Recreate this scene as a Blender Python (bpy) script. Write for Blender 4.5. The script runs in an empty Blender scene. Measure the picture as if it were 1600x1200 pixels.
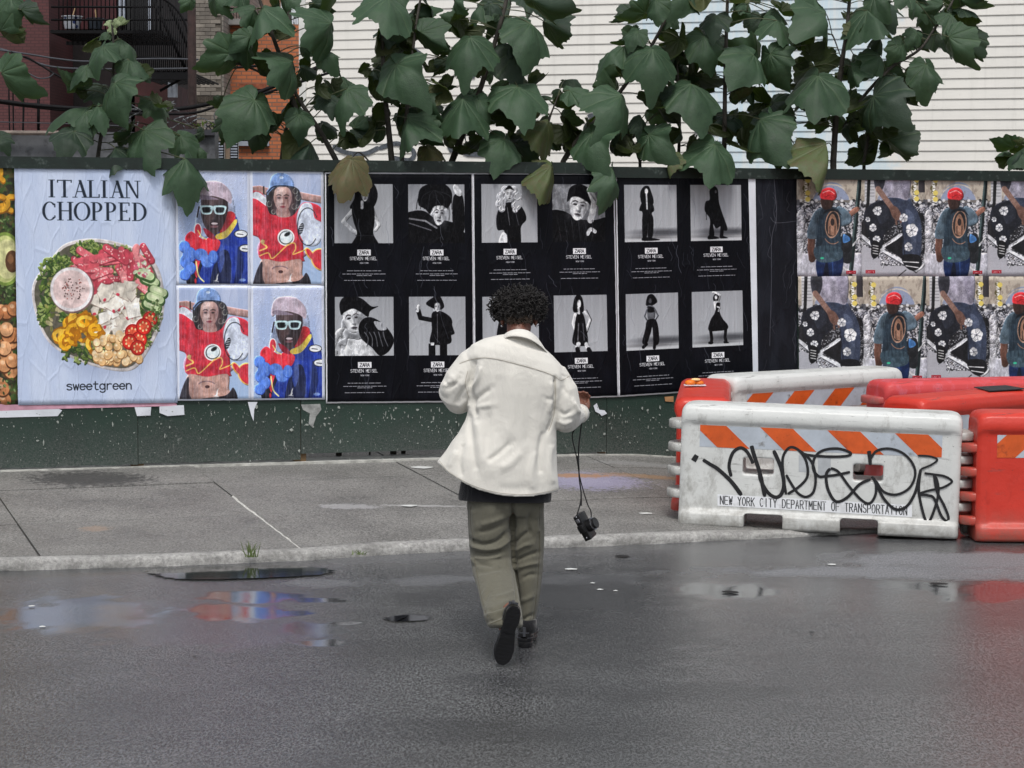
import bpy, bmesh, math, random
import numpy as np
from mathutils import Vector, Matrix, noise as mnoise

random.seed(7)
RNG = np.random.RandomState(7)
SC = bpy.context.scene
COL = SC.collection
rad = math.radians

# ------------------------------------------------------------------ camera
W0, H0, FPX = 1600.0, 1200.0, 3420.0
CAM = Vector((0, 0, 2.08))
TH = math.atan(267 / FPX)
RO = 0.004
FW = Vector((0, math.cos(TH), -math.sin(TH)))
_r0 = Vector((1, 0, 0)); _u0 = Vector((0, math.sin(TH), math.cos(TH)))
RT = _r0 * math.cos(RO) + _u0 * math.sin(RO)
UP = -_r0 * math.sin(RO) + _u0 * math.cos(RO)
cam_data = bpy.data.cameras.new('camera'); cam = bpy.data.objects.new('camera', cam_data); COL.objects.link(cam)
cam_data.sensor_width = 36.0; cam_data.lens = 36.0 * FPX / W0
cam_data.clip_start = 0.1; cam_data.clip_end = 2000
cam.matrix_world = Matrix(((RT.x, UP.x, -FW.x, CAM.x), (RT.y, UP.y, -FW.y, CAM.y), (RT.z, UP.z, -FW.z, CAM.z), (0, 0, 0, 1)))
SC.camera = cam

# ------------------------------------------------------------------ world, sun, exposure
SUN_EL, SUN_AZ = rad(60), rad(182)
world = bpy.data.worlds.new('World'); SC.world = world; world.use_nodes = True
wn = world.node_tree.nodes; wl = world.node_tree.links
sky = wn.new('ShaderNodeTexSky'); sky.sky_type = 'NISHITA'; sky.sun_disc = False
sky.sun_elevation = SUN_EL; sky.sun_rotation = SUN_AZ; sky.air_density = 1.0; sky.dust_density = 3.0; sky.ozone_density = 1.0
hsv = wn.new('ShaderNodeHueSaturation'); hsv.inputs['Saturation'].default_value = 0.30
wl.new(sky.outputs[0], hsv.inputs['Color']); wl.new(hsv.outputs[0], wn['Background'].inputs['Color'])
wn['Background'].inputs['Strength'].default_value = 0.13
sun_d = bpy.data.lights.new('sun', 'SUN'); sun_d.energy = 1.5; sun_d.angle = rad(13); sun_d.color = (1.0, 0.97, 0.92)
sun = bpy.data.objects.new('sun', sun_d); COL.objects.link(sun)
_sd = Vector((math.sin(SUN_AZ) * math.cos(SUN_EL), math.cos(SUN_AZ) * math.cos(SUN_EL), math.sin(SUN_EL)))
sun.rotation_euler = _sd.to_track_quat('Z', 'Y').to_euler()
sun.location = (-2, -6, 14)
vs = SC.view_settings
vs.view_transform = 'Standard'; vs.look = 'None'; vs.exposure = 0.22; vs.gamma = 1; vs.use_curve_mapping = False

# ------------------------------------------------------------------ geometry helpers
def ray(x, y):
    return FW + RT * ((x - 800) / FPX) + UP * ((600 - y) / FPX)
def P(x, y, Y):
    d = ray(x, y); return CAM + d * (Y / d.y)
def G(x, y, z=0.0):
    d = ray(x, y); return CAM + d * ((z - CAM.z) / d.z)
def onplane(x, y, p0, n):
    d = ray(x, y); return CAM + d * ((p0 - CAM).dot(n) / d.dot(n))
def proj(co):
    """numpy Nx3 -> photo pixels"""
    v = co - np.array(CAM); f = v @ np.array(FW)
    return 800 + FPX * (v @ np.array(RT)) / f, 600 - FPX * (v @ np.array(UP)) / f

def link(o, parent=None):
    COL.objects.link(o)
    if parent is not None:
        o.parent = parent
    return o
def tag(o, label=None, cat=None, group=None, kind=None):
    if label: o['label'] = label
    if cat: o['category'] = cat
    if group: o['group'] = group
    if kind: o['kind'] = kind
    return o
def empty(name, loc, label, cat, group=None, rot=0.0):
    o = bpy.data.objects.new(name, None); COL.objects.link(o)
    o.location = loc; o.rotation_euler = (0, 0, rot); o.empty_display_size = 0.1
    return tag(o, label, cat, group)
def wmat(o):
    b = Matrix.Translation(o.location) @ o.rotation_euler.to_matrix().to_4x4() @ Matrix.Diagonal(tuple(o.scale) + (1,))
    return b if o.parent is None else wmat(o.parent) @ o.matrix_parent_inverse @ b
def mesh_obj(name, me, mat=None, parent=None, smooth=False, world=True):
    """world=True: vertices are in world space, taken back into the parent's frame"""
    if mat is not None and len(me.materials) == 0: me.materials.append(mat)
    o = bpy.data.objects.new(name, me); COL.objects.link(o)
    if parent is not None:
        o.parent = parent
        if world:
            m = wmat(parent)
            o.matrix_parent_inverse = m.inverted()
    if smooth:
        me.polygons.foreach_set('use_smooth', [True] * len(me.polygons))
    return o
def pyd(verts, faces, name='m'):
    me = bpy.data.meshes.new(name); me.from_pydata([tuple(v) for v in verts], [], faces); me.update(); return me
def bm_me(bm, name='m'):
    me = bpy.data.meshes.new(name); bm.to_mesh(me); bm.free(); return me

class MB:
    """collects shapes, makes ONE mesh"""
    def __init__(s): s.v = []; s.f = []
    def add(s, v, f):
        n = len(s.v); s.v += [tuple(p) for p in v]; s.f += [tuple(i + n for i in q) for q in f]
    def box(s, a, b, m=None):
        x0, y0, z0 = a; x1, y1, z1 = b
        v = [Vector(p) for p in ((x0,y0,z0),(x1,y0,z0),(x1,y1,z0),(x0,y1,z0),(x0,y0,z1),(x1,y0,z1),(x1,y1,z1),(x0,y1,z1))]
        if m is not None: v = [m @ p for p in v]
        s.add(v, [(0,3,2,1),(4,5,6,7),(0,1,5,4),(1,2,6,5),(2,3,7,6),(3,0,4,7)])
    def tube(s, pts, r, n=8, caps=True, flat=1.0):
        pts = [Vector(p) for p in pts]
        rs = r if isinstance(r, (list, tuple)) else [r] * len(pts)
        T = [(pts[min(i+1, len(pts)-1)] - pts[max(i-1, 0)]).normalized() for i in range(len(pts))]
        ref = Vector((0, 0, 1)) if abs(T[0].z) < .9 else Vector((1, 0, 0))
        A = (ref - T[0] * ref.dot(T[0])).normalized(); V = []; F = []
        for i, p in enumerate(pts):
            A = (A - T[i] * A.dot(T[i])).normalized(); B = T[i].cross(A)
            for k in range(n):
                a = 2 * math.pi * k / n
                V.append(p + (A * math.cos(a) * flat + B * math.sin(a)) * rs[i])
        for i in range(len(pts) - 1):
            for k in range(n):
                k2 = (k + 1) % n
                F.append((i*n+k, i*n+k2, (i+1)*n+k2, (i+1)*n+k))
        if caps:
            F.append(tuple(range(n))[::-1]); F.append(tuple((len(pts)-1)*n + k for k in range(n)))
        s.add(V, F)
    def loft(s, rings, cap0=True, cap1=True):
        n = len(rings[0]); V = [p for r in rings for p in r]; F = []
        for i in range(len(rings) - 1):
            for k in range(n):
                k2 = (k + 1) % n
                F.append((i*n+k, i*n+k2, (i+1)*n+k2, (i+1)*n+k))
        if cap0: F.append(tuple(range(n))[::-1])
        if cap1: F.append(tuple((len(rings)-1)*n + k for k in range(n)))
        s.add(V, F)
    def ball(s, c, r, nu=16, nv=10, m=None):
        rx, ry, rz = r if isinstance(r, (tuple, list)) else (r, r, r)
        c = Vector(c); V = []; F = []
        for j in range(1, nv):
            t = math.pi * j / nv
            for k in range(nu):
                a = 2 * math.pi * k / nu
                q = Vector((rx*math.sin(t)*math.cos(a), ry*math.sin(t)*math.sin(a), rz*math.cos(t)))
                if m is not None: q = m @ q
                V.append(c + q)
        q1 = Vector((0, 0, rz)); q2 = Vector((0, 0, -rz))
        if m is not None: q1 = m @ q1; q2 = m @ q2
        V.append(c + q1); V.append(c + q2); N = len(V)
        for j in range(nv - 2):
            for k in range(nu):
                k2 = (k+1) % nu; F.append((j*nu+k, (j+1)*nu+k, (j+1)*nu+k2, j*nu+k2))
        for k in range(nu):
            k2 = (k+1) % nu
            F.append((N-2, k, k2)); F.append((N-1, (nv-2)*nu+k2, (nv-2)*nu+k))
        s.add(V, F)
    def mesh(s, name='m'): return pyd(s.v, s.f, name)
    def obj(s, name, mat, parent=None, smooth=False, auto=None):
        me = s.mesh(name)
        o = mesh_obj(name, me, mat, parent, smooth)
        if auto is not None:
            me.polygons.foreach_set('use_smooth', [True] * len(me.polygons)); me.set_sharp_from_angle(angle=rad(auto))
        return o

def remesh(me, voxel, smooth_it=0, fac=0.5):
    """fuse overlapping closed shapes into one continuous surface"""
    o = bpy.data.objects.new('tmp', me); COL.objects.link(o)
    m = o.modifiers.new('r', 'REMESH'); m.mode = 'VOXEL'; m.voxel_size = voxel
    if smooth_it:
        s = o.modifiers.new('s', 'SMOOTH'); s.iterations = smooth_it; s.factor = fac
    dg = bpy.context.evaluated_depsgraph_get(); dg.update()
    out = bpy.data.meshes.new_from_object(o.evaluated_get(dg))
    bpy.data.objects.remove(o); bpy.data.meshes.remove(me)
    return out
def modify(me, fn):
    o = bpy.data.objects.new('tmp', me); COL.objects.link(o); fn(o)
    dg = bpy.context.evaluated_depsgraph_get(); dg.update()
    out = bpy.data.meshes.new_from_object(o.evaluated_get(dg))
    bpy.data.objects.remove(o)
    return out
def get_co(me):
    a = np.empty(len(me.vertices) * 3); me.vertices.foreach_get('co', a); return a.reshape(-1, 3)
def get_no(me):
    a = np.empty(len(me.vertices) * 3); me.vertices.foreach_get('normal', a); return a.reshape(-1, 3)
def set_co(me, a):
    me.vertices.foreach_set('co', a.ravel()); me.update()
def catmull(pts, n=8, closed=False):
    p = [np.array(q, float) for q in pts]; out = []; N = len(p)
    for i in range(N if closed else N - 1):
        if closed: a, b, c, d = p[(i-1) % N], p[i], p[(i+1) % N], p[(i+2) % N]
        else: a, b, c, d = p[max(i-1, 0)], p[i], p[i+1], p[min(i+2, N-1)]
        for k in range(n):
            t = k / n
            out.append(0.5 * ((2*b) + (-a+c)*t + (2*a-5*b+4*c-d)*t*t + (-a+3*b-3*c+d)*t**3))
    if not closed: out.append(p[-1])
    return out
def polydist(px, py, line):
    """distance of pixels to a polyline, numpy"""
    d = np.full(px.shape, 1e9)
    for (x0, y0), (x1, y1) in zip(line[:-1], line[1:]):
        dx, dy = x1-x0, y1-y0; L = dx*dx + dy*dy + 1e-9
        t = np.clip(((px-x0)*dx + (py-y0)*dy) / L, 0, 1)
        d = np.minimum(d, np.hypot(px - x0 - t*dx, py - y0 - t*dy))
    return d
def fbm2(x, y, seed=0, octaves=4):
    """cheap value noise on numpy arrays, -1..1"""
    tot = np.zeros_like(x, dtype=float); amp = 1.0; s = 0
    for o in range(octaves):
        xi = np.floor(x).astype(int); yi = np.floor(y).astype(int); fx = x - xi; fy = y - yi
        fx = fx*fx*(3-2*fx); fy = fy*fy*(3-2*fy)
        def h(a, b):
            n = (a * 374761393 + b * 668265263 + (seed + o) * 974634777) & 0x7fffffff
            n = ((n ^ (n >> 13)) * 1274126177) & 0x7fffffff
            return (n ^ (n >> 16)) % 100003 / 50001.5 - 1
        v = (h(xi, yi)*(1-fx) + h(xi+1, yi)*fx)*(1-fy) + (h(xi, yi+1)*(1-fx) + h(xi+1, yi+1)*fx)*fy
        tot += v * amp; s += amp; amp *= .5; x = x*2.03 + 7.1; y = y*2.03 + 3.7
    return tot / s

# ------------------------------------------------------------------ material helpers
def lin(c):
    """sRGB 0..255 -> linear rgba"""
    return tuple(((v/255)/12.92 if v/255 <= .04045 else ((v/255+.055)/1.055)**2.4) for v in c) + (1.0,)
class NT:
    def __init__(s, name):
        s.m = bpy.data.materials.new(name); s.m.use_nodes = True
        s.t = s.m.node_tree; s.n = s.t.nodes; s.l = s.t.links; s.b = s.n['Principled BSDF']
    def new(s, t, **k):
        n = s.n.new(t)
        for a, b in k.items(): setattr(n, a, b)
        return n
    def put(s, sock, v):
        if hasattr(v, 'is_output') or isinstance(v, bpy.types.NodeSocket): s.l.new(v, sock)
        elif v is not None: sock.default_value = v
    def coord(s, kind='Object'):
        return s.new('ShaderNodeTexCoord').outputs[kind]
    def mapping(s, vec, scale=(1,1,1), loc=(0,0,0), rot=(0,0,0)):
        n = s.new('ShaderNodeMapping'); s.l.new(vec, n.inputs[0])
        n.inputs['Scale'].default_value = scale; n.inputs['Location'].default_value = loc; n.inputs['Rotation'].default_value = rot
        return n.outputs[0]
    def noise(s, vec, scale, detail=4, rough=.55, dist=0.0):
        n = s.new('ShaderNodeTexNoise'); s.put(n.inputs['Vector'], vec)
        n.inputs['Scale'].default_value = scale; n.inputs['Detail'].default_value = detail
        n.inputs['Roughness'].default_value = rough; n.inputs['Distortion'].default_value = dist
        return n.outputs['Fac']
    def voro(s, vec, scale, feature='F1', out='Distance', rnd=1.0):
        n = s.new('ShaderNodeTexVoronoi', feature=feature); s.put(n.inputs['Vector'], vec)
        n.inputs['Scale'].default_value = scale; n.inputs['Randomness'].default_value = rnd
        return n.outputs[out]
    def ramp(s, fac, a, b, ca=0.0, cb=1.0, mode='LINEAR'):
        n = s.new('ShaderNodeValToRGB'); s.l.new(fac, n.inputs[0]); e = n.color_ramp.elements
        n.color_ramp.interpolation = mode
        def c(v): return tuple(v) if isinstance(v, (tuple, list)) else (v, v, v, 1)
        e[0].position = a; e[0].color = c(ca); e[1].position = b; e[1].color = c(cb)
        return n.outputs[0]
    def mix(s, fac, a, b, mode='MIX'):
        n = s.new('ShaderNodeMix', data_type='RGBA', blend_type=mode)
        s.put(n.inputs[0], fac)
        for sock, v in ((n.inputs[6], a), (n.inputs[7], b)):
            if isinstance(v, float): v = (v, v, v, 1)
            s.put(sock, v)
        return n.outputs[2]
    def math(s, op, a, b=None, c=None, clamp=False):
        n = s.new('ShaderNodeMath', operation=op, use_clamp=clamp)
        s.put(n.inputs[0], a); s.put(n.inputs[1], b)
        if c is not None: s.put(n.inputs[2], c)
        return n.outputs[0]
    def attr(s, name, out='Fac'):
        return s.new('ShaderNodeAttribute', attribute_name=name).outputs[out]
    def bump(s, h, strength=.3, dist=.01, normal=None):
        n = s.new('ShaderNodeBump'); n.inputs['Strength'].default_value = strength; n.inputs['Distance'].default_value = dist
        s.l.new(h, n.inputs['Height'])
        if normal is not None: s.l.new(normal, n.inputs['Normal'])
        return n.outputs[0]
    def set(s, color=None, rough=None, normal=None, metal=None, spec=None, **k):
        for key, v in (('Base Color', color), ('Roughness', rough), ('Normal', normal), ('Metallic', metal), ('Specular IOR Level', spec)):
            if v is not None: s.put(s.b.inputs[key], v)
        for a, b in k.items(): s.put(s.b.inputs[a], b)
        return s.m

def simple(name, srgb, rough=.6, var=.12, scale=8.0, bump=.15, bscale=60, metal=0.0, dirt=None, dist=.003, spec=.5, **k):
    """a colour with broken tone, fine relief and optional grime"""
    t = NT(name); c = lin(srgb); v = t.coord()
    n1 = t.noise(v, scale, 5, .6)
    lo = tuple(x*(1-var*1.6) for x in c[:3]) + (1,); hi = tuple(min(1, x*(1+var)) for x in c[:3]) + (1,)
    col = t.ramp(n1, .3, .7, lo, hi)
    if dirt:
        dn = t.ramp(t.noise(v, dirt[1], 6, .65), dirt[2], dirt[3], 0.0, 1.0)
        col = t.mix(dn, col, lin(dirt[0]))
    b = t.bump(t.noise(v, bscale, 4, .6), bump, dist)
    rr = t.ramp(t.noise(v, scale*2.3, 3), .3, .7, max(0, rough-.08), min(1, rough+.08))
    return t.set(col, rr, b, metal, spec, **k)
# ------------------------------------------------------------------ flat print: a small numpy painter for posters and labels
class Cv:
    def __init__(s, w, h, bg=(255,255,255)):
        s.w, s.h = w, h; s.a = np.empty((h, w, 3)); s.a[:] = np.array(bg) / 255.0
        s.x0, s.y0, s.sx, s.sy = 0.0, 0.0, float(w), float(h); s.clip = (0, 0, w, h)
    def sub(s, x0, y0, x1, y1):
        c = Cv.__new__(Cv); c.w, c.h, c.a = s.w, s.h, s.a
        c.x0 = s.x0 + x0*s.sx; c.y0 = s.y0 + y0*s.sy; c.sx = (x1-x0)*s.sx; c.sy = (y1-y0)*s.sy
        c.clip = (max(0, int(round(c.x0))), max(0, int(round(c.y0))), min(s.w, int(round(c.x0+c.sx))), min(s.h, int(round(c.y0+c.sy))))
        return c
    def _box(s, xs, ys, pad):
        return (max(s.clip[0], int(min(xs)-pad)), max(s.clip[1], int(min(ys)-pad)),
                min(s.clip[2], int(max(xs)+pad)+2), min(s.clip[3], int(max(ys)+pad)+2))
    def _put(s, b, m, c, alpha):
        m = (m * alpha)[..., None]; r = s.a[b[1]:b[3], b[0]:b[2]]
        r[:] = r*(1-m) + np.array(c)/255.0*m
    def poly(s, pts, c, alpha=1.0, smooth=False, rings=None):
        loops = [pts] + (rings or []); P_ = []
        for L in loops:
            if smooth: L = catmull(L, 6, True)
            P_.append(np.array([(s.x0+p[0]*s.sx, s.y0+p[1]*s.sy) for p in L]))
        al = np.concatenate(P_); b = s._box(al[:,0], al[:,1], 1)
        if b[2] <= b[0] or b[3] <= b[1]: return
        acc = 0
        for ox, oy in ((.25,.25),(.75,.25),(.25,.75),(.75,.75)):
            X, Y = np.meshgrid(np.arange(b[0], b[2])+ox, np.arange(b[1], b[3])+oy)
            ins = np.zeros(X.shape, bool)
            for q in P_:
                q2 = np.roll(q, -1, 0)
                for (xa, ya), (xb, yb) in zip(q, q2):
                    if ya == yb: continue
                    ins ^= ((ya > Y) != (yb > Y)) & (X < (xb-xa)*(Y-ya)/(yb-ya)+xa)
            acc = acc + ins
        s._put(b, acc/4.0, c, alpha)
    def blob(s, pts, c, alpha=1.0): s.poly(pts, c, alpha, True)
    def ell(s, cx, cy, rx, ry, c, rot=0.0, alpha=1.0, soft=0.0):
        X0, Y0 = s.x0+cx*s.sx, s.y0+cy*s.sy; RX, RY = rx*s.sx, ry*s.sy; R = max(RX, RY)*(1+soft)
        b = s._box((X0-R, X0+R), (Y0-R, Y0+R), 1)
        if b[2] <= b[0] or b[3] <= b[1]: return
        X, Y = np.meshgrid(np.arange(b[0], b[2])+.5-X0, np.arange(b[1], b[3])+.5-Y0)
        ca, sa = math.cos(rot), math.sin(rot)
        d = np.hypot((X*ca+Y*sa)/RX, (-X*sa+Y*ca)/RY)
        m = np.clip((1-d)*min(RX, RY)+.5, 0, 1) if soft == 0 else np.clip((1+soft-d)/(2*soft), 0, 1)
        s._put(b, m, c, alpha)
    def line(s, pts, w, c, alpha=1.0, smooth=False):
        """w in units of the sub-canvas width"""
        if smooth: pts = catmull(pts, 6)
        q = [(s.x0+p[0]*s.sx, s.y0+p[1]*s.sy) for p in pts]; hw = w*s.sx/2
        xs = [p[0] for p in q]; ys = [p[1] for p in q]; b = s._box(xs, ys, hw+1)
        if b[2] <= b[0] or b[3] <= b[1]: return
        X, Y = np.meshgrid(np.arange(b[0], b[2])+.5, np.arange(b[1], b[3])+.5)
        s._put(b, np.clip(hw-polydist(X, Y, q)+.5, 0, 1), c, alpha)
    def rect(s, x0, y0, x1, y1, c, alpha=1.0): s.poly([(x0,y0),(x1,y0),(x1,y1),(x0,y1)], c, alpha)
    def vgrad(s, c0, c1, power=1.0):
        b = s.clip; n = b[3]-b[1]; t = (np.linspace(0, 1, n)**power)[:, None, None]
        s.a[b[1]:b[3], b[0]:b[2]] = np.array(c0)/255*(1-t) + np.array(c1)/255*t
    def grain(s, amt, scale=3.0, seed=0, vstretch=1.0):
        b = s.clip; X, Y = np.meshgrid(np.arange(b[0], b[2])/scale, np.arange(b[1], b[3])/(scale*vstretch))
        s.a[b[1]:b[3], b[0]:b[2]] *= (1 + amt*fbm2(X, Y, seed, 3))[..., None]
    def blotch(s, c0, c1, scale, seed, thr=0.0, soft=.3, alpha=1.0, vs=1.0):
        b = s.clip; X, Y = np.meshgrid(np.arange(b[0], b[2])/scale, np.arange(b[1], b[3])/(scale*vs))
        m = np.clip((fbm2(X, Y, seed, 4)-thr)/soft+.5, 0, 1)[..., None]*alpha
        r = s.a[b[1]:b[3], b[0]:b[2]]; base = r if c0 is None else np.array(c0)/255
        r[:] = base*(1-m) + np.array(c1)/255*m
    def snap(s):
        b = s.clip; return s.a[b[1]:b[3], b[0]:b[2]].copy()
    def volume(s, before, k=1.0, r=9, fold=.10, seed=0, soft=1, vs=2.4, shade=.30):
        """gives what was painted since `before` the roundness, folds and soft edges of a printed photograph"""
        b = s.clip; cur = s.a[b[1]:b[3], b[0]:b[2]]; M = (np.abs(cur-before).max(-1) > .02).astype(float); H = box(M, r)*.5+box(M, max(2, r//3))*.5
        gy, gx = np.gradient(H); L = box(cur.mean(-1), 2); ly, lx = np.gradient(L); X, Y = np.meshgrid(np.arange(cur.shape[1]), np.arange(cur.shape[0]))
        n1 = fbm2(X/11.0, Y/(11.0*vs), seed, 4); n2 = fbm2(X/23.0+5, Y/26.0, seed+3, 3); rid = np.clip(1-np.abs(n1)*5, 0, 1)**2
        m = (1 + k*r*(gy*.9+gx*.7)*.9 + 1.6*(ly+lx*.7)*-1 + shade*n2)*1.0
        out = cur*(1-M[..., None]) + (cur*np.clip(m, .35, 1.7)[..., None] + (fold*(rid-.12)*(.35+cur.mean(-1)))[..., None])*M[..., None]
        for c in range(3): cur[..., c] = box(out[..., c], soft) if soft else out[..., c]
        np.clip(cur, 0, 1, out=cur)
    def text(s, txt, cx, cy, h, w_each, c, weight=.12, gap=.35, alpha=1.0, slant=0.0):
        """stroke lettering; h in sub heights, w_each in sub widths"""
        n = len(txt); tot = n*w_each + (n-1)*w_each*gap; x = cx - tot/2
        for ch in txt:
            for st in FONT.get(ch, ()):
                s.line([(x + (px/4.0 + slant*(py/6))*w_each, cy + h/2 - py/6.0*h) for px, py in st], weight*w_each, c, alpha)
            x += w_each*(1+gap)
    def image(s, name):
        im = bpy.data.images.new(name, s.w, s.h)
        buf = np.ones((s.h, s.w, 4), np.float32); buf[..., :3] = np.clip(s.a[::-1], 0, 1)
        im.pixels.foreach_set(buf.ravel()); im.update(); im.pack()
        return im
def box(a, r):
    for ax in (0, 1):
        p = np.pad(a, [(r+1, r) if i == ax else (0, 0) for i in (0, 1)], mode='edge'); c = np.cumsum(p, ax)
        a = (np.take(c, range(2*r+1, c.shape[ax]), ax)-np.take(c, range(0, c.shape[ax]-2*r-1), ax))/(2*r+1)
    return a
def _arc(cx, cy, rx, ry, a0, a1, n=8):
    return [(cx+rx*math.cos(rad(a0+(a1-a0)*i/n)), cy+ry*math.sin(rad(a0+(a1-a0)*i/n))) for i in range(n+1)]
FONT = {
 'A': [[(0,0),(2,6),(4,0)], [(.7,2),(3.3,2)]], 'C': [_arc(2,3,2,3,50,310,12)], 'D': [[(0,0),(0,6),(1.6,6)]+_arc(1.6,3,2.4,3,90,-90,8)+[(0,0)]],
 'E': [[(4,6),(0,6),(0,0),(4,0)], [(0,3.1),(3.4,3.1)]], 'F': [[(4,6),(0,6),(0,0)], [(0,3.1),(3.2,3.1)]], 'H': [[(0,0),(0,6)], [(4,0),(4,6)], [(0,3),(4,3)]],
 'I': [[(2,0),(2,6)]], 'K': [[(0,0),(0,6)], [(4,6),(0,2.5)], [(1.2,3.5),(4,0)]], 'L': [[(0,6),(0,0),(3.8,0)]], 'M': [[(0,0),(0,6),(2,2),(4,6),(4,0)]],
 'N': [[(0,0),(0,6),(4,0),(4,6)]], 'O': [_arc(2,3,2,3,0,360,16)], 'P': [[(0,0),(0,6),(2.4,6)]+_arc(2.4,4.4,1.6,1.6,90,-90,6)+[(0,2.8)]],
 'R': [[(0,0),(0,6),(2.4,6)]+_arc(2.4,4.5,1.6,1.5,90,-90,6)+[(0,3)], [(2,3),(4,0)]],
 'S': [_arc(2,4.5,1.9,1.5,30,200,7)+[(2,3)]+_arc(2,1.5,2,1.5,60,-160,8)], 'T': [[(0,6),(4,6)], [(2,6),(2,0)]],
 'U': [[(0,6),(0,2)]+_arc(2,2,2,2,180,360,8)+[(4,6)]], 'V': [[(0,6),(2,0),(4,6)]], 'W': [[(0,6),(1,0),(2,4.5),(3,0),(4,6)]], 'X': [[(0,0),(4,6)],[(0,6),(4,0)]],
 'Y': [[(0,6),(2,3),(4,6)], [(2,3),(2,0)]], 'Z': [[(0,6),(4,6),(0,0),(4,0)]], 'G': [_arc(2,3,2,3,50,330,12)+[(4,2.8),(2.4,2.8)]],
 'B': [[(0,0),(0,6),(2.4,6)]+_arc(2.4,4.6,1.4,1.4,90,-90,6)+[(0,3.2)], [(2.4,3.2)]+_arc(2.4,1.6,1.6,1.6,90,-90,6)+[(0,0)]],
 's': [_arc(2,3.1,1.7,.95,25,200,6)+_arc(2,1.1,1.8,1.1,60,-155,7)], 'w': [[(0,4),(1,0),(2,3.6),(3,0),(4,4)]],
 'e': [[(.2,2.1),(3.9,2.1)]+_arc(2,2,1.95,2,5,320,12)], 't': [[(1.6,5.6),(1.6,.8),(2.2,0),(3.6,.1)], [(.3,4),(3.4,4)]],
 'g': [_arc(1.9,2.1,1.9,1.9,0,360,12), [(3.8,4),(3.8,-.8)]+_arc(2,-.8,1.8,1.1,0,-160,7)], 'r': [[(.6,0),(.6,4)], [(.6,2.4)]+_arc(2.6,2.4,2,1.6,170,60,5)],
 'n': [[(.3,0),(.3,4)], [(.3,2.3)]+_arc(2,2.3,1.7,1.7,180,0,8)+[(3.7,0)]], 'v': [[(0,4),(2,0),(4,4)]], 'i': [[(2,0),(2,4)], [(2,5.4),(2,5.7)]], "'": [[(2,6),(1.6,4.6)]],
}
def serif_glyph(cv, ch, x, y, w, h, c):
    """big roman capitals with thick stems, thin hairlines and bracketed serifs"""
    tk = .0175; tn = .0070
    def V(u, y0=0, y1=1, t=tk, s0=True, s1=True):
        cv.rect(x+u*w-t/2, y+y0*h, x+u*w+t/2, y+y1*h, c)
        k = tk*1.15; th = .035*h
        if s0: cv.rect(x+u*w-k, y+y0*h, x+u*w+k, y+y0*h+th, c)
        if s1: cv.rect(x+u*w-k, y+y1*h-th, x+u*w+k, y+y1*h, c)
    def Hh(u0, u1, v, t=.05): cv.rect(x+u0*w, y+v*h-t*h/2, x+u1*w, y+v*h+t*h/2, c)
    def ring(cx, cy, rx, ry, a0=0, a1=360, thick=tk):
        n = 24; o = []; i_ = []
        for k in range(n+1):
            a = rad(a0+(a1-a0)*k/n)
            o.append((x+(cx+rx*math.cos(a))*w, y+(cy+ry*math.sin(a))*h))
            i_.append((x+cx*w+(rx*w-thick)*math.cos(a), y+(cy+(ry-.045)*math.sin(a))*h))
        cv.poly(o+i_[::-1], c)
    if ch == 'I': V(.5)
    if ch == 'T': V(.5, 0, 1, s0=False); Hh(.0, 1, .03); V(.04, 0, .16, tn, False, False); V(.96, 0, .16, tn, False, False)
    if ch == 'A':
        cv.poly([(x+.5*w,y),(x+.56*w,y),(x+.22*w,y+h),(x+.15*w,y+h)], c); cv.poly([(x+.42*w,y),(x+.6*w,y),(x+.97*w,y+h),(x+.76*w,y+h)], c)
        Hh(.28, .72, .66); Hh(.0, .34, .983, .035); Hh(.62, 1.08, .983, .035)
    if ch == 'L': V(.22); Hh(.1, .9, .975); V(.9, .8, 1, tn, False, False)
    if ch == 'N':
        V(.14, t=tn*1.1); V(.88, t=tn*1.1, s1=False); cv.poly([(x+.08*w,y),(x+.3*w,y),(x+.92*w,y+h),(x+.8*w,y+h)], c)
    if ch == 'H': V(.18); V(.84); Hh(.2, .8, .48)
    if ch == 'O': ring(.5, .5, .52, .51)
    if ch == 'C': ring(.54, .5, .52, .51, 42, 318); V(.9, .1, .3, tn, False, False); V(.9, .74, .86, tn, False, False)
    if ch == 'D': V(.2); ring(.36, .5, .62, .5, -92, 92)
    if ch == 'P': V(.2); ring(.42, .27, .46, .27, -92, 92); Hh(.2, .45, .52)
    if ch == 'E': V(.2); Hh(.15, .86, .022); Hh(.15, .9, .978); Hh(.2, .66, .48); V(.86, 0, .18, tn, False, False); V(.9, .82, 1, tn, False, False); V(.66, .4, .57, tn, False, False)

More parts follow.
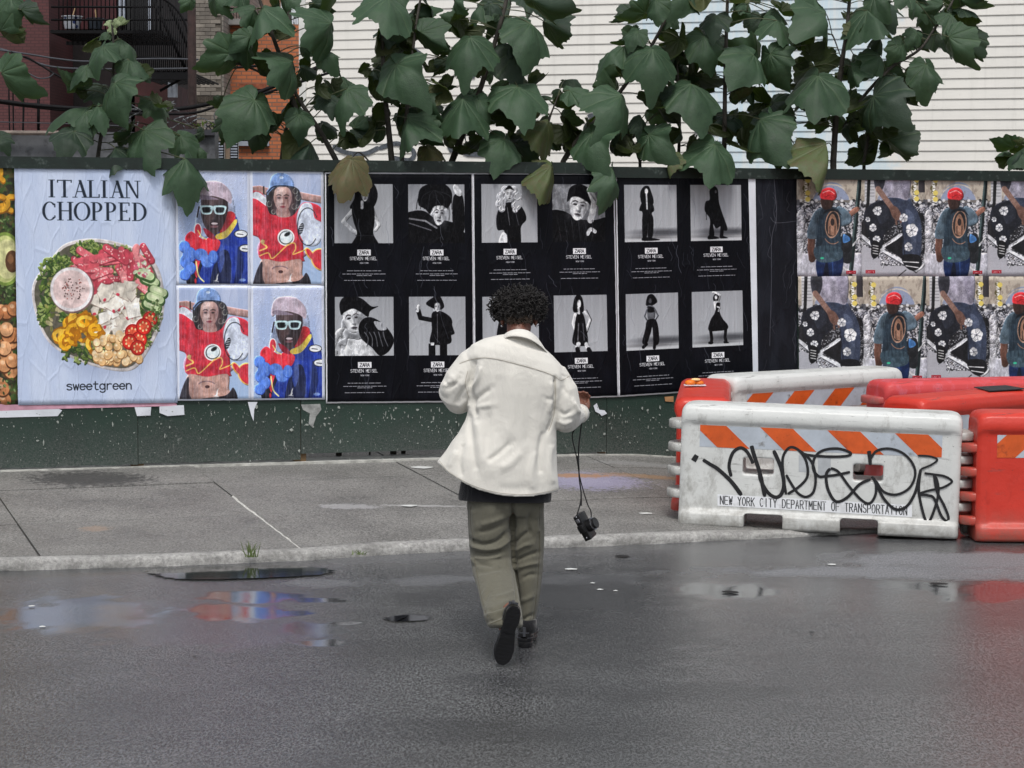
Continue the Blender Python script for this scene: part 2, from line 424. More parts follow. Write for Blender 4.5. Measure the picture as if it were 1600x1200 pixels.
# ---- salad poster
def art_salad():
    R = random.Random(3); c = Cv(750, 1110, (190,204,232))
    c.blotch(None, (212,222,242), 90, 1, .1, .8, .6, 3)
    ink = (28,38,52)
    x = .205
    for ch, w in zip('ITALIAN', (.045,.092,.094,.078,.045,.094,.092)):
        serif_glyph(c, ch, x, .058, w, .073, ink); x += w+(.002 if ch in 'TAL' else .010)
    x = .165
    for ch, w in zip('CHOPPED', (.088,.094,.10,.078,.078,.074,.094)):
        serif_glyph(c, ch, x, .150, w, .077, ink); x += w+.008
    # bowl
    full = c; c = c.sub(0, .028, 1, 1.028)
    for k in range(6): c.ell(.53+.012*k, .565+.01*k, .40, .272, (120,130,160), .15, .06, .12)
    sn = full.snap(); out = [(.10,.47),(.20,.375),(.31,.295),(.52,.275),(.78,.325),(.90,.42),(.915,.60),(.80,.77),(.68,.835),(.42,.80),(.21,.72),(.12,.60)]
    c.blob(out, (205,198,198)); inn = [(.5+(p[0]-.51)*.95+.005, .555+(p[1]-.555)*.95) for p in out]; c.blob(inn, (96,92,80))
    def field(cx, cy, rx, ry, n, cols, s, el=.6, edge=None):
        for _ in range(n):
            a = R.random()*6.283; q = math.sqrt(R.random()); px = cx+rx*q*math.cos(a); py = cy+ry*q*math.sin(a)
            k = s*(.7+.6*R.random()); ro = R.random()*3.14
            if edge: c.ell(px, py+.003, k*1.08, k*el*.72, edge, ro)
            c.ell(px, py, k, k*el*.68, R.choice(cols), ro)
    greens = [(98,120,52),(128,146,74),(70,98,42),(150,166,100),(54,78,40)]
    for cx, cy, rx, ry in ((.20,.47,.06,.12),(.27,.40,.08,.06),(.44,.32,.1,.03),(.36,.60,.1,.07),(.42,.75,.16,.045),(.82,.58,.07,.09),(.62,.36,.2,.06),(.17,.58,.03,.06),(.78,.68,.06,.06)):
        field(cx, cy, rx, ry, 90, greens, .018, .4, (44,60,28))
    field(.5,.55,.34,.2,200,[(140,140,80),(180,170,130),(90,100,50)],.02,.5)
    # salami strips
    for _ in range(44):
        px, py = R.uniform(.38,.84), R.uniform(.33,.50)
        if px > .74 and py < .40 and R.random() < .5: continue
        a = R.uniform(-.5,.9)+(1.1 if px > .62 else 0); L = R.uniform(.04,.09); w = R.uniform(.03,.045)
        dx, dy = math.cos(a)*L, math.sin(a)*L*.68
        col = R.choice([(204,84,98),(222,112,122),(190,70,86),(228,140,144)])
        c.line([(px-dx,py-dy+.004),(px+dx,py+dy+.004)], w*1.1, (140,50,62)); c.line([(px-dx,py-dy),(px+dx,py+dy)], w, col)
        for _k in range(9): t = R.uniform(-1,1); c.ell(px+dx*t+R.uniform(-.012,.012), py+dy*t+R.uniform(-.008,.008), .005, .0035, (240,190,188))
    c.line([(.37,.37),(.55,.345)], .035, (214,92,106)); c.line([(.38,.405),(.50,.385)], .03, (206,86,98)); c.line([(.42,.43),(.5,.50)], .035, (196,74,90))
    # cheese shards
    for _ in range(70):
        px, py = R.uniform(.48,.76), R.uniform(.47,.69)
        if abs(px-.6) > .12 and py < .52: continue
        r = R.uniform(.025,.055); n = R.choice((3,4,5)); a0 = R.random()*6
        pts = [(px+r*math.cos(a0+6.283*k/n)*R.uniform(.7,1.3), py+r*.68*math.sin(a0+6.283*k/n)*R.uniform(.7,1.3)) for k in range(n)]
        c.poly([(a, b+.005) for a, b in pts], (150,130,120), .7); c.poly(pts, R.choice([(234,228,218),(222,214,202),(244,240,232),(208,200,188)]))
        if R.random() < .3: c.ell(px, py+r*.5, .012, .006, (198,60,80), R.random()*3)
    # peppers
    for _ in range(26):
        px, py = R.uniform(.27,.50), R.uniform(.615,.72)
        c.line(_arc(px, py, R.uniform(.02,.05), R.uniform(.015,.04), R.uniform(0,180), R.uniform(200,400), 6), .026, (176,110,16)); 
        c.line(_arc(px, py-.002, R.uniform(.02,.05), R.uniform(.015,.035), R.uniform(0,180), R.uniform(200,360), 6), .022, R.choice([(240,178,40),(226,156,24),(248,196,70)]))
    # chickpeas
    for _ in range(60):
        px, py = R.uniform(.47,.76), R.uniform(.675,.80)
        if (px-.62)**2/.03+(py-.745)**2/.005 > 1: continue
        c.ell(px, py+.003, .025, .018, (150,104,60)); c.ell(px, py, .023, .0165, R.choice([(236,200,150),(226,184,130),(244,214,170)])); c.ell(px-.006, py-.005, .008, .005, (250,232,200), 0, .8)
    # cucumber, tomato
    for px, py, ro in ((.83,.455,.3),(.88,.50,.1),(.84,.56,-.1),(.80,.43,.9),(.86,.53,.6)):
        c.line([(px-.03,py-.01),(px+.035,py+.008)], .068, (60,92,48)); c.line([(px-.025,py-.014),(px+.035,py+.002)], .05, (190,206,160)); c.line([(px-.015,py-.014),(px+.02,py-.004)], .02, (214,222,186))
    for px, py, r in ((.72,.67,.05),(.76,.70,.05),(.70,.71,.048),(.83,.615,.048),(.79,.645,.05),(.75,.735,.046)):
        c.ell(px, py, r, r*.72, (150,22,22)); c.ell(px, py, r*.86, r*.62, (206,44,34)); c.ell(px, py, r*.5, r*.34, (226,92,62))
        for k in range(7): a = k*.9; c.ell(px+r*.52*math.cos(a), py+r*.36*math.sin(a), .006, .005, (246,206,150))
    field(.78,.40,.05,.04,25,[(222,222,216),(190,90,110),(200,210,180)],.014)
    field(.87,.60,.04,.07,50,[(64,84,46),(96,116,70),(140,150,110)],.009,.5)
    field(.28,.37,.05,.03,60,greens,.010,.5); field(.46,.30,.05,.02,60,greens,.009,.5)
    # dressing pot
    c.ell(.345,.492,.136,.096,(120,96,96)); c.ell(.34,.487,.132,.093,(232,226,228)); c.ell(.34,.487,.114,.08,(226,202,200))
    for _ in range(60):
        a = R.random()*6.28; q = math.sqrt(R.random())*.07; c.ell(.35+q*math.cos(a), .485+q*.7*math.sin(a), .0035, .0028, R.choice([(90,60,56),(170,80,70),(60,40,40)]))
    c = full; c.volume(sn, .35, 10, .05, 5, 1, 1.2, .25); c.text('sweetgreen', .505, .921, .036, .0345, (28,34,44), .22, .20)
    return c.image('salad_print')
def art_close():
    R = random.Random(5); c = Cv(750, 1110, (44,44,34)); c.blotch(None, (84,76,46), 22, 4, 0, .3); c.blotch(None, (60,84,40), 14, 5, .1, .2)
    for _ in range(46):
        x, y = R.uniform(0,1.02), R.uniform(.02,.22); a0 = R.uniform(0,300); q = _arc(x, y, R.uniform(.03,.07), R.uniform(.02,.04), a0, a0+R.uniform(120,200), 6)
        c.line([(u, v+.006) for u, v in q], .034, (140,88,20)); c.line(q, .03, R.choice([(222,164,50),(206,146,40),(236,184,84)]))
    for cx, cy in ((.93,.39),(.60,.34),(.28,.42),(.02,.36)):
        c.ell(cx, cy+.006, .125, .12, (52,62,30)); c.ell(cx, cy, .115, .112, (120,142,66)); c.ell(cx, cy, .098, .098, (190,196,128)); c.ell(cx+.01, cy, .08, .082, (216,214,156)); c.ell(cx+.045, cy+.01, .045, .046, (92,62,40)); c.ell(cx+.035, cy, .02, .02, (130,92,62), 0, .7)
    for _ in range(120):
        x, y = R.uniform(0,1.02), R.uniform(.55,.98); c.ell(x, y+.006, .047, .032, (84,50,28)); c.ell(x, y, .044, .030, R.choice([(196,130,84),(212,150,102),(176,112,70),(222,166,120)])); c.ell(x-.012, y-.010, .016, .009, (236,200,164), .3, .7); c.line([(x+.01,y-.02),(x+.018,y+.01)], .004, (150,92,58), .6)
    for _ in range(500):
        x = R.uniform(0,1); y = R.choice((R.uniform(.86,1), R.uniform(.22,.28), R.uniform(.5,.56))); c.ell(x, y, .012, .004, R.choice([(70,96,46),(50,66,34),(120,140,90)]), R.random()*3)
    sn = np.zeros_like(c.snap()); c.volume(sn, .3, 12, .05, 5, 1, 1.2, .3); return c.image('closeup_print')

def face(p, cx, cy, rx, ry, rot, skin, dark, lip, light, eyes=True, k=1.0):
    """soft modelled face: cheek shade, sockets, nose, lips"""
    ca, sa = math.cos(rot), math.sin(rot); ar = p.sx/p.sy
    def q(u, v): x, y = u*rx*p.sx, v*ry*p.sy; return cx+(x*ca-y*sa)/p.sx, cy+(x*sa+y*ca)/p.sy
    def E(u, v, a, b, c, al=1.0, so=0.0): X, Y = q(u, v); p.ell(X, Y, a*rx, b*ry, c, rot, al, so)
    p.blob([q(*t) for t in ((-.75,-.8),(0,-1.05),(.75,-.8),(.98,-.2),(.85,.35),(.5,.82),(0,1.03),(-.5,.82),(-.85,.35),(-.98,-.2))], skin)
    E(.75,.15,.55,.85,dark,.55*k,.7); E(-.85,.5,.35,.5,dark,.35*k,.7); E(-.2,-.6,.55,.3,light,.45*k,.8); E(-.35,.25,.3,.28,light,.45*k,.8)
    if eyes:
        for s_ in (-1, 1):
            E(.4*s_,-.14,.30,.17,dark,.6*k,.7); E(.4*s_,-.10,.17,.055,(24,20,22),.95,.3); p.line([q(.4*s_-.24,-.30), q(.4*s_,-.36), q(.4*s_+.24,-.30)], .10*rx, (30,24,26), .8, True)
    E(.12,.15,.10,.28,dark,.5*k,.7); E(-.05,.12,.07,.22,light,.5*k,.8); E(.02,.34,.20,.06,dark,.75*k,.5); E(0,.60,.30,.085,lip,.95,.25); p.line([q(-.28,.59), q(0,.60), q(.28,.59)], .05*rx, (40,20,24), .7); E(0,.74,.22,.05,dark,.4*k,.7); E(0,.88,.3,.1,light,.25*k,.8)

# ---- streetwear posters
def kang(c, x, y, s):
    c.blob([(x-.9*s,y+.55*s),(x-.3*s,y+.45*s),(x+.0*s,y+.1*s),(x+.15*s,y-.3*s),(x+.35*s,y-.55*s),(x+.55*s,y-.75*s),(x+.5*s,y-.4*s),(x+.35*s,y-.1*s),(x+.4*s,y+.2*s),(x+.2*s,y+.5*s),(x-.2*s,y+.6*s)], (238,238,240))
    c.line([(x+.1*s,y+.55*s),(x+.5*s,y+.6*s)], .012, (238,238,240)); c.text('KANGOL', x, y+.85*s, .012, .012, (238,238,240), .2, .3)
def art_hat():
    c = Cv(360, 560, (222,228,244)); p = c.sub(.035, .02, .965, .985); p.vgrad((172,186,222), (160,184,224))
    p.blotch(None, (206,214,238), 60, 2, .1, .7, .8, 4); c = p; sn = p.snap()
    c.ell(.60,.93,.5,.3,(16,18,30)); c.blob([(.50,.58),(.62,.50),(.78,.42),(.84,.40),(.90,.55),(1.0,.60),(1.05,1.05),(.30,1.05),(.36,.80)], (28,52,150))
    
    c.blob([(.55,.75),(.7,.7),(.76,.85),(.7,1.05),(.45,1.05)], (16,24,62)); c.blob([(.86,.66),(.94,.8),(.9,.95),(.8,1.0),(.84,.82)], (18,34,96)); c.blob([(.62,.64),(.66,.78),(.6,.9),(.56,.8)], (60,90,200), .6)
    c.blob([(.70,.36),(.80,.36),(.82,.42),(.70,.52),(.62,.56),(.60,.50)], (200,44,52)); c.blob([(.82,.42),(.84,.46),(.70,.58),(.55,.60),(.54,.56),(.68,.52)], (236,206,80))
    # face
    c.blob([(.33,.24),(.36,.42),(.42,.50),(.50,.55),(.60,.52),(.68,.42),(.72,.30),(.66,.22),(.40,.20)], (50,38,42)); face(c, .51,.37,.19,.185, 0, (58,44,46), (24,18,22), (116,76,82), (110,88,88), False)
    c.ell(.52,.46,.07,.022,(30,18,22)); c.ell(.52,.458,.05,.010,(196,180,184)); c.ell(.52,.485,.05,.012,(112,74,80))
    # cap and glasses
    c.blob([(.26,.22),(.30,.12),(.42,.08),(.62,.09),(.76,.18),(.76,.28),(.66,.24),(.48,.21),(.34,.23),(.28,.26)], (188,170,184)); c.grain(.05, 3, 2)
    c.blob([(.27,.22),(.36,.20),(.58,.24),(.50,.245),(.34,.245)], (128,112,128))
    for x in (.41,.60): c.blob([(x-.09,.30),(x+.08,.30),(x+.085,.34),(x+.05,.375),(x-.05,.375),(x-.085,.35)], (190,220,226)); c.blob([(x-.06,.315),(x+.055,.315),(x+.05,.35),(x+.03,.36),(x-.04,.36),(x-.06,.345)], (14,16,20))
    c.line([(.30,.31),(.27,.40)], .02, (30,20,26)); c.line([(.47,.325),(.53,.325)], .025, (190,220,226))
    # cartoon gloves and bow as plain shapes
    red = (214,44,58)
    c.ell(.28,.52,.055,.065,(244,244,246)); c.ell(.28,.52,.045,.056,red); c.blob([(.10,.58),(.18,.53),(.26,.56),(.36,.60),(.48,.58),(.60,.62),(.56,.70),(.44,.74),(.34,.76),(.28,.86),(.26,.95),(.22,.88),(.24,.74),(.12,.66)], red)
    c.blob([(.36,.50),(.48,.54),(.54,.60),(.42,.58)], (128,24,40))
    blue = (84,128,224); dk = (40,72,170)
    for x, y, rx, ry in ((.09,.67,.08,.055),(.16,.74,.10,.07),(.10,.80,.08,.06),(.16,.86,.09,.06),(.09,.92,.08,.05),(.32,.74,.10,.055),(.42,.80,.10,.06),(.50,.76,.07,.06)):
        c.ell(x, y, rx, ry, dk); c.ell(x-.005, y-.005, rx*.94, ry*.93, blue)
    c.line([(.25,.80),(.28,.92),(.36,.98)], .02, (242,226,150), 1, True); c.line([(.28,.52),(.33,.58),(.40,.60)], .014, (240,220,120))
    for x, y in ((.90,.55),(.97,.68)):
        c.ell(x, y, .10, .036, (20,20,26)); c.ell(x, y, .088, .029, (232,236,242)); c.line([(x-.05,y),(x+.03,y+.006)], .012, (30,30,36))
    c.ell(.24,.975,.015,.025,red); kang(c, .54, .945, .055); c.ell(.92,.965,.05,.014,(120,150,220))
    p.volume(sn, 1.0, 8, .13, 31); p.blotch(None, (206,214,236), 4, 77, .1, .7, .22, 26); c.grain(.06, 2, 3)
    return c.image('hat_print')
def art_helmet():
    c = Cv(360, 560, (222,228,244)); p = c.sub(.035, .02, .965, .985); p.vgrad((168,182,216), (164,190,226)); p.blotch(None, (204,212,236), 60, 5, .1, .7, .8, 4); c = p; sn = p.snap()
    skin = (196,160,152)
    c.line([(-.05,.16),(.10,.15),(.22,.17)], .11, (150,112,104)); c.line([(1.05,.24),(.85,.22),(.68,.2)], .11, (172,134,128)); c.rect(.15,.12,.17,.19,(20,20,22))
    c.blob([(-.05,.20),(.10,.17),(.24,.26),(.36,.34),(.5,.36),(.64,.33),(.76,.26),(1.0,.31),(1.05,.5),(.75,.5),(.74,.75),(.70,.8),(.12,.78),(.10,.60),(-.05,.52)], (204,42,58))
    c.blob([(-.05,.22),(.06,.17),(.2,.23),(.28,.32),(.2,.30),(.06,.24)], (216,222,232))
    c.blob([(.13,.78),(.40,.80),(.70,.78),(.72,.92),(.80,1.05),(.0,1.05),(.08,.92)], (188,146,134)); c.blob([(.0,1.05),(.04,.90),(.13,.80),(.14,.95),(.2,1.05)], (34,30,38)); c.blob([(.80,1.05),(.78,.9),(.66,.97),(.3,1.0),(.2,1.05)], (30,26,32))
    c.ell(.40,.89,.035,.014,(60,34,34)); c.ell(.2,.93,.08,.06,(120,88,84),0,.4,.6); c.line(_arc(.39,.875,.12,.035,200,340,8), .018, (96,74,84), .7)
    for k in range(9): a = .2+.06*k; c.line([(a,.42+.02*math.sin(k)),(a+.04,.56),(a-.01,.70)], .016, (160,26,44), .35, True)
    c.blob([(.10,.62),(.3,.7),(.7,.7),(.72,.76),(.12,.76)], (170,28,48), .4)
    # hair, face, helmet
    c.blob([(.22,.16),(.20,.26),(.24,.36),(.33,.38),(.44,.40),(.58,.38),(.66,.32),(.70,.24),(.66,.14),(.44,.10)], (34,32,36))
    for x, y, r in ((.62,.16,.05),(.66,.22,.05),(.60,.30,.05),(.24,.28,.05),(.30,.35,.04),(.65,.30,.03)): c.ell(x, y, r, r*.65, (50,48,52)); c.line(_arc(x, y, r*.7, r*.5, 0, 260, 6), .010, (168,172,160), .8)
    c.blob([(.36,.31),(.5,.31),(.54,.39),(.36,.39)], (170,132,126)); face(c, .435,.235,.135,.115, 0, skin, (120,78,78), (160,56,70), (236,208,200))
    c.ell(.43,.34,.1,.02,(110,74,74),0,.5,.7)
    c.blob([(.20,.17),(.24,.13),(.27,.04),(.36,.00),(.50,.01),(.58,.06),(.60,.12),(.50,.12),(.34,.125),(.24,.175),(.22,.2)], (118,150,206)); c.line([(.21,.18),(.3,.125),(.45,.115),(.6,.125)], .022, (28,38,56), 1, True); c.ell(.42,.04,.03,.012,(200,220,246))
    # plain white ovals on shirt (a generic pattern)
    c.ell(.48,.58,.125,.075,(244,244,246),-.6); c.ell(.48,.58,.105,.06,(20,24,26),-.6); c.ell(.485,.578,.096,.054,(214,226,230),-.6); c.ell(.50,.55,.05,.016,(20,24,26),-.5)
    c.blob([(.66,.34),(.74,.27),(.86,.28),(.90,.40),(1.02,.46),(.98,.62),(.84,.66),(.72,.60),(.64,.46)], (206,214,232)); c.line(_arc(.80,.48,.15,.17,40,330,14), .012, (26,30,40), 1, True); c.ell(.70,.50,.035,.055,(24,26,34),.3)
    for k in range(4): c.line([(.68,.47+.02*k),(.73,.465+.02*k)], .008, (220,224,232))
    y_ = (244,190,90); c.line([(.10,.70),(.2,.67),(.13,.63),(.16,.61)], .022, y_, 1, True); c.line([(.10,.745),(.22,.72),(.27,.77),(.36,.73),(.5,.65),(.6,.63),(.62,.68),(.58,.73),(.64,.72),(.76,.69)], .018, y_, 1, True)
    c.ell(.14,.62,.03,.02,(226,190,110))
    c.ell(1.0,.78,.15,.11,y_,-.6); c.ell(.83,.73,.05,.07,y_,-.6); c.ell(1.0,.78,.13,.098,(206,36,50),-.6); c.ell(.835,.73,.034,.058,(206,36,50),-.6)
    kang(c, .53, .945, .055)
    p.volume(sn, 1.0, 8, .13, 33); p.blotch(None, (206,214,236), 4, 78, .1, .7, .22, 26); c.grain(.06, 2, 3)
    return c.image('helmet_print')

# ---- black and white fashion sheets
BK = (14,14,17); SK = (206,208,212); DG = (40,41,45)
def bwbg(p, seed, floor=False, top=140, bot=160):
    p.vgrad((top,top+2,top+7), (bot+10,bot+12,bot+16)); p.ell(.5,.5,.75,.75,(178,181,188),0,.5,.9); p.blotch(None, (198,202,210), 9, seed, .2, .9, .3, 30)
    if floor: p.ell(.75,.84,.5,.06,(60,61,66),0,.8,.6); p.rect(0,.90,1,1,(196,198,202)); p.ell(.5,.92,.5,.03,(50,50,54),0,.5,.5)
def f1(p):
    p.blob([(.36,.06),(.48,-.04),(.66,-.02),(.74,.16),(.70,.34),(.60,.42),(.38,.42),(.26,.40),(.34,.24)], BK); face(p, .52,.19,.062,.10, 0, SK, (96,97,103), (60,60,66), (236,238,240))
    p.line([(.32,.44),(.15,.64),(.32,.80),(.50,.86)], .07, SK); p.line([(.66,.46),(.76,.70),(.70,.78)], .055, SK)
    p.blob([(.30,.40),(.42,.34),(.62,.34),(.68,.42),(.68,.66),(.66,.84),(.74,1.06),(.30,1.06),(.38,.84),(.32,.62)], BK); p.line([(.36,.87),(.66,.87)], .015, DG); p.line([(.47,.3),(.47,.4)], .05, SK)
def f2(p):
    p.blob([(-.05,.55),(.1,.45),(.3,.46),(.5,.6),(.7,.62),(.9,.72),(1.05,1.05),(-.05,1.05)], BK); p.blob([(.80,.22),(.96,.18),(1.0,.5),(.98,.8),(.8,.75)], BK)
    face(p, .55,.50,.12,.19, .1, SK, (96,97,103), (60,60,66), (236,238,240))
    p.blob([(.2,.1),(.35,.0),(.6,-.02),(.75,.08),(.78,.25),(.70,.4),(.6,.36),(.45,.38),(.38,.5),(.3,.42),(.18,.34)], BK)
    for k in range(10): p.line([(.45,.1),(.2+.06*k,.2),(.14+.07*k,.42)], .012, DG if k % 2 else BK, 1, True)
    p.line([(.02,.58),(.3,.62),(.5,.74)], .03, (130,130,136)); p.blob([(.80,.04),(.86,.0),(.96,.14),(.92,.2),(.84,.16)], SK); p.line([(.02,.66),(.4,.78)], .02, (90,90,96))
def f3(p):
    p.blob([(.0,.62),(.16,.52),(.34,.60),(.5,.76),(.66,1.05),(-.05,1.05)], SK); face(p, .30,.38,.16,.24, -.15, SK, (96,97,103), (60,60,66), (236,238,240))
    p.blob([(.10,.3),(.08,.1),(.2,-.02),(.44,.02),(.62,.16),(.74,.16),(.6,.24),(.56,.34),(.44,.26),(.3,.2),(.16,.26)], BK)
    p.blob([(.40,.5),(.5,.36),(.66,.36),(.86,.5),(1.0,.72),(.92,.92),(.76,1.0),(.62,.86),(.44,.7)], BK); p.blob([(.66,.42),(.8,.44),(.88,.55),(.74,.56)], (170,172,178))
    for k in range(5): p.line([(.5+.08*k,.6),(.56+.07*k,.7),(.54+.09*k,.84)], .014, (96,98,104), 1, True)
    p.ell(.12,.75,.12,.1,(120,122,128),0,.5,.8); p.ell(.3,.66,.14,.05,(90,92,98),.3,.6,.8); p.ell(.22,.9,.1,.06,(235,237,240),0,.5,.8); p.blob([(.02,.8),(.2,.7),(.16,.9),(.04,1)], (150,152,158), .5)
def f4(p):
    p.line([(.42,.40),(.20,.36),(.16,.22)], .08, BK); p.line([(.15,.24),(.17,.16)], .05, SK); p.blob([(.40,.30),(.50,.24),(.64,.28),(.76,.40),(.74,.62),(.72,.80),(.38,.80),(.40,.56)], BK)
    p.rect(.34,.80,.46,1.0,BK); p.rect(.54,.80,.67,1.0,BK); p.blob([(.30,.12),(.44,.0),(.5,-.06),(.58,.04),(.62,.18),(.5,.22)], BK); face(p, .5,.18,.05,.075, 0, SK, (96,97,103), (60,60,66), (236,238,240)); p.blob([(.3,.14),(.5,.1),(.6,.14),(.58,.1),(.5,.05)], BK)
    p.line([(.5,.3),(.5,.78)], .012, (96,96,102)); p.rect(.38,.78,.44,.83,SK); p.line([(.74,.5),(.78,.62),(.72,.64)], .05, BK)
def f5(p):
    p.blob([(.32,.40),(.42,.32),(.62,.32),(.74,.42),(.80,.6),(.70,.74),(.68,1.05),(.42,1.05),(.40,.8),(.28,.78),(.26,.58)], BK); p.blob([(.36,.84),(.44,.86),(.44,1.02),(.3,1.02)], SK); p.ell(.4,.88,.05,.03,SK)
    for x, y, r in ((.36,.22,.09),(.64,.22,.09),(.34,.34,.09),(.62,.36,.09),(.42,.1,.07),(.58,.1,.07),(.36,.42,.06),(.6,.44,.05)): p.ell(x, y, r, r, (170,172,178)); p.line(_arc(x, y, r*.6, r*.6, 20, 250, 5), .02, (222,224,230)); 
    face(p, .5,.18,.07,.105, 0, SK, (96,97,103), (60,60,66), (236,238,240)); p.blob([(.42,.1),(.5,.02),(.58,.1),(.5,.08)], BK); p.line([(.46,.4),(.5,.7)], .01, (110,110,116)); p.line([(.6,.45),(.66,.7)], .012, (70,70,76))
def f6(p):
    p.rect(0,0,1,1,(58,59,64),.35); p.blob([(-.05,.5),(.2,.46),(.5,.6),(.8,.62),(1.05,.6),(1.05,1.05),(-.05,1.05)], BK)
    face(p, .50,.38,.185,.24, .18, SK, (96,97,103), (60,60,66), (236,238,240)); p.blob([(.28,.30),(.34,.06),(.54,.0),(.72,.1),(.74,.36),(.66,.30),(.5,.22),(.38,.22)], BK)
    p.line([(.72,.1),(.8,.3),(.76,.5),(.72,.62)], .12, SK); p.line([(.7,.12),(.82,.28)], .03, (140,140,146)); p.line([(.66,.86),(.72,.78),(.80,.82)], .07, SK, 1, True)
    for k in range(6): p.line([(.1+.13*k,.62),(.16+.12*k,.98)], .012, DG)
def f7(p):
    p.ell(.5,.2,.08,.1,SK); p.blob([(.36,.1),(.5,.02),(.64,.1),(.66,.36),(.34,.36)], BK); p.ell(.5,.2,.06,.09,SK); p.blob([(.3,.4),(.5,.34),(.7,.4),(.74,1.05),(.26,1.05)], BK)
def f8(p):
    p.line([(.40,.34),(.36,.5),(.4,.62)], .05, SK); p.line([(.58,.3),(.68,.44),(.60,.64)], .045, SK); p.line([(.615,.26),(.705,.44),(.62,.66)], .012, BK)
    p.blob([(.42,.36),(.5,.30),(.56,.36),(.60,.56),(.63,.86),(.5,.9),(.34,.84),(.38,.58)], BK); p.blob([(.36,.28),(.38,.08),(.46,-.02),(.54,.06),(.56,.28),(.46,.3)], BK); p.ell(.475,.15,.035,.07,(228,230,233)); p.line([(.46,.22),(.47,.32)], .04, SK)
    p.line([(.45,.86),(.43,.95)], .08, SK); p.line([(.60,.87),(.64,.96)], .08, SK); p.line([(.43,.95),(.45,1.05)], .085, BK); p.line([(.64,.96),(.69,1.05)], .08, BK); p.line([(.46,.5),(.44,.8)], .02, (90,90,96)); p.line([(.54,.5),(.56,.8)], .014, (80,80,86))
def f9(p):
    p.blob([(.30,.16),(.36,.04),(.46,.02),(.52,.14),(.56,.3),(.50,.36),(.34,.34)], BK); p.ell(.42,.11,.032,.05,SK); p.blob([(.34,.3),(.42,.24),(.52,.3),(.57,.44),(.52,.5),(.55,.62),(.53,.9),(.44,.94),(.45,.66),(.42,.9),(.34,.94),(.33,.66),(.34,.48),(.28,.44)], BK)
    p.line([(.42,.16),(.43,.42)], .028, (190,192,197)); p.blob([(.34,.92),(.44,.92),(.66,.96),(.6,.98),(.34,.98)], BK)
def f10(p):
    p.blob([(.38,.1),(.46,.02),(.54,.08),(.56,.3),(.62,.5),(.72,.78),(.66,.82),(.60,.74),(.50,.78),(.44,.7),(.46,.9),(.36,.9),(.38,.62),(.28,.46),(.3,.3),(.38,.26)], BK); p.line([(.62,.74),(.6,.92)], .07, BK); p.blob([(.36,.9),(.48,.92),(.56,.96),(.34,.97)], BK); p.blob([(.58,.9),(.7,.94),(.72,.96),(.58,.96)], BK); p.line([(.30,.4),(.31,.62)], .012, BK); p.ell(.5,.12,.02,.03,(110,110,116))
def f11(p):
    p.blob([(.38,.2),(.42,.04),(.52,.02),(.6,.14),(.54,.2),(.46,.22)], BK); p.ell(.465,.13,.03,.045,(70,70,76)); p.blob([(.40,.24),(.47,.21),(.55,.26),(.54,.46),(.42,.48)], (88,90,96)); p.blob([(.40,.24),(.47,.23),(.55,.27),(.54,.33),(.42,.33)], BK)
    p.line([(.41,.26),(.35,.40),(.42,.5)], .03, (74,76,82)); p.line([(.55,.28),(.61,.40),(.55,.48)], .03, (90,92,98)); p.blob([(.40,.48),(.55,.46),(.61,.60),(.62,.88),(.52,.9),(.50,.6),(.46,.72),(.38,.9),(.30,.86),(.36,.64)], BK); p.line([(.32,.95),(.38,.9)], .06, BK); p.line([(.54,.88),(.53,.97)], .06, BK)
def f12(p):
    p.blob([(.42,.1),(.47,.04),(.53,.08),(.53,.16),(.46,.18),(.42,.16)], BK); p.ell(.475,.11,.025,.035,SK); p.line([(.52,.2),(.56,.08),(.48,.03),(.42,.02)], .035, SK); p.blob([(.43,.2),(.5,.17),(.56,.22),(.53,.38),(.47,.38)], SK); p.blob([(.48,.22),(.55,.22),(.54,.36),(.6,.5),(.70,.62),(.68,.70),(.50,.72),(.32,.70),(.36,.52),(.45,.38)], BK)
    p.line([(.36,.7),(.38,.86),(.37,.93)], .06, BK); p.line([(.66,.68),(.64,.84),(.66,.92)], .06, BK); p.line([(.5,.28),(.55,.3),(.52,.36)], .03, SK); p.blob([(.32,.91),(.40,.91),(.40,.95),(.32,.95)], BK); p.blob([(.62,.91),(.7,.93),(.71,.95),(.62,.95)], BK)
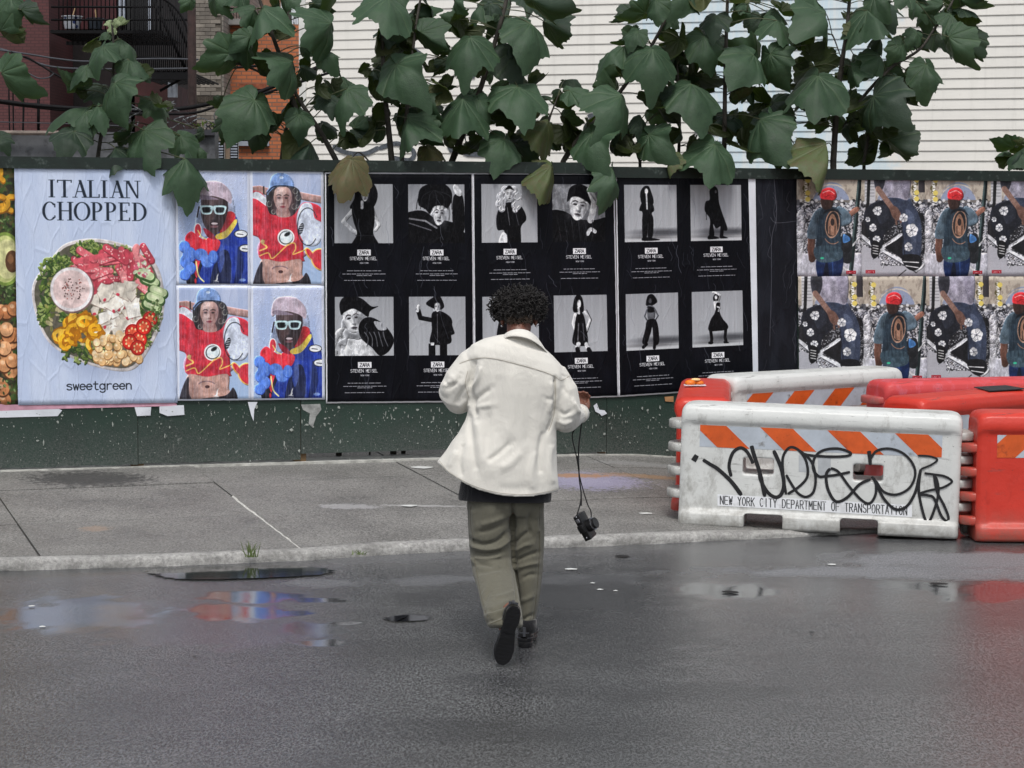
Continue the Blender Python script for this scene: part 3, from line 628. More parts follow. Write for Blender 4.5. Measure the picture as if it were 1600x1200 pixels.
def art_bw(figs, seed, name, xs, ys):
    c = Cv(700, 1090, (228,228,234)); s = c.sub(.008, .006, .992, .994); s.rect(0,0,1,1,(10,11,17))
    s.blotch(None, (18,19,27), 50, seed, .2, .6, .7, 3)
    k = 0
    for j in range(2):
        for i in range(2):
            x0, x1 = xs[i]; y0, y1 = ys[j]; p = s.sub(x0, y0, x1, y1); bwbg(p, seed*7+k, figs[k] in (f9,f10,f11,f12)); sn = p.snap(); figs[k](p); p.volume(sn, .9, 8, .17, seed*9+k); p.grain(.05, 1.5, k); k += 1
            cx = (x0+x1)/2; yb = y1
            s.rect(cx-.046, yb+.028, cx+.046, yb+.054, (236,236,240)); s.text('ZARA', cx, yb+.041, .015, .0145, (14,14,18), .24, .18)
            s.text('STEVEN', cx-.052, yb+.067, .013, .0125, (236,236,240), .24, .2); s.text('MEISEL', cx+.048, yb+.067, .013, .0112, (236,236,240), .26, .2)
            s.text('NEW', cx-.016, yb+.087, .006, .0065, (220,220,226), .26, .25); s.text('YORK', cx+.016, yb+.087, .006, .0065, (220,220,226), .26, .25)
            R = random.Random(k+seed)
            for yy, wd in ((.121,.115),(.135,.145),(.142,.05),(.163,.135)):
                x = cx-wd
                while x < cx+wd-.004:
                    l = R.uniform(.01,.04); s.line([(x, yb+yy),(min(x+l, cx+wd), yb+yy)], .0035, (214,214,222), .85); x += l+.007
    # paste streaks and scuffs: real wear on the sheet
    R = random.Random(seed+50)
    for _ in range(46):
        x, y = R.random(), R.uniform(0,.9); L = R.uniform(.03,.14); q = [(x,y)]
        for _k in range(4): q.append((q[-1][0]+R.uniform(-.012,.02), q[-1][1]+L/4))
        s.line(q, R.uniform(.0015,.0035), (120,124,136), R.uniform(.2,.65), True)
    return c.image(name)
def art_dark():
    c = Cv(200, 1090, (24,25,31)); c.blotch(None, (34,36,44), 40, 9, .1, .5, .8, 4); R = random.Random(8)
    for _ in range(16):
        x, y = R.random(), R.uniform(0,.9); q = [(x,y)]
        for _k in range(5): q.append((q[-1][0]+R.uniform(-.08,.08), q[-1][1]+R.uniform(.01,.05)))
        c.line(q, .012, (110,112,122), R.uniform(.2,.5), True)
    c.line([(.36,.2),(.5,.225),(1,.218)], .012, (120,122,132), .6, True); c.line([(.45,.0),(.48,.1),(.5,.2),(.38,.3),(.36,.5),(.3,.8)], .015, (120,122,132), .5, True)
    return c.image('dark_sheet_print')

# ---- denim posters
def city(c, seed):
    R = random.Random(seed); c.rect(0,0,1,1,(178,178,188)); c.rect(0,0,1,.3,(190,180,166)); c.blob([(.26,.30),(.3,.17),(.5,.1),(.7,.14),(.8,.3)], (148,158,184)); c.line(_arc(.53,.30,.3,.18,180,360,10), .02, (210,200,186))
    c.rect(0,.27,1,.30,(120,116,112)); c.blotch(None, (120,108,100), 12, seed+2, .2, .3, .5, 2)
    m = c.sub(0,.29,1,.80); m.blotch(None, (236,236,240), 5, seed+5, .12, .12, .9, .8); m.blotch(None, (26,27,32), 6, seed+6, .10, .10, .92, .9); m.blotch(None, (90,94,106), 9, seed+7, .3, .1, .8, .8)
    for _ in range(60): x = R.random(); c.ell(x, R.uniform(.27,.33), .025, .014, R.choice([(40,40,44),(220,220,222),(90,90,96)]))
    for _ in range(120):
        x, y = R.random(), R.uniform(.34,.78); a = R.random()*6.28; r = R.uniform(.02,.06)
        c.line(_arc(x, y, r, r*.65, R.uniform(0,360), R.uniform(90,300), 5), .014, R.choice([(236,236,238),(30,30,34),(60,62,70),(206,208,214),(24,24,28)]), .9)
    
    for _ in range(40): x = R.uniform(0,1); c.line([(x,R.uniform(.4,.8)),(x+R.uniform(-.2,.2),R.uniform(.4,.8))], .012, R.choice([(230,230,234),(28,28,32)]), .8)
def posy(c, x):
    for k in range(5): c.ell(x+.02*math.sin(k*2.2), .07+.04*k, .045, .02, (92,84,52), k); 
    for k in range(7): y = .06+.034*k; c.line([(x-.018,y),(x+.02,y+.004),(x-.012,y+.016),(x+.02,y+.02)], .016, (242,242,238))
    for k in (0,4,6): c.ell(x+.03*(-1)**k, .08+.03*k, .04, .024, (226,206,110), .4*k)
def tab(c, x, y):
    c.rect(x-.075, y-.016, x+.075, y+.016, (168,24,40)); c.text("Levi's", x, y, .019, .016, (246,240,240), .22, .2)
def art_back():
    c = Cv(300, 490, (196,196,204)); city(c, 3); posy(c, .14); R = random.Random(4); sn = c.snap()
    c.rect(0,.78,1,1,(188,188,198)); c.blob([(.0,.42),(.12,.4),(.1,.8),(0,.85)], (206,206,212), .6)
    c.line([(.99,-.02),(.83,1.0)], .065, (26,36,38)); c.line([(.975,-.02),(.815,1.0)], .014, (70,86,86))
    c.line([(.66,.84),(.96,.64)], .03, (232,234,238)); c.blob([(.66,.64),(.84,.6),(.84,.86),(.68,.84)], (30,32,36)); c.line([(.86,.38),(.95,.36),(.99,.42)], .04, (226,226,230)); c.blob([(.72,.6),(.8,.62),(.82,.66),(.72,.68)], (70,120,180)); c.line([(.68,.9),(.9,.99)], .03, (240,240,242))
    c.line([(.23,.60),(.22,.74),(.24,.82)], .11, (92,62,52)); c.ell(.235,.83,.05,.035,(84,56,46))
    c.line([(.78,.44),(.88,.38),(.93,.36)], .08, (130,90,76)); c.blob([(.24,.42),(.34,.35),(.44,.36),(.42,.6),(.2,.64),(.16,.58)], (74,90,102)); c.blob([(.62,.34),(.76,.36),(.86,.46),(.76,.52),(.64,.5)], (88,106,120))
    c.blob([(.32,.82),(.70,.80),(.64,1.05),(.36,1.05)], (24,42,84)); c.blob([(.46,.84),(.5,1.05),(.4,1.05)], (14,22,44)); c.line([(.55,.85),(.56,1)], .02, (44,70,122))
    c.blob([(.36,.38),(.46,.34),(.60,.34),(.68,.42),(.68,.6),(.66,.78),(.34,.82),(.28,.76),(.32,.56)], (40,54,66)); c.blob([(.28,.72),(.66,.72),(.68,.84),(.34,.86)], (58,76,88))
    for k in range(7): x = .32+.06*k; c.line([(x,.44),(x-.01,.6),(x+.01,.76)], .02, (30,42,54), .5, True)
    c.blob([(.38,.22),(.5,.20),(.56,.26),(.54,.34),(.42,.36),(.37,.3)], (56,38,34)); c.blob([(.36,.24),(.38,.18),(.48,.15),(.58,.17),(.62,.23),(.58,.27),(.48,.265),(.4,.26)], (198,44,50)); c.line([(.40,.2),(.5,.18),(.58,.21)], .012, (240,190,190), .8, True); c.line([(.44,.24),(.52,.22),(.6,.24)], .012, (130,20,28), .9, True)
    c.ell(.55,.50,.115,.135,(168,132,112),.1); c.ell(.55,.50,.10,.12,(34,34,38),.1); c.blob([(.49,.46),(.55,.40),(.61,.46),(.62,.58),(.55,.61),(.48,.58)], (150,112,92)); c.ell(.55,.48,.03,.035,(40,32,32)); c.line([(.51,.52),(.51,.6)], .012, (40,32,32)); c.line([(.59,.52),(.59,.6)], .012, (40,32,32)); c.line(_arc(.56,.55,.16,.14,60,140,7), .012, (150,112,92)); c.blob([(.40,.41),(.46,.36),(.6,.36),(.7,.42),(.6,.38),(.48,.38)], (20,24,32))
    c.ell(.39,.825,.03,.010,(60,180,140)); c.volume(sn, 1.0, 8, .15, 61); tab(c, .84, .965); c.grain(.10, 1.8, 6)
    return c.image('denim_back_print')
def art_sit():
    c = Cv(300, 490, (196,196,204)); city(c, 9); R = random.Random(6); c.rect(.05,.0,.22,.3,(196,196,200)); 
    for k in range(8): c.line([(.06,.02+.03*k),(.2,.02+.03*k)], .01, (120,120,126))
    c.blob([(.0,.72),(.3,.8),(.6,.95),(.9,1.05),(-.05,1.05)], (176,176,184)); c.rect(0,.86,1,1,(180,180,188)); c.rect(.9,.0,1.0,.2,(60,56,60)); sn = c.snap()
    c.line([(.12,.0),(.10,.3),(.06,.44)], .05, (26,26,28)); c.ell(.14,.56,.17,.14,(16,16,18)); c.ell(.14,.56,.12,.1,(120,122,130)); c.ell(.14,.56,.10,.08,(22,22,24)); 
    c.blob([(.0,.5),(.3,.34),(.7,.38),(.98,.42),(1.0,.75),(.86,.86),(.6,.8),(.3,.76),(.1,.7)], (30,30,34)); 
    q_ = c.sub(.3,.48,1,.9); q_.blotch(None, (226,228,234), 4.5, 71, .2, .1, .85, .8); q_.blotch(None, (20,20,24), 5, 72, .12, .1, .8, .8)
    for _ in range(60):
        x, y = R.uniform(.1,1), R.uniform(.5,.88); c.line([(x,y),(x+R.uniform(-.1,.1),y+R.uniform(-.06,.06))], .014, R.choice([(220,222,228),(40,40,44),(150,152,160),(18,18,20)]))
    c.line([(.0,.64),(.2,.72),(.32,.74),(.62,.6)], .05, (206,208,214)); c.line([(.32,.76),(.62,.86),(.86,.96)], .04, (214,216,222)); c.line([(.86,.96),(.98,.9),(1.0,.8)], .03, (226,228,232), 1, True)
    c.poly([(.36,.72),(.64,.62),(.88,.90),(.7,.86)], (24,24,28)); c.line([(.30,.73),(.62,.60)], .045, (214,216,222)); c.line([(.31,.745),(.6,.84),(.88,.945)], .045, (222,224,230)); c.line([(.0,.61),(.18,.70)], .06, (208,210,216)); c.line([(.0,.635),(.17,.725)], .014, (60,60,66)); c.line([(.33,.77),(.86,.965)], .012, (50,50,56))
    c.blob([(.06,.36),(.2,.29),(.45,.27),(.54,.38),(.50,.50),(.36,.60),(.31,.73),(.16,.71),(.11,.58),(.04,.46)], (28,30,38)); c.blob([(.34,.26),(.70,.24),(.83,.33),(.93,.46),(.95,.64),(.91,.82),(.67,.82),(.65,.66),(.64,.52),(.52,.44),(.44,.34)], (56,64,84))
    c.blob([(.7,.36),(.84,.44),(.86,.7),(.8,.78),(.76,.56)], (84,94,116), .6); c.line([(.64,.5),(.66,.66),(.68,.8)], .02, (28,32,44), .8, True); c.blob([(.22,.34),(.38,.32),(.44,.42),(.3,.5)], (50,54,66), .6)
    c.blob([(.34,-.05),(.74,-.05),(.75,.25),(.58,.25),(.38,.23),(.32,.14)], (158,154,170)); c.blob([(.60,.0),(.74,.0),(.73,.24),(.64,.2)], (128,124,142), .6)
    c.blob([(.20,.0),(.36,.0),(.36,.12),(.28,.2),(.21,.15)], (46,46,54)); c.line([(.26,.16),(.38,.26),(.50,.36)], .085, (126,98,88)); c.blob([(.44,.32),(.56,.34),(.63,.42),(.60,.46),(.54,.46),(.48,.42)], (112,82,72)); c.line([(.54,.44),(.55,.50)], .03, (112,82,72)); c.line([(.60,.43),(.62,.485)], .03, (112,82,72))
    for x, y, r in ((.25,.37,.065),(.18,.53,.05),(.66,.44,.06),(.79,.56,.085),(.74,.72,.06),(.24,.64,.05),(.1,.45,.035)):
        for k in range(6): a = k*1.047+x*9; g = R.randint(196,240); rr = r*R.uniform(.42,.62); c.ell(x+r*.62*math.cos(a), y+r*.40*math.sin(a), rr, rr*.62, (g,g+1,g+4), a)
        for k in range(6): a = k*1.047+.5+x*9; c.line([(x+r*.2*math.cos(a), y+r*.12*math.sin(a)), (x+r*.9*math.cos(a), y+r*.56*math.sin(a))], .007, (70,74,88), .8)
        c.ell(x, y, r*.16, r*.11, (60,64,78))
    c.blob([(.18,.66),(.28,.68),(.28,.78),(.2,.83),(.15,.78)], (18,18,20)); 
    for k in range(4): c.line([(.18,.7+.025*k),(.26,.71+.025*k)], .012, (232,232,234))
    c.blob([(.64,.80),(.90,.8),(.95,.89),(.82,.95),(.68,.9)], (22,22,26)); c.line([(.66,.86),(.9,.87)], .016, (220,220,224)); c.line([(.70,.90),(.9,.92)], .016, (220,220,224)); c.line([(.70,.94),(.58,1.0)], .014, (30,30,32))
    c.volume(sn, 1.0, 8, .15, 63, vs=1.4); posy(c, .84); tab(c, .14, .955); c.grain(.10, 1.8, 7)
    return c.image('denim_seat_print')
def art_label():
    c = Cv(1000, 76, (226,228,232)); x0 = .015
    words = 'NEW YORK CITY DEPARTMENT OF TRANSPORTATION'; n = len(words); w = .0158; g = .0072; x = x0
    for ch in words:
        if ch != ' ':
            for st in FONT[ch]: c.line([(x+px/4*w, .86-py/6*.70) for px, py in st], .0048, (30,32,36))
        x += w+g
    c.blotch(None, (236,238,240), 7, 3, .42, .12, .8); c.blotch(None, (150,150,150), 30, 8, .25, .4, .25)
    return c.image('label_print')
# ================================================================== LARGE STRUCTURE
A0 = G(481, 866, .05); SA = rad(19.5)
EU = Vector((math.cos(SA), math.sin(SA), 0)); EV = Vector((-math.sin(SA), math.cos(SA), 0))
def sstep(a, b, x): t = min(1, max(0, (x-a)/(b-a))); return t*t*(3-2*t)
def hz(p):
    """the walk falls from the fence to the kerb and flattens out at the dropped kerb on the right"""
    return .05 + .042*max(0.0, (p-A0).dot(EV))*(1-.72*sstep(.6, 2.4, p.x)) - .04*sstep(.9, 2.6, p.x)
def Gs(x, y):
    z = .05
    for _ in range(12): p = G(x, y, z); z = hz(p)
    return p
F0 = Gs(0, 737); F1 = Gs(1040, 714)
FU = (F1 - F0); FU.z = 0; FU.normalize(); FN = Vector((FU.y, -FU.x, 0)).normalized()   # towards the street
def FP(x, y, off=0.0): return onplane(x, y, F0 + FN*off, FN)
def fuz(x, y):
    p = FP(x, y) - F0; return p.dot(FU), p.z + F0.z
def fpt(u, z, off=0.0):
    p = F0 + FU*u + FN*off; return Vector((p.x, p.y, z))

# ---- road: one sheet out to the horizon, fine mesh where it is near
def axis(lo, hi, step, far):
    mid = list(np.arange(lo, hi + 1e-6, step)); out = []; d = step
    a = lo
    while a > -far: d *= 1.5; a -= d; out.insert(0, a)
    d = step; b = hi; tail = []
    while b < far: d *= 1.5; b += d; tail.append(b)
    return np.array(out + mid + tail)
def ell_mask(px, py, cx, cy, rx, ry, seed, rag=.35):
    n = fbm2(px/38.0, py/7.0, seed, 4)
    d = np.hypot((px-cx)/rx, (py-cy)/ry) + n*rag*1.6
    return np.clip((1.15-d)/.45, 0, 1)
def make_road():
    xs = axis(-3.6, 4.4, .045, 400); ys = axis(7.6, 14.6, .05, 500)
    X, Y = np.meshgrid(xs, ys); nx, ny = len(xs), len(ys)
    co = np.stack([X.ravel(), Y.ravel(), np.zeros(X.size)], 1)
    front = co[:, 1] > 3
    px, py = proj(np.where(front[:, None], co, np.array([[0, 10, 0]])))
    px = np.where(front, px, -9e3); py = np.where(front, py, 9e3)
    wet = np.zeros(len(co)); dry = np.zeros(len(co)); dark = np.zeros(len(co))
    for k, (cx, cy, rx, ry, a) in enumerate(((135,962,150,36,.75),(400,934,95,11,1.0),(385,958,105,15,.95),(330,985,240,34,.45),(500,938,60,5,.9),(545,974,30,5,1.0),(505,1004,48,7,1.0),(490,985,60,16,.75),(640,966,34,7,1.0),
            (1550,925,90,18,.9),(1130,924,95,13,.8),(1450,915,90,8,.75),(1300,935,260,34,.35),(620,938,60,14,.35),(1150,960,90,40,.25))):
        wet = np.maximum(wet, ell_mask(px, py, cx, cy, rx, ry, 11+k)*a)
    for k, (cx, cy, rx, ry, a) in enumerate(((1330,893,260,9,1.0),(1520,876,230,12,1.0),(1500,893,200,12,.8),(500,912,60,7,.6),(660,908,90,8,.5),(900,905,90,9,.4),(420,870,500,9,.3))):
        dry = np.maximum(dry, ell_mask(px, py, cx, cy, rx, ry, 31+k, .45)*a)
    for k, (cx, cy, rx, ry, a) in enumerate(((930,930,140,40,.8),(980,990,150,60,.5),(660,935,60,12,.6),(650,1140,140,22,.5),(1010,1080,260,16,.4),(800,1150,220,12,.4),(760,1065,60,18,.5))):  # ragged patches where the asphalt colour is darker
        dark = np.maximum(dark, ell_mask(px, py, cx, cy, rx, ry, 51+k, .4)*a)
    z = .004*fbm2(co[:, 0]*1.3, co[:, 1]*1.3, 5, 3); near = (np.abs(co[:, 0]) < 12) & (np.abs(co[:, 1]-10) < 12)
    co[:, 2] = np.where(near, z, 0)
    idx = np.arange(nx*ny).reshape(ny, nx)
    f = np.stack([idx[:-1, :-1], idx[:-1, 1:], idx[1:, 1:], idx[1:, :-1]], -1).reshape(-1, 4)
    me = bpy.data.meshes.new('road'); me.from_pydata(co.tolist(), [], f.tolist()); me.update()
    for nm, a in (('wet', wet), ('dry', dry), ('dark_tone', dark)):
        at = me.attributes.new(nm, 'FLOAT', 'POINT'); at.data.foreach_set('value', a.astype(np.float32))
    t = NT('wet_asphalt'); v = t.coord()
    g1 = t.voro(v, 120, 'F1', 'Color'); g2 = t.noise(t.mapping(v, (1,.32,1)), 95, 7, .92); big = t.noise(v, .9, 6, .6); med = t.noise(v, 9, 5, .7)
    W, D, K = t.attr('wet'), t.attr('dry'), t.attr('dark_tone')
    col = t.ramp(g2, .42, .60, (.006,.0065,.008,1), (.19,.193,.20,1))
    spk = t.ramp(t.math('MULTIPLY', t.new('ShaderNodeSeparateColor').outputs[0], 1.0), .90, .95, 0.0, 1.0)
    sep = spk.node.inputs[0].links[0].from_node.inputs[0].links[0].from_node; t.l.new(g1, sep.inputs[0])
    col = t.mix(spk, col, (.16,.16,.165,1))
    col = t.mix(t.ramp(big, .36, .64, 0.0, .4), col, (.02,.021,.024,1))
    col = t.mix(t.math('MULTIPLY', D, .8), col, t.ramp(g2, .4, .62, (.10,.105,.115,1), (.32,.325,.34,1)))
    col = t.mix(t.math('MULTIPLY', K, .55), col, (.018,.019,.022,1))
    base = t.ramp(med, .25, .75, .15, .28); base = t.mix(t.ramp(big, .3, .7), base, .20)
    r = t.mix(D, base, .62); r = t.mix(K, r, .30); r = t.mix(t.ramp(W, .1, .85), r, .055)
    h = t.math('ADD', t.math('MULTIPLY', t.voro(v, 150), .6), t.math('MULTIPLY', g2, .7))
    nb = t.new('ShaderNodeBump'); nb.inputs['Distance'].default_value = .0045; t.l.new(h, nb.inputs['Height'])
    t.l.new(t.mix(t.ramp(W, .15, .8), .36, .02), nb.inputs['Strength'])
    t.set(col, r, nb.outputs[0], None, .5)
    me.materials.append(t.m)
    tag(mesh_obj('road', me, None, None, True), 'wet dark asphalt street with puddles', None, None, 'structure')
make_road()

# ---- sidewalk slabs and kerb
def concrete():
    t = NT('damp_concrete'); v = t.new('ShaderNodeNewGeometry').outputs['Position']; oi = t.new('ShaderNodeObjectInfo').outputs['Random']
    n1 = t.noise(v, 1.6, 7, .65); n2 = t.noise(t.mapping(v, (1,.4,1)), 75, 6, .88); n3 = t.noise(v, 14, 5, .7)
    col = t.ramp(n1, .32, .68, (.15,.147,.14,1), (.27,.265,.252,1))
    col = t.mix(t.ramp(n2, .52, .62, 0.0, .75), col, (.42,.41,.39,1)); col = t.mix(t.ramp(n2, .40, .49, .85, 0.0), col, (.04,.039,.038,1))
    col = t.mix(t.ramp(n3, .62, .74, 0.0, .35), col, (.06,.058,.055,1))
    col = t.mix(t.math('MULTIPLY', oi, .25), col, (.16,.157,.15,1))
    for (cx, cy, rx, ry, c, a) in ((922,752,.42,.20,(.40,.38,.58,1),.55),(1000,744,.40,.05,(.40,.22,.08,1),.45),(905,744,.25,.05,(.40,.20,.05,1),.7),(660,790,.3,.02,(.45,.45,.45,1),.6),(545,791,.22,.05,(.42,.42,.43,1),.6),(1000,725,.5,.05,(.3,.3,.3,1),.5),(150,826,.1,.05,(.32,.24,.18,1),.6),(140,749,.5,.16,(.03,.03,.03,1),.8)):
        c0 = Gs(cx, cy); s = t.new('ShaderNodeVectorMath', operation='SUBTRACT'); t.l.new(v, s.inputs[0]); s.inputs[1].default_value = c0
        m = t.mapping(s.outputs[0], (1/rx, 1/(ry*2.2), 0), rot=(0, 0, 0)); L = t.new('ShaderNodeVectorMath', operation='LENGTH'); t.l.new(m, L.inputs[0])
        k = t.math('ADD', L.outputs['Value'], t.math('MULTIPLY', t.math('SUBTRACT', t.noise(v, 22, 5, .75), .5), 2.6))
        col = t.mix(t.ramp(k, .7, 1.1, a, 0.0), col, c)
    b = t.bump(t.math('ADD', n2, t.math('MULTIPLY', n3, .8)), .7, .006)
    return t.set(col, t.ramp(n1, .3, .7, .45, .75), b)
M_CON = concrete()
KB = [G(x, y, 0) for x, y in ((-260,905),(0,893),(245,886),(480,876),(600,867),(730,861),(1000,851),(1250,839),(1420,829),(1700,815))]
KB.insert(0, KB[0]-(KB[1]-KB[0]).normalized()*20); KB.append(KB[-1]+(KB[-1]-KB[-2]).normalized()*20)
def kerb_v(u):
    for a, b in zip(KB[:-1], KB[1:]):
        ua, ub = (a-A0).dot(EU), (b-A0).dot(EU)
        if ua <= u <= ub: return (a-A0).dot(EV) + ((b-a).dot(EV))*(u-ua)/(ub-ua)
    return -.2
def grid_top(p00, eu, ev, lu, lv, n, zf, drop=.07, gap=.006, near_row=False):
    V = []; F = []
    for j in range(n+1):
        for i in range(n+1):
            p = p00 + eu*(gap + (lu-2*gap)*i/n) + ev*(gap + (lv-2*gap)*j/n)
            u_, v_ = (p-A0).dot(EU), (p-A0).dot(EV)
            if near_row: t0 = kerb_v(u_)+.10; p = p + ev*((t0 + (v1-t0)*(v_+.55)/(v1+.55)) - v_)
            p = Vector((p.x, p.y, zf(p))); V.append(p)
    for j in range(n):
        for i in range(n): a = j*(n+1)+i; F.append((a, a+1, a+n+2, a+n+1))
    rim = [i for i in range(n+1)] + [(j*(n+1)+n) for j in range(1, n+1)] + [n*(n+1)+i for i in range(n-1, -1, -1)] + [j*(n+1) for j in range(n-1, 0, -1)]
    b = len(V); V += [V[i] - Vector((0, 0, drop)) for i in rim]; m = len(rim)
    for k in range(m): F.append((rim[k], b+k, b+(k+1) % m, rim[(k+1) % m]))
    return V, F
walk = empty('sidewalk', (A0.x, A0.y, 0), None, None); walk['kind'] = 'structure'; walk['label'] = 'worn concrete sidewalk of large square flags between kerb and fence'
v1 = (Gs(200, 812) - A0).dot(EV)
VE = [-.55, v1, v1 + 1.3, v1 + 2.6, v1 + 3.9]
for k in range(-6, 8):
    for j in range(4):
        jit = RNG.uniform(-.0035, .0035); tx, ty = RNG.uniform(-.002, .002, 2)
        p00 = A0 + EU*(1.53*k) + EV*VE[j]
        V, F = grid_top(p00, EU, EV, 1.53, VE[j+1]-VE[j], 8, lambda p: hz(p)+jit+tx*(p-p00).x+ty*(p-p00).y, near_row=(j == 0))
        mesh_obj('slab', pyd(V, F), M_CON, walk, True).data.set_sharp_from_angle(angle=rad(35))
mb = MB(); L = []
for t_ in np.linspace(.12, 2.1, 22): q = A0 + EV*t_; L.append(Vector((q.x, q.y, hz(q))))
mb.tube([p + Vector((RNG.uniform(-.006, .006), 0, -.009)) for p in L], .014, 5); mb.obj('joint_filler', simple('pale_mortar', (196,196,190), .8, .25, 20), walk)
# earth under and behind
mb = MB(); q = A0 + EV*(VE[-1]-.1) - EU*60
mb.add([Vector((q.x, q.y, .02)), Vector((q.x, q.y, .02))+EU*160, Vector((q.x, q.y, .02))+EU*160+EV*120, Vector((q.x, q.y, .02))+EV*120], [(0,1,2,3)])
tag(mb.obj('ground', simple('yard_earth', (92,84,72), .95, .3, 3)), 'bare yard ground behind the fence', None, None, 'structure')
def make_kerb():
    base = KB
    line = []
    for a, b in zip(base[:-1], base[1:]):
        n = max(2, int((b-a).length/.035)) if (b-a).length < 15 else 8
        line += [a.lerp(b, i/n) for i in range(n)]
    prof = [(0, -.03), (.0, .25), (.004, .62), (.014, .90), (.028, 1.02), (.05, 1.06), (.085, 1.06), (.118, 1.03), (.122, .5)]
    V = []; F = []; n = len(prof)
    for i, p in enumerate(line):
        h = hz(p) + .006
        for k, (o, z) in enumerate(prof):
            e = .010*mnoise.noise(Vector((p.x*9, p.y*9, k*.7))) + .007*mnoise.noise(Vector((p.x*31, p.y*31, k))) if k < 6 else .004*mnoise.noise(Vector((p.x*20, k, 0)))
            V.append(Vector((p.x, p.y, 0)) + EV*(o+e*(1 if k < 5 else .3)) + Vector((0, 0, h*z + (e*.8 if k > 2 else 0))))
    for i in range(len(line)-1):
        for k in range(n-1): a = i*n+k; F.append((a, a+n, a+n+1, a+1))
    t = NT('kerb_concrete'); v = t.coord(); n2 = t.noise(v, 38, 6, .85); n1 = t.noise(v, 5, 5, .7)
    col = t.ramp(n2, .3, .72, (.16,.157,.15,1), (.66,.65,.63,1)); col = t.mix(t.ramp(n1, .36, .6, .55, 0.0), col, (.12,.118,.11,1))
    t.set(col, .75, t.bump(n2, .8, .012)); o = mesh_obj('kerb', pyd(V, F), t.m, None, True)
    tag(o, 'chipped pale concrete kerb along the sidewalk', None, None, 'structure')
make_kerb()

# ---- kerbside puddles (thin films of water)
def water(name, pts, z, label):
    o = catmull(pts, 6, True); V = [G(x + 6*math.sin(i*1.7), y, z) for i, (x, y) in enumerate(o)]
    if sum((V[i].x*V[(i+1) % len(V)].y - V[(i+1) % len(V)].x*V[i].y) for i in range(len(V))) > 0: V = V[::-1]
    t = NT('water'); t.set((.012,.013,.015,1), .07, t.bump(t.noise(t.coord(), 6, 2), .03, .004), None, .5)
    tag(mesh_obj(name, pyd(V, [tuple(range(len(V)))[::-1]]), t.m), label, None, None, 'structure')
water('puddle', [(226,891),(262,888),(380,884),(468,884),(512,889),(520,894),(480,899),(400,903),(300,905),(262,902),(240,897)], .009, 'long puddle lying along the kerb')
water('puddle', [(600,967),(612,963),(636,961),(656,962),(672,966),(660,969),(640,970),(618,971)], .0085, 'small puddle in the middle of the street')

# ---- fence: green plywood hoarding
def fence_mat():
    t = NT('hoarding_green'); v = t.new('ShaderNodeNewGeometry').outputs['Position']
    z = t.new('ShaderNodeSeparateXYZ'); t.l.new(v, z.inputs[0]); Z = z.outputs['Z']
    n = t.noise(v, 3, 6, .65); col = t.ramp(n, .3, .7, (.005,.019,.0125,1), (.013,.038,.026,1))
    grime = t.math('MULTIPLY', t.ramp(t.math('ADD', Z, t.math('MULTIPLY', n, .35)), .38, .80, 1.0, 0.0), t.ramp(t.noise(v, 90, 4, .8), .40, .62, .15, 1.0))
    col = t.mix(t.math('MULTIPLY', grime, .6), col, (.15,.155,.15,1))
    s1 = t.ramp(t.noise(t.mapping(v, (1,1,.55)), 26, 5, .72), .655, .685, 0.0, .9); s1 = t.math('MULTIPLY', s1, t.ramp(t.noise(v, 2.3, 3), .42, .6, .1, 1.0))
    s2 = t.ramp(t.noise(v, 80, 3, .7), .66, .72, 0.0, .7)
    col = t.mix(s1, col, (.50,.51,.48,1)); col = t.mix(s2, col, (.30,.32,.30,1))
    str_ = t.ramp(t.noise(t.mapping(v, (30,30,1.2)), 1, 4, .6), .62, .75, 0.0, .35); col = t.mix(str_, col, (.02,.025,.022,1))
    return t.set(col, t.ramp(n, .3, .7, .45, .7), t.bump(t.math('ADD', t.noise(v, 40, 5, .7), t.math('MULTIPLY', s1, .6)), .35, .004))
M_FEN = fence_mat(); M_RAIL = simple('rail_green', (13,30,24), .6, .25, 9, .3, 50, dirt=((70,80,76), 14, .58, .7))
fence = empty('hoarding_fence', (F0.x, F0.y, F0.z), 'long green plywood hoarding fence pasted with posters behind the sidewalk', 'fence', rot=math.atan2(FU.y, FU.x))
uS = fuz(470, 650)[0]; topz = fuz(700, 252)[1]
UMIN, UMAX = uS - 1.22*6, uS + 1.22*10
for k in range(-6, 10):
    u0 = uS + 1.22*k; zb = hz(fpt(u0+.6, 0)) + .012 + RNG.uniform(0, .015) + (.055 if k == 0 else 0); off = RNG.uniform(-.004, .004)
    n = 14; V = []; F = []
    for fr in (off, off-.018):                        # ragged lower edge
        for i in range(n+1):
            u = u0+.002+(1.216)*i/n; V.append(fpt(u, zb + RNG.uniform(0, .012)*(k != 0), fr)); V.append(fpt(u, topz-.03, fr))
    m = 2*(n+1)
    for i in range(n):
        a = 2*i; F += [(a, a+2, a+3, a+1), (m+a, m+a+1, m+a+3, m+a+2), (a, m+a, m+a+2, a+2), (a+1, a+3, m+a+3, m+a+1)]
    F += [(0, 1, m+1, m), (2*n, m+2*n, m+2*n+1, 2*n+1)]
    mesh_obj('panel', pyd(V, F), M_FEN, fence)
for a in range(4):
    mb = MB(); u0 = UMIN + a*4.88; u1 = u0+4.875; zt = topz + (-.028 if a == 2 else 0)
    V = [fpt(u, z, o) for o in (.030, -.06) for u, z in ((u0, zt-.085), (u1, zt-.085), (u1, zt), (u0, zt))]
    mb.add(V, [(0,1,2,3), (5,4,7,6), (4,0,3,7), (1,5,6,2), (3,2,6,7), (4,5,1,0)]); mb.obj('top_rail', M_RAIL, fence)
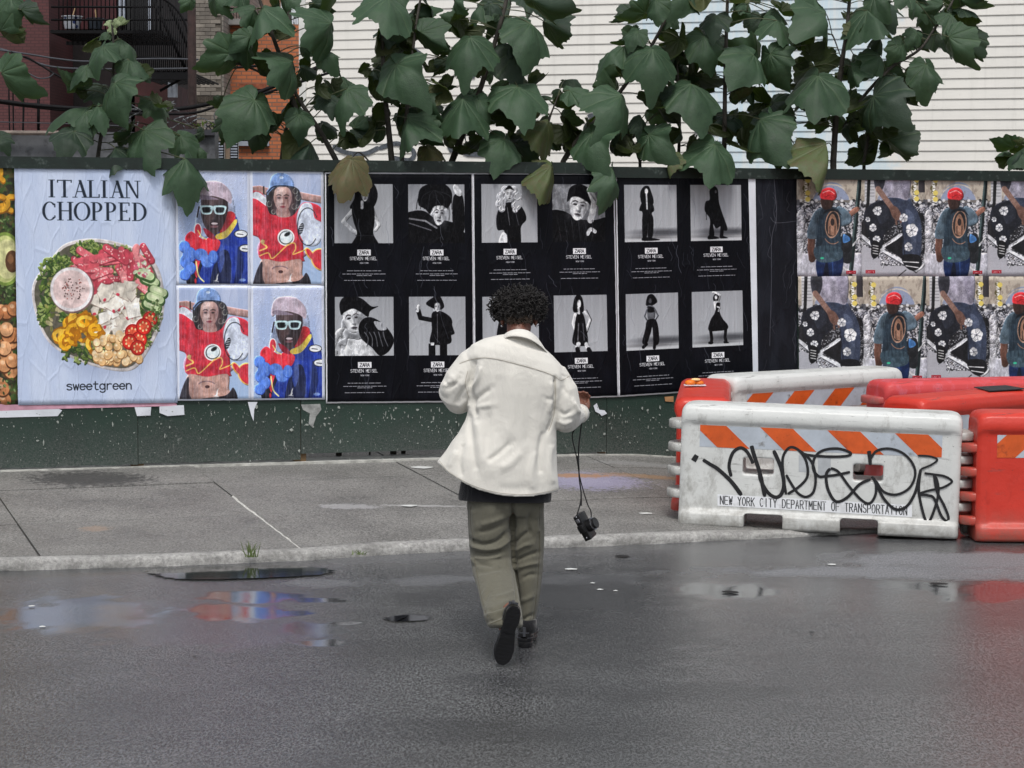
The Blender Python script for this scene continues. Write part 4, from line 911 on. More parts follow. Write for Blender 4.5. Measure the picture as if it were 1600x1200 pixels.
for k in range(-6, 11, 1):
    mb = MB(); u = uS+1.22*k; V = [fpt(u+a, z, o) for o in (-.022, -.11) for a, z in ((-.045, .05), (.045, .05), (.045, topz-.1), (-.045, topz-.1))]
    mb.add(V, [(0,1,2,3), (5,4,7,6), (4,0,3,7), (1,5,6,2), (3,2,6,7), (4,5,1,0)]); mb.obj('post', simple('raw_lumber', (110,88,62), .8) if k == -6 else bpy.data.materials['raw_lumber'], fence)
mb = MB(); us = np.linspace(UMIN, UMAX, 40)
mb.loft([[fpt(u, 0, .045), fpt(u, hz(fpt(u, 0))+.012, .04), fpt(u, hz(fpt(u, 0))+.012, -.25), fpt(u, 0, -.25)] for u in us])
tag(mb.obj('footing', simple('footing_concrete', (176,176,170), .85, .3, 12, .5, 60)), 'low concrete strip under the fence', None, None, 'structure')

# ---- posters
M_BACK = None
def paper_mat(name, img, gloss=.45, crinkle=.35, seed=0.0, warm=1.0):
    t = NT(name); uv = t.coord('UV'); im = t.new('ShaderNodeTexImage'); im.image = img; im.interpolation = 'Cubic'; im.extension = 'EXTEND'; t.l.new(uv, im.inputs[0])
    v = t.mapping(t.new('ShaderNodeNewGeometry').outputs['Position'], (1,1,1), (seed, seed*.7, seed*.3))
    c1 = t.noise(t.mapping(v, (26,26,3.2)), 1, 4, .6, .8); c2 = t.voro(t.mapping(v, (11,11,3.0)), 1, 'DISTANCE_TO_EDGE'); c3 = t.noise(t.mapping(v, (60,60,14)), 1, 4, .6, 1.2)
    h = t.math('ADD', t.math('ADD', c1, t.math('MULTIPLY', t.ramp(c2, 0, .06, 1.0, 0.0), .35)), t.math('MULTIPLY', c3, .5))
    hs = t.new('ShaderNodeHueSaturation'); hs.inputs['Value'].default_value = warm; t.l.new(im.outputs[0], hs.inputs['Color'])
    return t.set(hs.outputs[0], t.ramp(c1, .3, .7, gloss-.08, gloss+.12), t.bump(h, crinkle, .012), None, .12 if name[-2:] in ('s1','s2','s3','rk') else .3)
def poster(name, corners, mat, label, group=None, off=.009, nu=28, nv=42, wav=.0035, cat='poster', uv=(0,0,1,1)):
    """corners: photo positions tl, tr, br, bl, taken onto the fence; a pasted sheet with its own waves, cockled edges and thickness"""
    q = [fuz(*c) for c in corners]; V = []; F = []; UV = []; sd = RNG.uniform(0, 100)
    for j in range(nv+1):
        for i in range(nu+1):
            a, b = i/nu, j/nv
            u = (q[0][0]*(1-a)+q[1][0]*a)*(1-b)+(q[3][0]*(1-a)+q[2][0]*a)*b; z = (q[0][1]*(1-a)+q[1][1]*a)*(1-b)+(q[3][1]*(1-a)+q[2][1]*a)*b
            n = mnoise.noise(Vector((u*6+sd, z*1.6, 0))) + .5*mnoise.noise(Vector((u*17, z*5, sd)))
            ed = min(a, 1-a, b, 1-b); e = .0012*mnoise.noise(Vector((u*20, z*20, 3)))*(1 if ed == 0 else 0)
            V.append(fpt(u+e*2, z+e*2, off + wav*(.6+n*.6))); UV.append((uv[0]+(uv[2]-uv[0])*a, uv[3]-(uv[3]-uv[1])*b))
    N = len(V)
    for j in range(nv):
        for i in range(nu): a = j*(nu+1)+i; F.append((a, a+nu+1, a+nu+2, a+1))
    me = pyd(V, F); ul = me.uv_layers.new(name='UVMap')
    for lp in me.loops: ul.data[lp.index].uv = UV[lp.vertex_index]
    o = mesh_obj(name, me, mat, None, True)
    s = o.modifiers.new('thickness', 'SOLIDIFY'); s.thickness = .0012; s.offset = -1
    return tag(o, label, cat, group)
IM = {'salad': art_salad(), 'close': art_close(), 'hat': art_hat(), 'helm': art_helmet(), 'dark': art_dark(), 'back': art_back(), 'sit': art_sit()}
XS = [((.055,.452),(.558,.948)), ((.052,.447),(.555,.935)), ((.052,.43),(.53,.905))]
IM['s1'] = art_bw([f1,f2,f3,f4], 1, 'fashion_sheet_a', XS[0], ((.045,.303),(.538,.797)))
IM['s2'] = art_bw([f5,f6,f7,f8], 2, 'fashion_sheet_b', XS[1], ((.043,.301),(.540,.795)))
IM['s3'] = art_bw([f9,f10,f11,f12], 3, 'fashion_sheet_c', XS[2], ((.045,.304),(.540,.798)))
pm = {k: paper_mat('paper_'+k, IM[k], .55 if k in ('salad','close','hat','helm','back','sit') else .36, {'salad': .55, 'close': .3, 'hat': .34, 'helm': .34, 'back': .10, 'sit': .10}.get(k, .36), i*3.1) for i, k in enumerate(IM)}
M_WHITE = simple('pasted_paper', (214,218,226), .7, .08, 6, .4, 30)
def sheet(name, px, off, mat, label, group=None, cat='paper scrap'):
    """torn scrap of paper on the fence with its own thickness"""
    P2 = [fuz(x, y) for x, y in px]; V = [fpt(u, z, off+.002+.002*math.sin(i*2.1)) for i, (u, z) in enumerate(P2)] + [fpt(u, z, off) for u, z in P2]; n = len(P2)
    F = [tuple(range(n))[::-1], tuple(range(n, 2*n))] + [(i, (i+1) % n, n+(i+1) % n, n+i) for i in range(n)]
    return tag(mesh_obj(name, pyd(V, F), mat), label, cat, group)
sheet('paper_scrap', [(-60,630),(268,626),(276,631),(276,634),(110,638),(-60,644)], .006, simple('pink_paper', (200,150,168), .7, .2, 10), 'pink and white edge of an older sheet under the salad poster', None, 'old sheet')
sheet('paper_scrap', [(-60,640),(90,638),(97,641),(90,650),(-60,654)], .005, M_WHITE, 'long white torn paper strip below the leftmost posters')
sheet('paper_scrap', [(210,636),(236,636),(235,649),(214,650)], .005, M_WHITE, 'small white torn scrap under the salad poster, left one')
sheet('paper_scrap', [(249,634),(287,633),(288,648),(262,650),(249,645)], .005, M_WHITE, 'white torn scrap with blue corner under the salad poster')
sheet('paper_scrap', [(387,628),(402,628),(397,640),(396,658),(392,648)], .005, M_WHITE, 'narrow pointed torn scrap under the helmet poster')
sheet('paper_scrap', [(470,632),(500,631),(502,640),(494,650),(488,668),(482,662),(484,646),(473,640)], .005, simple('grey_paper', (150,152,150), .8, .3, 20), 'grey peeling scrap at the fence seam under the hat poster')
sheet('paper_scrap', [(927,634),(932,630),(936,640),(944,641),(948,646),(940,650),(936,646),(930,643)], .005, M_WHITE, 'white torn scrap right of the walking person')
sheet('paper_scrap', [(1038,620),(1052,619),(1052,628),(1039,627)], .005, simple('kraft', (176,130,88), .8), 'tan paper scrap beside the red barrier')
# many tiny torn flakes nobody could count
mb = MB(); R = random.Random(12)
def flake(x, y, s):
    n = R.choice((4,5,6)); a0 = R.random()*6.28; pts = []; asp = R.choice((.7,1.0,1.6,2.6,4.0)); s = s/math.sqrt(asp)
    for k in range(n):
        a = a0+6.283*k/n; r = s*1.15*R.uniform(.35,1.2); pts.append(fuz(x+r*math.cos(a), y+r*asp*math.sin(a)))
    top = [fpt(u, z, .0062+R.uniform(0,.002)) for u, z in pts]; c = sum(top, Vector())/n + FN*.001
    mb.add(top+[c], [(k, n, (k+1) % n) for k in range(n)])
for _ in range(230):
    cx = R.choice((250,340,430,480,480,520,620,660,690,860,930,950,1010,1030,60,150)); x = cx+R.gauss(0,28); y = 636+abs(R.gauss(0,32))
    if y < 725: flake(x, y, R.choice((.6,.9,1.2,1.6,2.4)))
for _ in range(420): flake(R.uniform(-40,1050), R.uniform(640,730), R.uniform(.4,1.1))
o = mb.obj('paper_flakes', simple('old_flakes', (150,156,150), .8, .2, 30)); tag(o, 'tiny torn paper flakes stuck on the green fence below the posters', 'paper flakes', None, 'stuff')

poster('poster', [(-215,254),(22,258),(28,632),(-212,640)], pm['close'], 'close-up food poster of avocado and chickpeas at the left edge', None, .007)
poster('poster', [(22,258),(273,262),(277,629),(28,633)], pm['salad'], 'pale blue salad poster headed Italian Chopped with a round bowl', None, .013)
KG = 'streetwear posters in a block of four'
poster('poster', [(273,265),(390,266),(391,446),(275,446)], pm['hat'], 'upper streetwear poster of man in pink cap and white glasses', KG, .0105, 16, 24)
poster('poster', [(390,266),(505,268),(506,446),(391,446)], pm['helm'], 'upper streetwear poster of woman in blue hat and red top', KG, .0115, 16, 24)
poster('poster', [(275,446),(391,446),(392,625),(276,626)], pm['helm'], 'lower streetwear poster of woman in blue hat beside the salad poster', KG, .0115, 16, 24)
poster('poster', [(391,446),(506,446),(507,624),(392,625)], pm['hat'], 'lower streetwear poster of man in pink cap beside black sheets', KG, .0105, 16, 24)
poster('poster', [(507,269),(738,270),(741,628),(509,630)], pm['s1'], 'black fashion sheet whose four photos show a bare-shouldered man lower left', 'black fashion sheets', .011)
poster('poster', [(738,270),(959,271),(966,620),(741,628)], pm['s2'], 'black fashion sheet partly behind the person, with a beanie close-up', 'black fashion sheets', .009)
poster('poster', [(961,271),(1178,272),(1183,606),(966,620)], pm['s3'], 'black fashion sheet with four small full-length figures behind the barriers', 'black fashion sheets', .011)
sheet('paper_scrap', [(1168,272),(1179,272),(1184,604),(1176,605)], .0125, M_WHITE, 'white vertical paper strip beside the plain black sheet', None, 'paper strip')
poster('poster', [(1179,273),(1244,272),(1246,606),(1184,606)], pm['dark'], 'plain black narrow sheet left of the denim posters', None, .0085, 10, 40)
LG = 'denim posters pasted in two rows'
cols = [1244,1345,1444,1542,1642,1744]
for j, (ya, yb) in enumerate(((269,432),(432,596))):
    for i in range(5):
        k = 'back' if (i+j) % 2 == 0 else 'sit'; sh = 2 if j else 0; ro = 'upper' if j == 0 else 'lower'
        where = ['first from the left','second from the left','third from the left','fourth and cut by the frame','beyond the frame'][i]
        if i == 4: continue
        poster('poster', [(cols[i]+sh,ya),(cols[i+1]+sh,ya-1),(cols[i+1]+sh*2,yb-1),(cols[i]+sh*2,yb)], pm[k],
               f"{ro} denim poster of {'man in red cap' if k == 'back' else 'seated rider in flowered jeans'}, {where}", LG, .0085+.001*((i+j) % 2), 14, 22)

# ================================================================== BACKGROUND BUILDINGS
def pxbox(mb, x0, y0, x1, y1, Y, th=.3, fr=0.0):
    a = P(x0, y1, Y); b = P(x1, y0, Y); mb.box((a.x, Y-fr, a.z), (b.x, Y-fr+th, b.z))
# white clapboard house
W0p = P(480, 333, 27.4); W1p = P(1600, 333, 24.7); WU = (W1p-W0p); WU.z = 0; WU.normalize(); WN = Vector((WU.y, -WU.x, 0))
house = empty('clapboard_house', (W0p.x, W0p.y, 0), 'tall white clapboard house wall rising behind the fence and leaves', 'house', rot=math.atan2(WU.y, WU.x))
def hloc(x, y, off=0.0):
    p = onplane(x, y, W0p+WN*off, WN); return (p-W0p).dot(WU), p.z
HL = 15.0
def siding_mat():
    t = NT('white_siding'); v = t.new('ShaderNodeTexCoord'); ob = v.outputs['Object']; ge = t.new('ShaderNodeNewGeometry').outputs['Position']; oi = t.new('ShaderNodeObjectInfo').outputs['Random']
    col = t.mix(t.math('MULTIPLY', oi, .22), (.80,.78,.735,1), (.74,.72,.675,1)); col = t.mix(t.ramp(t.noise(ge, 1.3, 5, .65), .45, .75, 0.0, .35), col, (.62,.61,.58,1)); col = t.mix(t.ramp(t.noise(t.mapping(ge, (9,9,.5)), 1, 5, .7), .52, .72, 0.0, .30), col, (.50,.49,.46,1)); col = t.mix(t.ramp(t.noise(ge, 34, 4, .7), .66, .72, 0.0, .4), col, (.35,.34,.32,1))
    # washed-out light blue film left on the boards
    s = t.new('ShaderNodeSeparateXYZ'); t.l.new(ob, s.inputs[0]); U = s.outputs['X']; g = t.new('ShaderNodeSeparateXYZ'); t.l.new(ge, g.inputs[0])
    ua, ub, uc = hloc(1090, 100)[0], hloc(1402, 30)[0], hloc(975, 30)[0]
    Un = t.math('ADD', U, t.math('MULTIPLY', t.math('SUBTRACT', t.noise(ge, 2.4, 4, .7), .5), .8))
    m1 = t.math('MULTIPLY', t.ramp(Un, 0, 1, 0.0, 1.0), 1.0)
    def band(lo, hi, w=.12):
        a = t.math('SMOOTH_MIN', t.math('MULTIPLY', t.math('SUBTRACT', Un, lo), 1/w), t.math('MULTIPLY', t.math('SUBTRACT', hi, Un), 1/w), .3)
        n = a.node; return t.math('MINIMUM', t.math('MAXIMUM', a, 0.0), 1.0)
    A = band(ua, ub); zt = hloc(1000, 62)[1]; B = t.math('MULTIPLY', band(uc, ub), t.math('GREATER_THAN', g.outputs['Z'], zt))
    m = t.math('MAXIMUM', A, B); st = t.ramp(t.noise(t.mapping(ge, (14,14,.9)), 1, 4, .6), .35, .6, .45, 1.0)
    col = t.mix(t.math('MULTIPLY', t.math('MULTIPLY', m, st), .8), col, (.50,.66,.76,1))
    m1.node.mute = True
    return t.set(col, .5, t.bump(t.noise(t.mapping(ge, (1.5,1.5,9)), 1, 4), .22, .012))
M_SID = siding_mat(); mb = MB(); zs0 = 1.2; PI_ = .1165
prof = [(0, -.012, 0.0), (0, .016, 0.0), (0, .0175, .006), (0, .004, PI_+.004), (0, -.012, PI_+.004)]
V = []; F = []
for x in (0.0, HL):
    for _, o, z in prof: V.append((x, -o, z))
n = len(prof); F = [tuple(range(n))[::-1], tuple(range(n, 2*n))] + [(k, (k+1) % n, n+(k+1) % n, n+k) for k in range(n)]
plank_me = pyd(V, F, 'clapboard'); plank_me.materials.append(M_SID)
zalign = hloc(1400, 172)[1]; zs0 = zalign - PI_*16
for k in range(82):
    o = bpy.data.objects.new('clapboard', plank_me); COL.objects.link(o); o.parent = house; o.location = (0, 0, zs0+k*PI_); o.rotation_euler = (RNG.uniform(-.003,.003), RNG.uniform(-.0004,.0004), 0)
mb = MB(); mb.box((0, .012, 0), (HL, .4, zs0+82*PI_)); o = mb.obj('wall', M_SID); o.parent = house
mb = MB(); mb.box((-.09, -.035, 0), (0, .4, zs0+82*PI_)); o = mb.obj('corner_board', simple('trim_white', (222,222,218), .5)); o.parent = house
def spray(pts, w, off, mat, name, parent, mapper, n=5):
    """flat painted stroke lying on a surface; mapper(x, y, off) -> point"""
    c = catmull(pts, n); V = []; F = []
    for i, p in enumerate(c):
        a = c[max(0, i-1)]; b = c[min(len(c)-1, i+1)]; d = np.array(b)-np.array(a); d = d/(np.hypot(*d)+1e-9); nn = np.array((-d[1], d[0]))
        ww = (w[0]+(w[1]-w[0])*i/(len(c)-1) if isinstance(w, tuple) else w)/2
        if i in (0, len(c)-1): ww *= .6
        for s in (-1, 1): V.append(mapper(p[0]+nn[0]*ww*s, p[1]+nn[1]*ww*s, off + .0002*(i % 3)))
    for i in range(len(c)-1): F.append((2*i, 2*i+1, 2*i+3, 2*i+2))
    return V, F
def strokes(name, list_, mat, parent, mapper, off=.001):
    for k, (pts, w) in enumerate(list_):
        V, F = spray(pts, w, off+.0004*k, mat, name, parent, mapper); mesh_obj(name, pyd(V, F), mat, parent)
hm = lambda x, y, off=0.0: onplane(x, y, W0p+WN*off, WN)
M_SPRAY = simple('grey_spray', (84,90,98), .7, .4, 30); 
strokes('graffiti', [([(520,228),(540,238),(570,240),(592,230)], 7), ([(592,232),(620,224),(646,236),(640,250),(612,246)], 7), ([(640,78),(652,84),(662,92)], 12), ([(650,96),(654,112)], (12,3)),
    ([(622,148),(634,156),(640,166)], 9), ([(700,226),(706,238)], 6), ([(723,236),(770,238)], 16), ([(712,112),(742,120)], 8), ([(918,182),(938,178),(958,186),(950,200)], 6), ([(1085,205),(1130,207)], 7)], M_SPRAY, house, hm, .024)
mb = MB(); R = random.Random(4)
for x0, x1, y0 in ((706,775,205),(1085,1132,190),(1085,1130,218)):
    x = x0
    while x < x1:
        V, F = spray([(x,y0+R.uniform(-3,3)),(x+.4,y0+R.uniform(6,26))], (1.6,.7), .026, None, '', None, hm, 2); mb.add(V, F); x += R.uniform(1.8,4.5)
tag(mb.obj('paint_drips', M_SPRAY, house), kind='stuff')

def brick_mat(name, c1, c2, mortar, sc, bw=.5, rh=.25, rough=.85):
    t = NT(name); v = t.coord(); sx = t.new('ShaderNodeSeparateXYZ'); t.l.new(v, sx.inputs[0]); cb_ = t.new('ShaderNodeCombineXYZ'); t.l.new(t.math('ADD', sx.outputs[0], sx.outputs[1]), cb_.inputs[0]); t.l.new(sx.outputs[2], cb_.inputs[1]); m = cb_.outputs[0]
    b = t.new('ShaderNodeTexBrick'); t.l.new(m, b.inputs[0]); b.inputs['Color1'].default_value = c1; b.inputs['Color2'].default_value = c2; b.inputs['Mortar'].default_value = mortar
    b.inputs['Scale'].default_value = sc; b.inputs['Mortar Size'].default_value = .03; b.inputs['Brick Width'].default_value = bw; b.inputs['Row Height'].default_value = rh
    col = t.mix(t.ramp(t.noise(v, .8, 6, .7), .4, .7, 0.0, .5), b.outputs['Color'], tuple(x*.45 for x in c1[:3])+(1,))
    return t.set(col, rough, t.bump(b.outputs['Fac'], -.6, .02))
M_ORB = brick_mat('orange_brick', (.66,.21,.085,1), (.50,.15,.065,1), (.22,.14,.10,1), 2.6, .5, .19)
M_GRB = brick_mat('grey_brick', (.38,.345,.30,1), (.25,.23,.205,1), (.17,.16,.145,1), 2.2, .5, .19)
M_RDB = brick_mat('painted_red_brick', (.115,.035,.036,1), (.09,.028,.03,1), (.055,.018,.02,1), 4.5, .5, .19, .7)
M_BLK = simple('black_iron', (12,12,15), .7, .3, 20, spec=.2); M_DARK = simple('dark_opening', (10,11,13), .3); M_WFR = simple('window_white', (170,178,192), .5)
def thing_at(name, x, y, Y, label, cat, group=None):
    p = P(x, y, Y); return empty(name, (p.x, Y, 0), label, cat, group)
# red painted building with dark rear facade
rb = thing_at('red_building', 72, 300, 30.3, 'dark red painted brick building at the upper left corner', 'building')
def sidewall(mb, x0, x1, ytop, Y, depth=6): a = P(x0, 300, Y); b = P(x1, ytop, Y); mb.box((a.x, Y, 0), (b.x, Y+depth, b.z))
mb = MB(); sidewall(mb, -420, 72, -330, 30.0, 8); mb.obj('wall', M_RDB, rb)
mb = MB(); sidewall(mb, 72.5, 206, -330, 31.6, 6); mb.obj('rear_wall', simple('dark_wall', (26,18,20), .8, .4, 3), rb)  # plain near-black colour over the whole rear wall
mb = MB(); pxbox(mb, 98, -60, 182, 46, 31.6, .1, .06); mb.obj('door_panel', simple('oxblood_paint', (72,28,34), .6, .3, 6), rb)
for x in (88, 186, 192, 233):
    mb = MB(); pxbox(mb, x, -60, x+(7 if x == 88 else 4), (34 if x < 200 else 62), 31.6, .12, .11); mb.obj('window_frame', M_WFR, rb)
mb = MB(); pxbox(mb, 197, -60, 231, 60, 31.6, .1, .05); mb.obj('window', M_DARK, rb)
mb = MB(); a = P(206.5, 300, 31.6); b = P(262, 128, 31.6); mb.box((a.x, 31.6, 0), (b.x, 34, b.z)); mb.obj('low_wall', simple('oxblood_low', (66,34,36), .8, .3, 4), rb)
mb = MB(); pxbox(mb, 262, 128, 276, 152, 31.0, .1, .0); mb.obj('vent_hood', M_WFR, rb)
# grey brick and orange brick buildings farther back
gb = thing_at('grey_brick_building', 310, 300, 41, 'sooty grey brick building with no windows between fire escape and orange house', 'building')
mb = MB(); sidewall(mb, 190, 347, -260, 41.0, 6); mb.obj('wall', M_GRB, gb)
mo = MB(); a = P(266, 236, 41); b = P(347, -10, 41); mo.box((a.x, 40.97, a.z), (b.x-.01, 41.0, b.z)); mo.obj('mortar_bed', simple('old_mortar', (104,98,90), .9, .25, 6), gb)
bm_ = MB(); bm_.box((.004, 0, .004), (.188, .03, .069)); brick_me = bm_.mesh('brick'); M_BK = NT('loose_grey_brick'); oi_ = M_BK.new('ShaderNodeObjectInfo').outputs['Random']
cc_ = M_BK.mix(oi_, (.20,.18,.155,1), (.40,.36,.31,1)); cc_ = M_BK.mix(M_BK.ramp(M_BK.noise(M_BK.new('ShaderNodeNewGeometry').outputs['Position'], 2.2, 5, .7), .4, .65, 0.0, .6), cc_, (.12,.11,.10,1)); M_BK.set(cc_, .9, M_BK.bump(M_BK.noise(M_BK.coord(), 60, 4), .4, .006)); brick_me.materials.append(M_BK.m)
nr = int((b.z-a.z)/.0735)
for j in range(nr):
    x0_ = a.x - (.096 if j % 2 else 0)
    for i in range(6):
        xx = x0_+i*.192
        if xx < a.x-.1 or xx+.19 > b.x+.004: continue
        zz = a.z+j*.0735
        if P(300,161,41).z < zz+.05 and zz < P(300,150,41).z: continue
        o = bpy.data.objects.new('brick', brick_me); COL.objects.link(o); o.parent = gb; o.matrix_parent_inverse = wmat(gb).inverted(); o.location = (xx, 40.955+RNG.uniform(-.004,.006), zz)
mb = MB(); a = P(272, 158, 41); b = P(347, 150, 41); 
for k in range(24):
    x = 278+k*2.9; a = P(x, 160, 41); b = P(x+1.9, 151, 41); mb.box((a.x, 40.93, a.z), (b.x, 40.965, b.z))
mb.obj('soldier_course', simple('course_grey', (84,76,68), .9, .3, 10), gb)
ob_ = thing_at('orange_brick_building', 420, 300, 42, 'orange brick building with roof terrace seen between the left leaves', 'building')
mb = MB(); sidewall(mb, 348, 479, 38, 42.0, 5); mb.obj('wall', M_ORB, ob_)
mb = MB(); pxbox(mb, 348, 31, 402, 40, 42, .5, .25); mb.obj('parapet', simple('parapet_grey', (150,148,146), .8), ob_)
mb = MB(); pxbox(mb, 378, 140, 412, 190, 42, .1, .04); mb.obj('window', M_DARK, ob_)
mb = MB(); pxbox(mb, 374, 131, 416, 139, 42, .1, .06); mb.obj('lintel', simple('lintel_orange', (150,84,58), .8, .3, 12), ob_)
w_ = MB(); pxbox(w_, 372, 206, 416, 223, 42, .1, .04); wf = w_.obj('window', M_DARK, ob_)
mb = MB(); pxbox(mb, 370, 221, 421, 228, 42, .1, .10); mb.obj('sill', M_WFR, wf)
mb = MB()
for k in range(16): x = 350+k*4.2; a = P(x, 31, 42); b = P(x+.7, 13, 42); mb.box((a.x, 41.8, a.z), (b.x, 41.83, b.z))
pxbox(mb, 348, 12.5, 420, 14, 41.85, .04); mb.obj('terrace_railing', M_BLK, ob_)
ub = thing_at('pale_upper_building', 380, 300, 60, 'pale orange set-back block above the terrace of the orange house', 'building')
mb = MB(); sidewall(mb, 352, 408, -70, 60, 5); mb.obj('wall', simple('peach_render', (204,150,116), .8, .15, 2), ub)
mb = MB(); pxbox(mb, 392, -40, 398, 36, 60, .1, .05); mb.obj('drainpipe', M_BLK, ub); mb = MB(); pxbox(mb, 366, -10, 380, 26, 60, .1, .03); mb.obj('window', M_WFR, ub)
vb = thing_at('distant_white_block', 470, 300, 70, 'pale distant block with balcony railing right beside the clapboard house', 'building')
mb = MB(); sidewall(mb, 446, 520, 30, 70, 5); mb.obj('wall', simple('pale_render', (206,210,218), .8, .08, 2), vb)
mb = MB()
for k in range(10): x = 452+k*3.4; a = P(x, 42, 69); b = P(x+.6, 22, 69); mb.box((a.x, 69, a.z), (b.x, 69.03, b.z))
pxbox(mb, 450, 21, 488, 23, 69, .04); mb.obj('balcony_railing', M_BLK, vb)
# fire escape
fe = thing_at('fire_escape', 180, 300, 29, 'black iron fire escape with curved barred railing at the upper left', 'fire escape')
def fbar(pts, r, name, Y=29.0, dz=0.0):
    mb = MB(); mb.tube([P(x, y, Y+dz) for x, y in pts], r, 6); return mb.obj(name, M_BLK, fe, True)
for k in range(25): x = 92+k*6.6; fbar([(x,-50),(x,49)], .008, 'baluster')
fbar([(80,11),(255,11)], .014, 'rail'); fbar([(80,31),(298,31)], .014, 'rail'); fbar([(80,-30),(255,-30)], .014, 'rail')
mb = MB()
for k in range(22): a = P(80+k*8, 52, 29); b = P(80+k*8+3.5, 50, 29); mb.box((a.x, 29, a.z), (b.x, 30.9, b.z+.03))
pxbox(mb, 79, 48, 256, 52, 29, .08, .02); pxbox(mb, 79, 56, 256, 61, 29, .05, -1.0); mb.obj('platform', M_BLK, fe)
top = catmull([(205,-60),(232,-12),(262,2),(284,26),(296,62),(303,108)], 8)
for k in range(30):
    x = 208+k*3.15; yt = min((abs(p[0]-x), p[1]) for p in top)[1]; fbar([(x,yt),(x,112)], .007, 'baluster', 28.6)
fbar(top, .014, 'curved_rail', 28.6); fbar([(206,88),(300,92)], .012, 'rail', 28.6)
fbar([(225,-30),(292,112)], .02, 'stair_stringer', 28.9); fbar([(243,-40),(300,88)], .02, 'stair_stringer', 28.7)
mb = MB(); pxbox(mb, 196, 111, 304, 124, 28.6, .10); 
for k in range(13): a = P(198+k*8, 113, 28.6); b = P(198+k*8+3, 111, 28.6); mb.box((a.x, 28.6, a.z), (b.x, 31.4, b.z))
mb.obj('platform', M_BLK, fe); fbar([(250,142),(285,122)], .018, 'bracket', 28.8); fbar([(60,140),(60,205)], .02, 'bracket', 29.4)
for k, (x, w, yt, mat, lab) in enumerate(((113,31,28,None,'blue and white patterned flower pot on the fire escape'),(149,26,31,None,'plain dark grey flower pot on the fire escape'))):
    c = P(x, 48, 29.3); s = 3420/29.3; hh = (48-yt)/s; r1 = w/2/s; t = empty('flower_pot', (c.x, c.y, c.z+.02), lab, 'flower pot', 'flower pots on the fire escape')
    if k == 0:
        q = NT('pot_blue_white'); vv = q.coord(); q.set(q.mix(q.ramp(q.voro(vv, 14), .32, .36, 1.0, 0.0), (.55,.58,.64,1), (.03,.05,.16,1)), .3); m_ = q.m
    else: m_ = simple('pot_grey', (52,60,70), .6)
    mb = MB(); R_ = [(.72, 0), (.78, .15), (.95, .92), (1.06, .93), (1.06, 1.0), (.95, 1.0), (.9, .9)]
    mb.loft([[Vector((c.x+r1*a*math.cos(th), c.y+r1*a*math.sin(th), c.z+.02+hh*z)) for th in np.linspace(0, 6.283, 25)[:-1]] for a, z in R_]); mb.obj('pot', m_, t, auto=40)
    mb = MB(); mb.tube([(c.x, c.y, c.z+hh*.8), (c.x+.01, c.y, c.z+hh*1.2), (c.x+.05*(1-k), c.y, c.z+hh*1.9)], .008, 5); mb.obj('dry_stem', simple('dry_stalk', (190,160,120), .8), t)
# pole, cables, concrete wall
mb = MB(); a = P(301.5, 300, 24); zt = P(300, -300, 24).z; mb.tube([(a.x, 24, 0), (a.x, 24, zt)], [.05, .045], 10)
mb.tube([(a.x-.03, 24, P(300,196,24).z), (a.x+.09, 23.98, P(300,196,24).z)], .02, 6); tag(mb.obj('utility_pole', simple('creosote_wood', (52,36,34), .85, .35, 12, .5, 40), None, True), 'dark brown utility pole standing in front of the grey brick building', 'pole')
def cable(px, Y, r, lab, n=8, col=None):
    mb = MB(); mb.tube([P(p[0], p[1], Y) for p in catmull(px, n)], r, 6); tag(mb.obj('cable', col or M_BLK, None, True), lab, 'cable', 'overhead cables')
M_GRW = simple('grey_wire', (58,61,68), .7)
cable([(-60,150),(60,165),(180,172),(280,170),(360,155),(410,142),(520,95)], 23.5, .022, 'thick black cable bundle rising right across the grey brick')
cable([(-60,152),(100,172),(280,178),(340,166),(400,150),(520,112)], 23.7, .014, 'second black cable just under the thick bundle')
cable([(320,112),(345,107),(390,104),(440,98)], 24.5, .015, 'short black cable crossing the orange brick')
cable([(-60,70),(40,84),(90,92),(140,96),(230,92),(310,93)], 26, .011, 'pale wire sagging in front of the fire escape', col=M_GRW)
cable([(-60,60),(20,82),(80,104),(180,108),(300,107)], 26.2, .012, 'dark wire sagging below the fire escape rail', col=M_GRW)
cable([(-40,100),(30,88),(60,100),(90,118),(150,150)], 25.8, .012, 'dark wire looping over the red wall')
cable([(40,112),(60,122),(76,121),(84,115)], 25.5, .008, 'short looped wire on the red wall', col=M_GRW)
cable([(-30,190),(90,193),(196,197)], 24.8, .006, 'thin pale wire just above the concrete wall', col=M_GRW)
cable([(0,96),(6,110),(34,140),(36,205)], 25.4, .012, 'drooping dark wire at the left edge')
for k, x in enumerate((14,20)): cable([(18,80),(x,130),(x+1,205)], 25.2+.1*k, .009, ['left','right'][k]+' leg of the dark hanging wire pair on the red wall')
cw = thing_at('concrete_wall', 150, 300, 20.6, 'stained grey concrete wall behind the fence at the left', 'wall')
mb = MB(); sidewall(mb, -420, 336, 207, 20.6, .25); mb.obj('wall_face', simple('stained_concrete', (96,98,102), .9, .3, 3, .4, 30, dirt=((50,52,54), 5, .5, .65)), cw)
mb = MB(); mb.tube([P(-200,206,20.5), P(95,208,20.5)], .022, 8); mb.obj('top_pipe', simple('rust_pipe', (120,108,100), .7, .3, 20), cw)
mb = MB(); mb.box((P(286,212,20.7).x, 20.55, P(286,212,20.7).z), (P(338,205,20.7).x, 20.8, P(338,203,20.7).z)); mb.obj('coping', simple('coping_dark', (60,60,66), .9), cw)
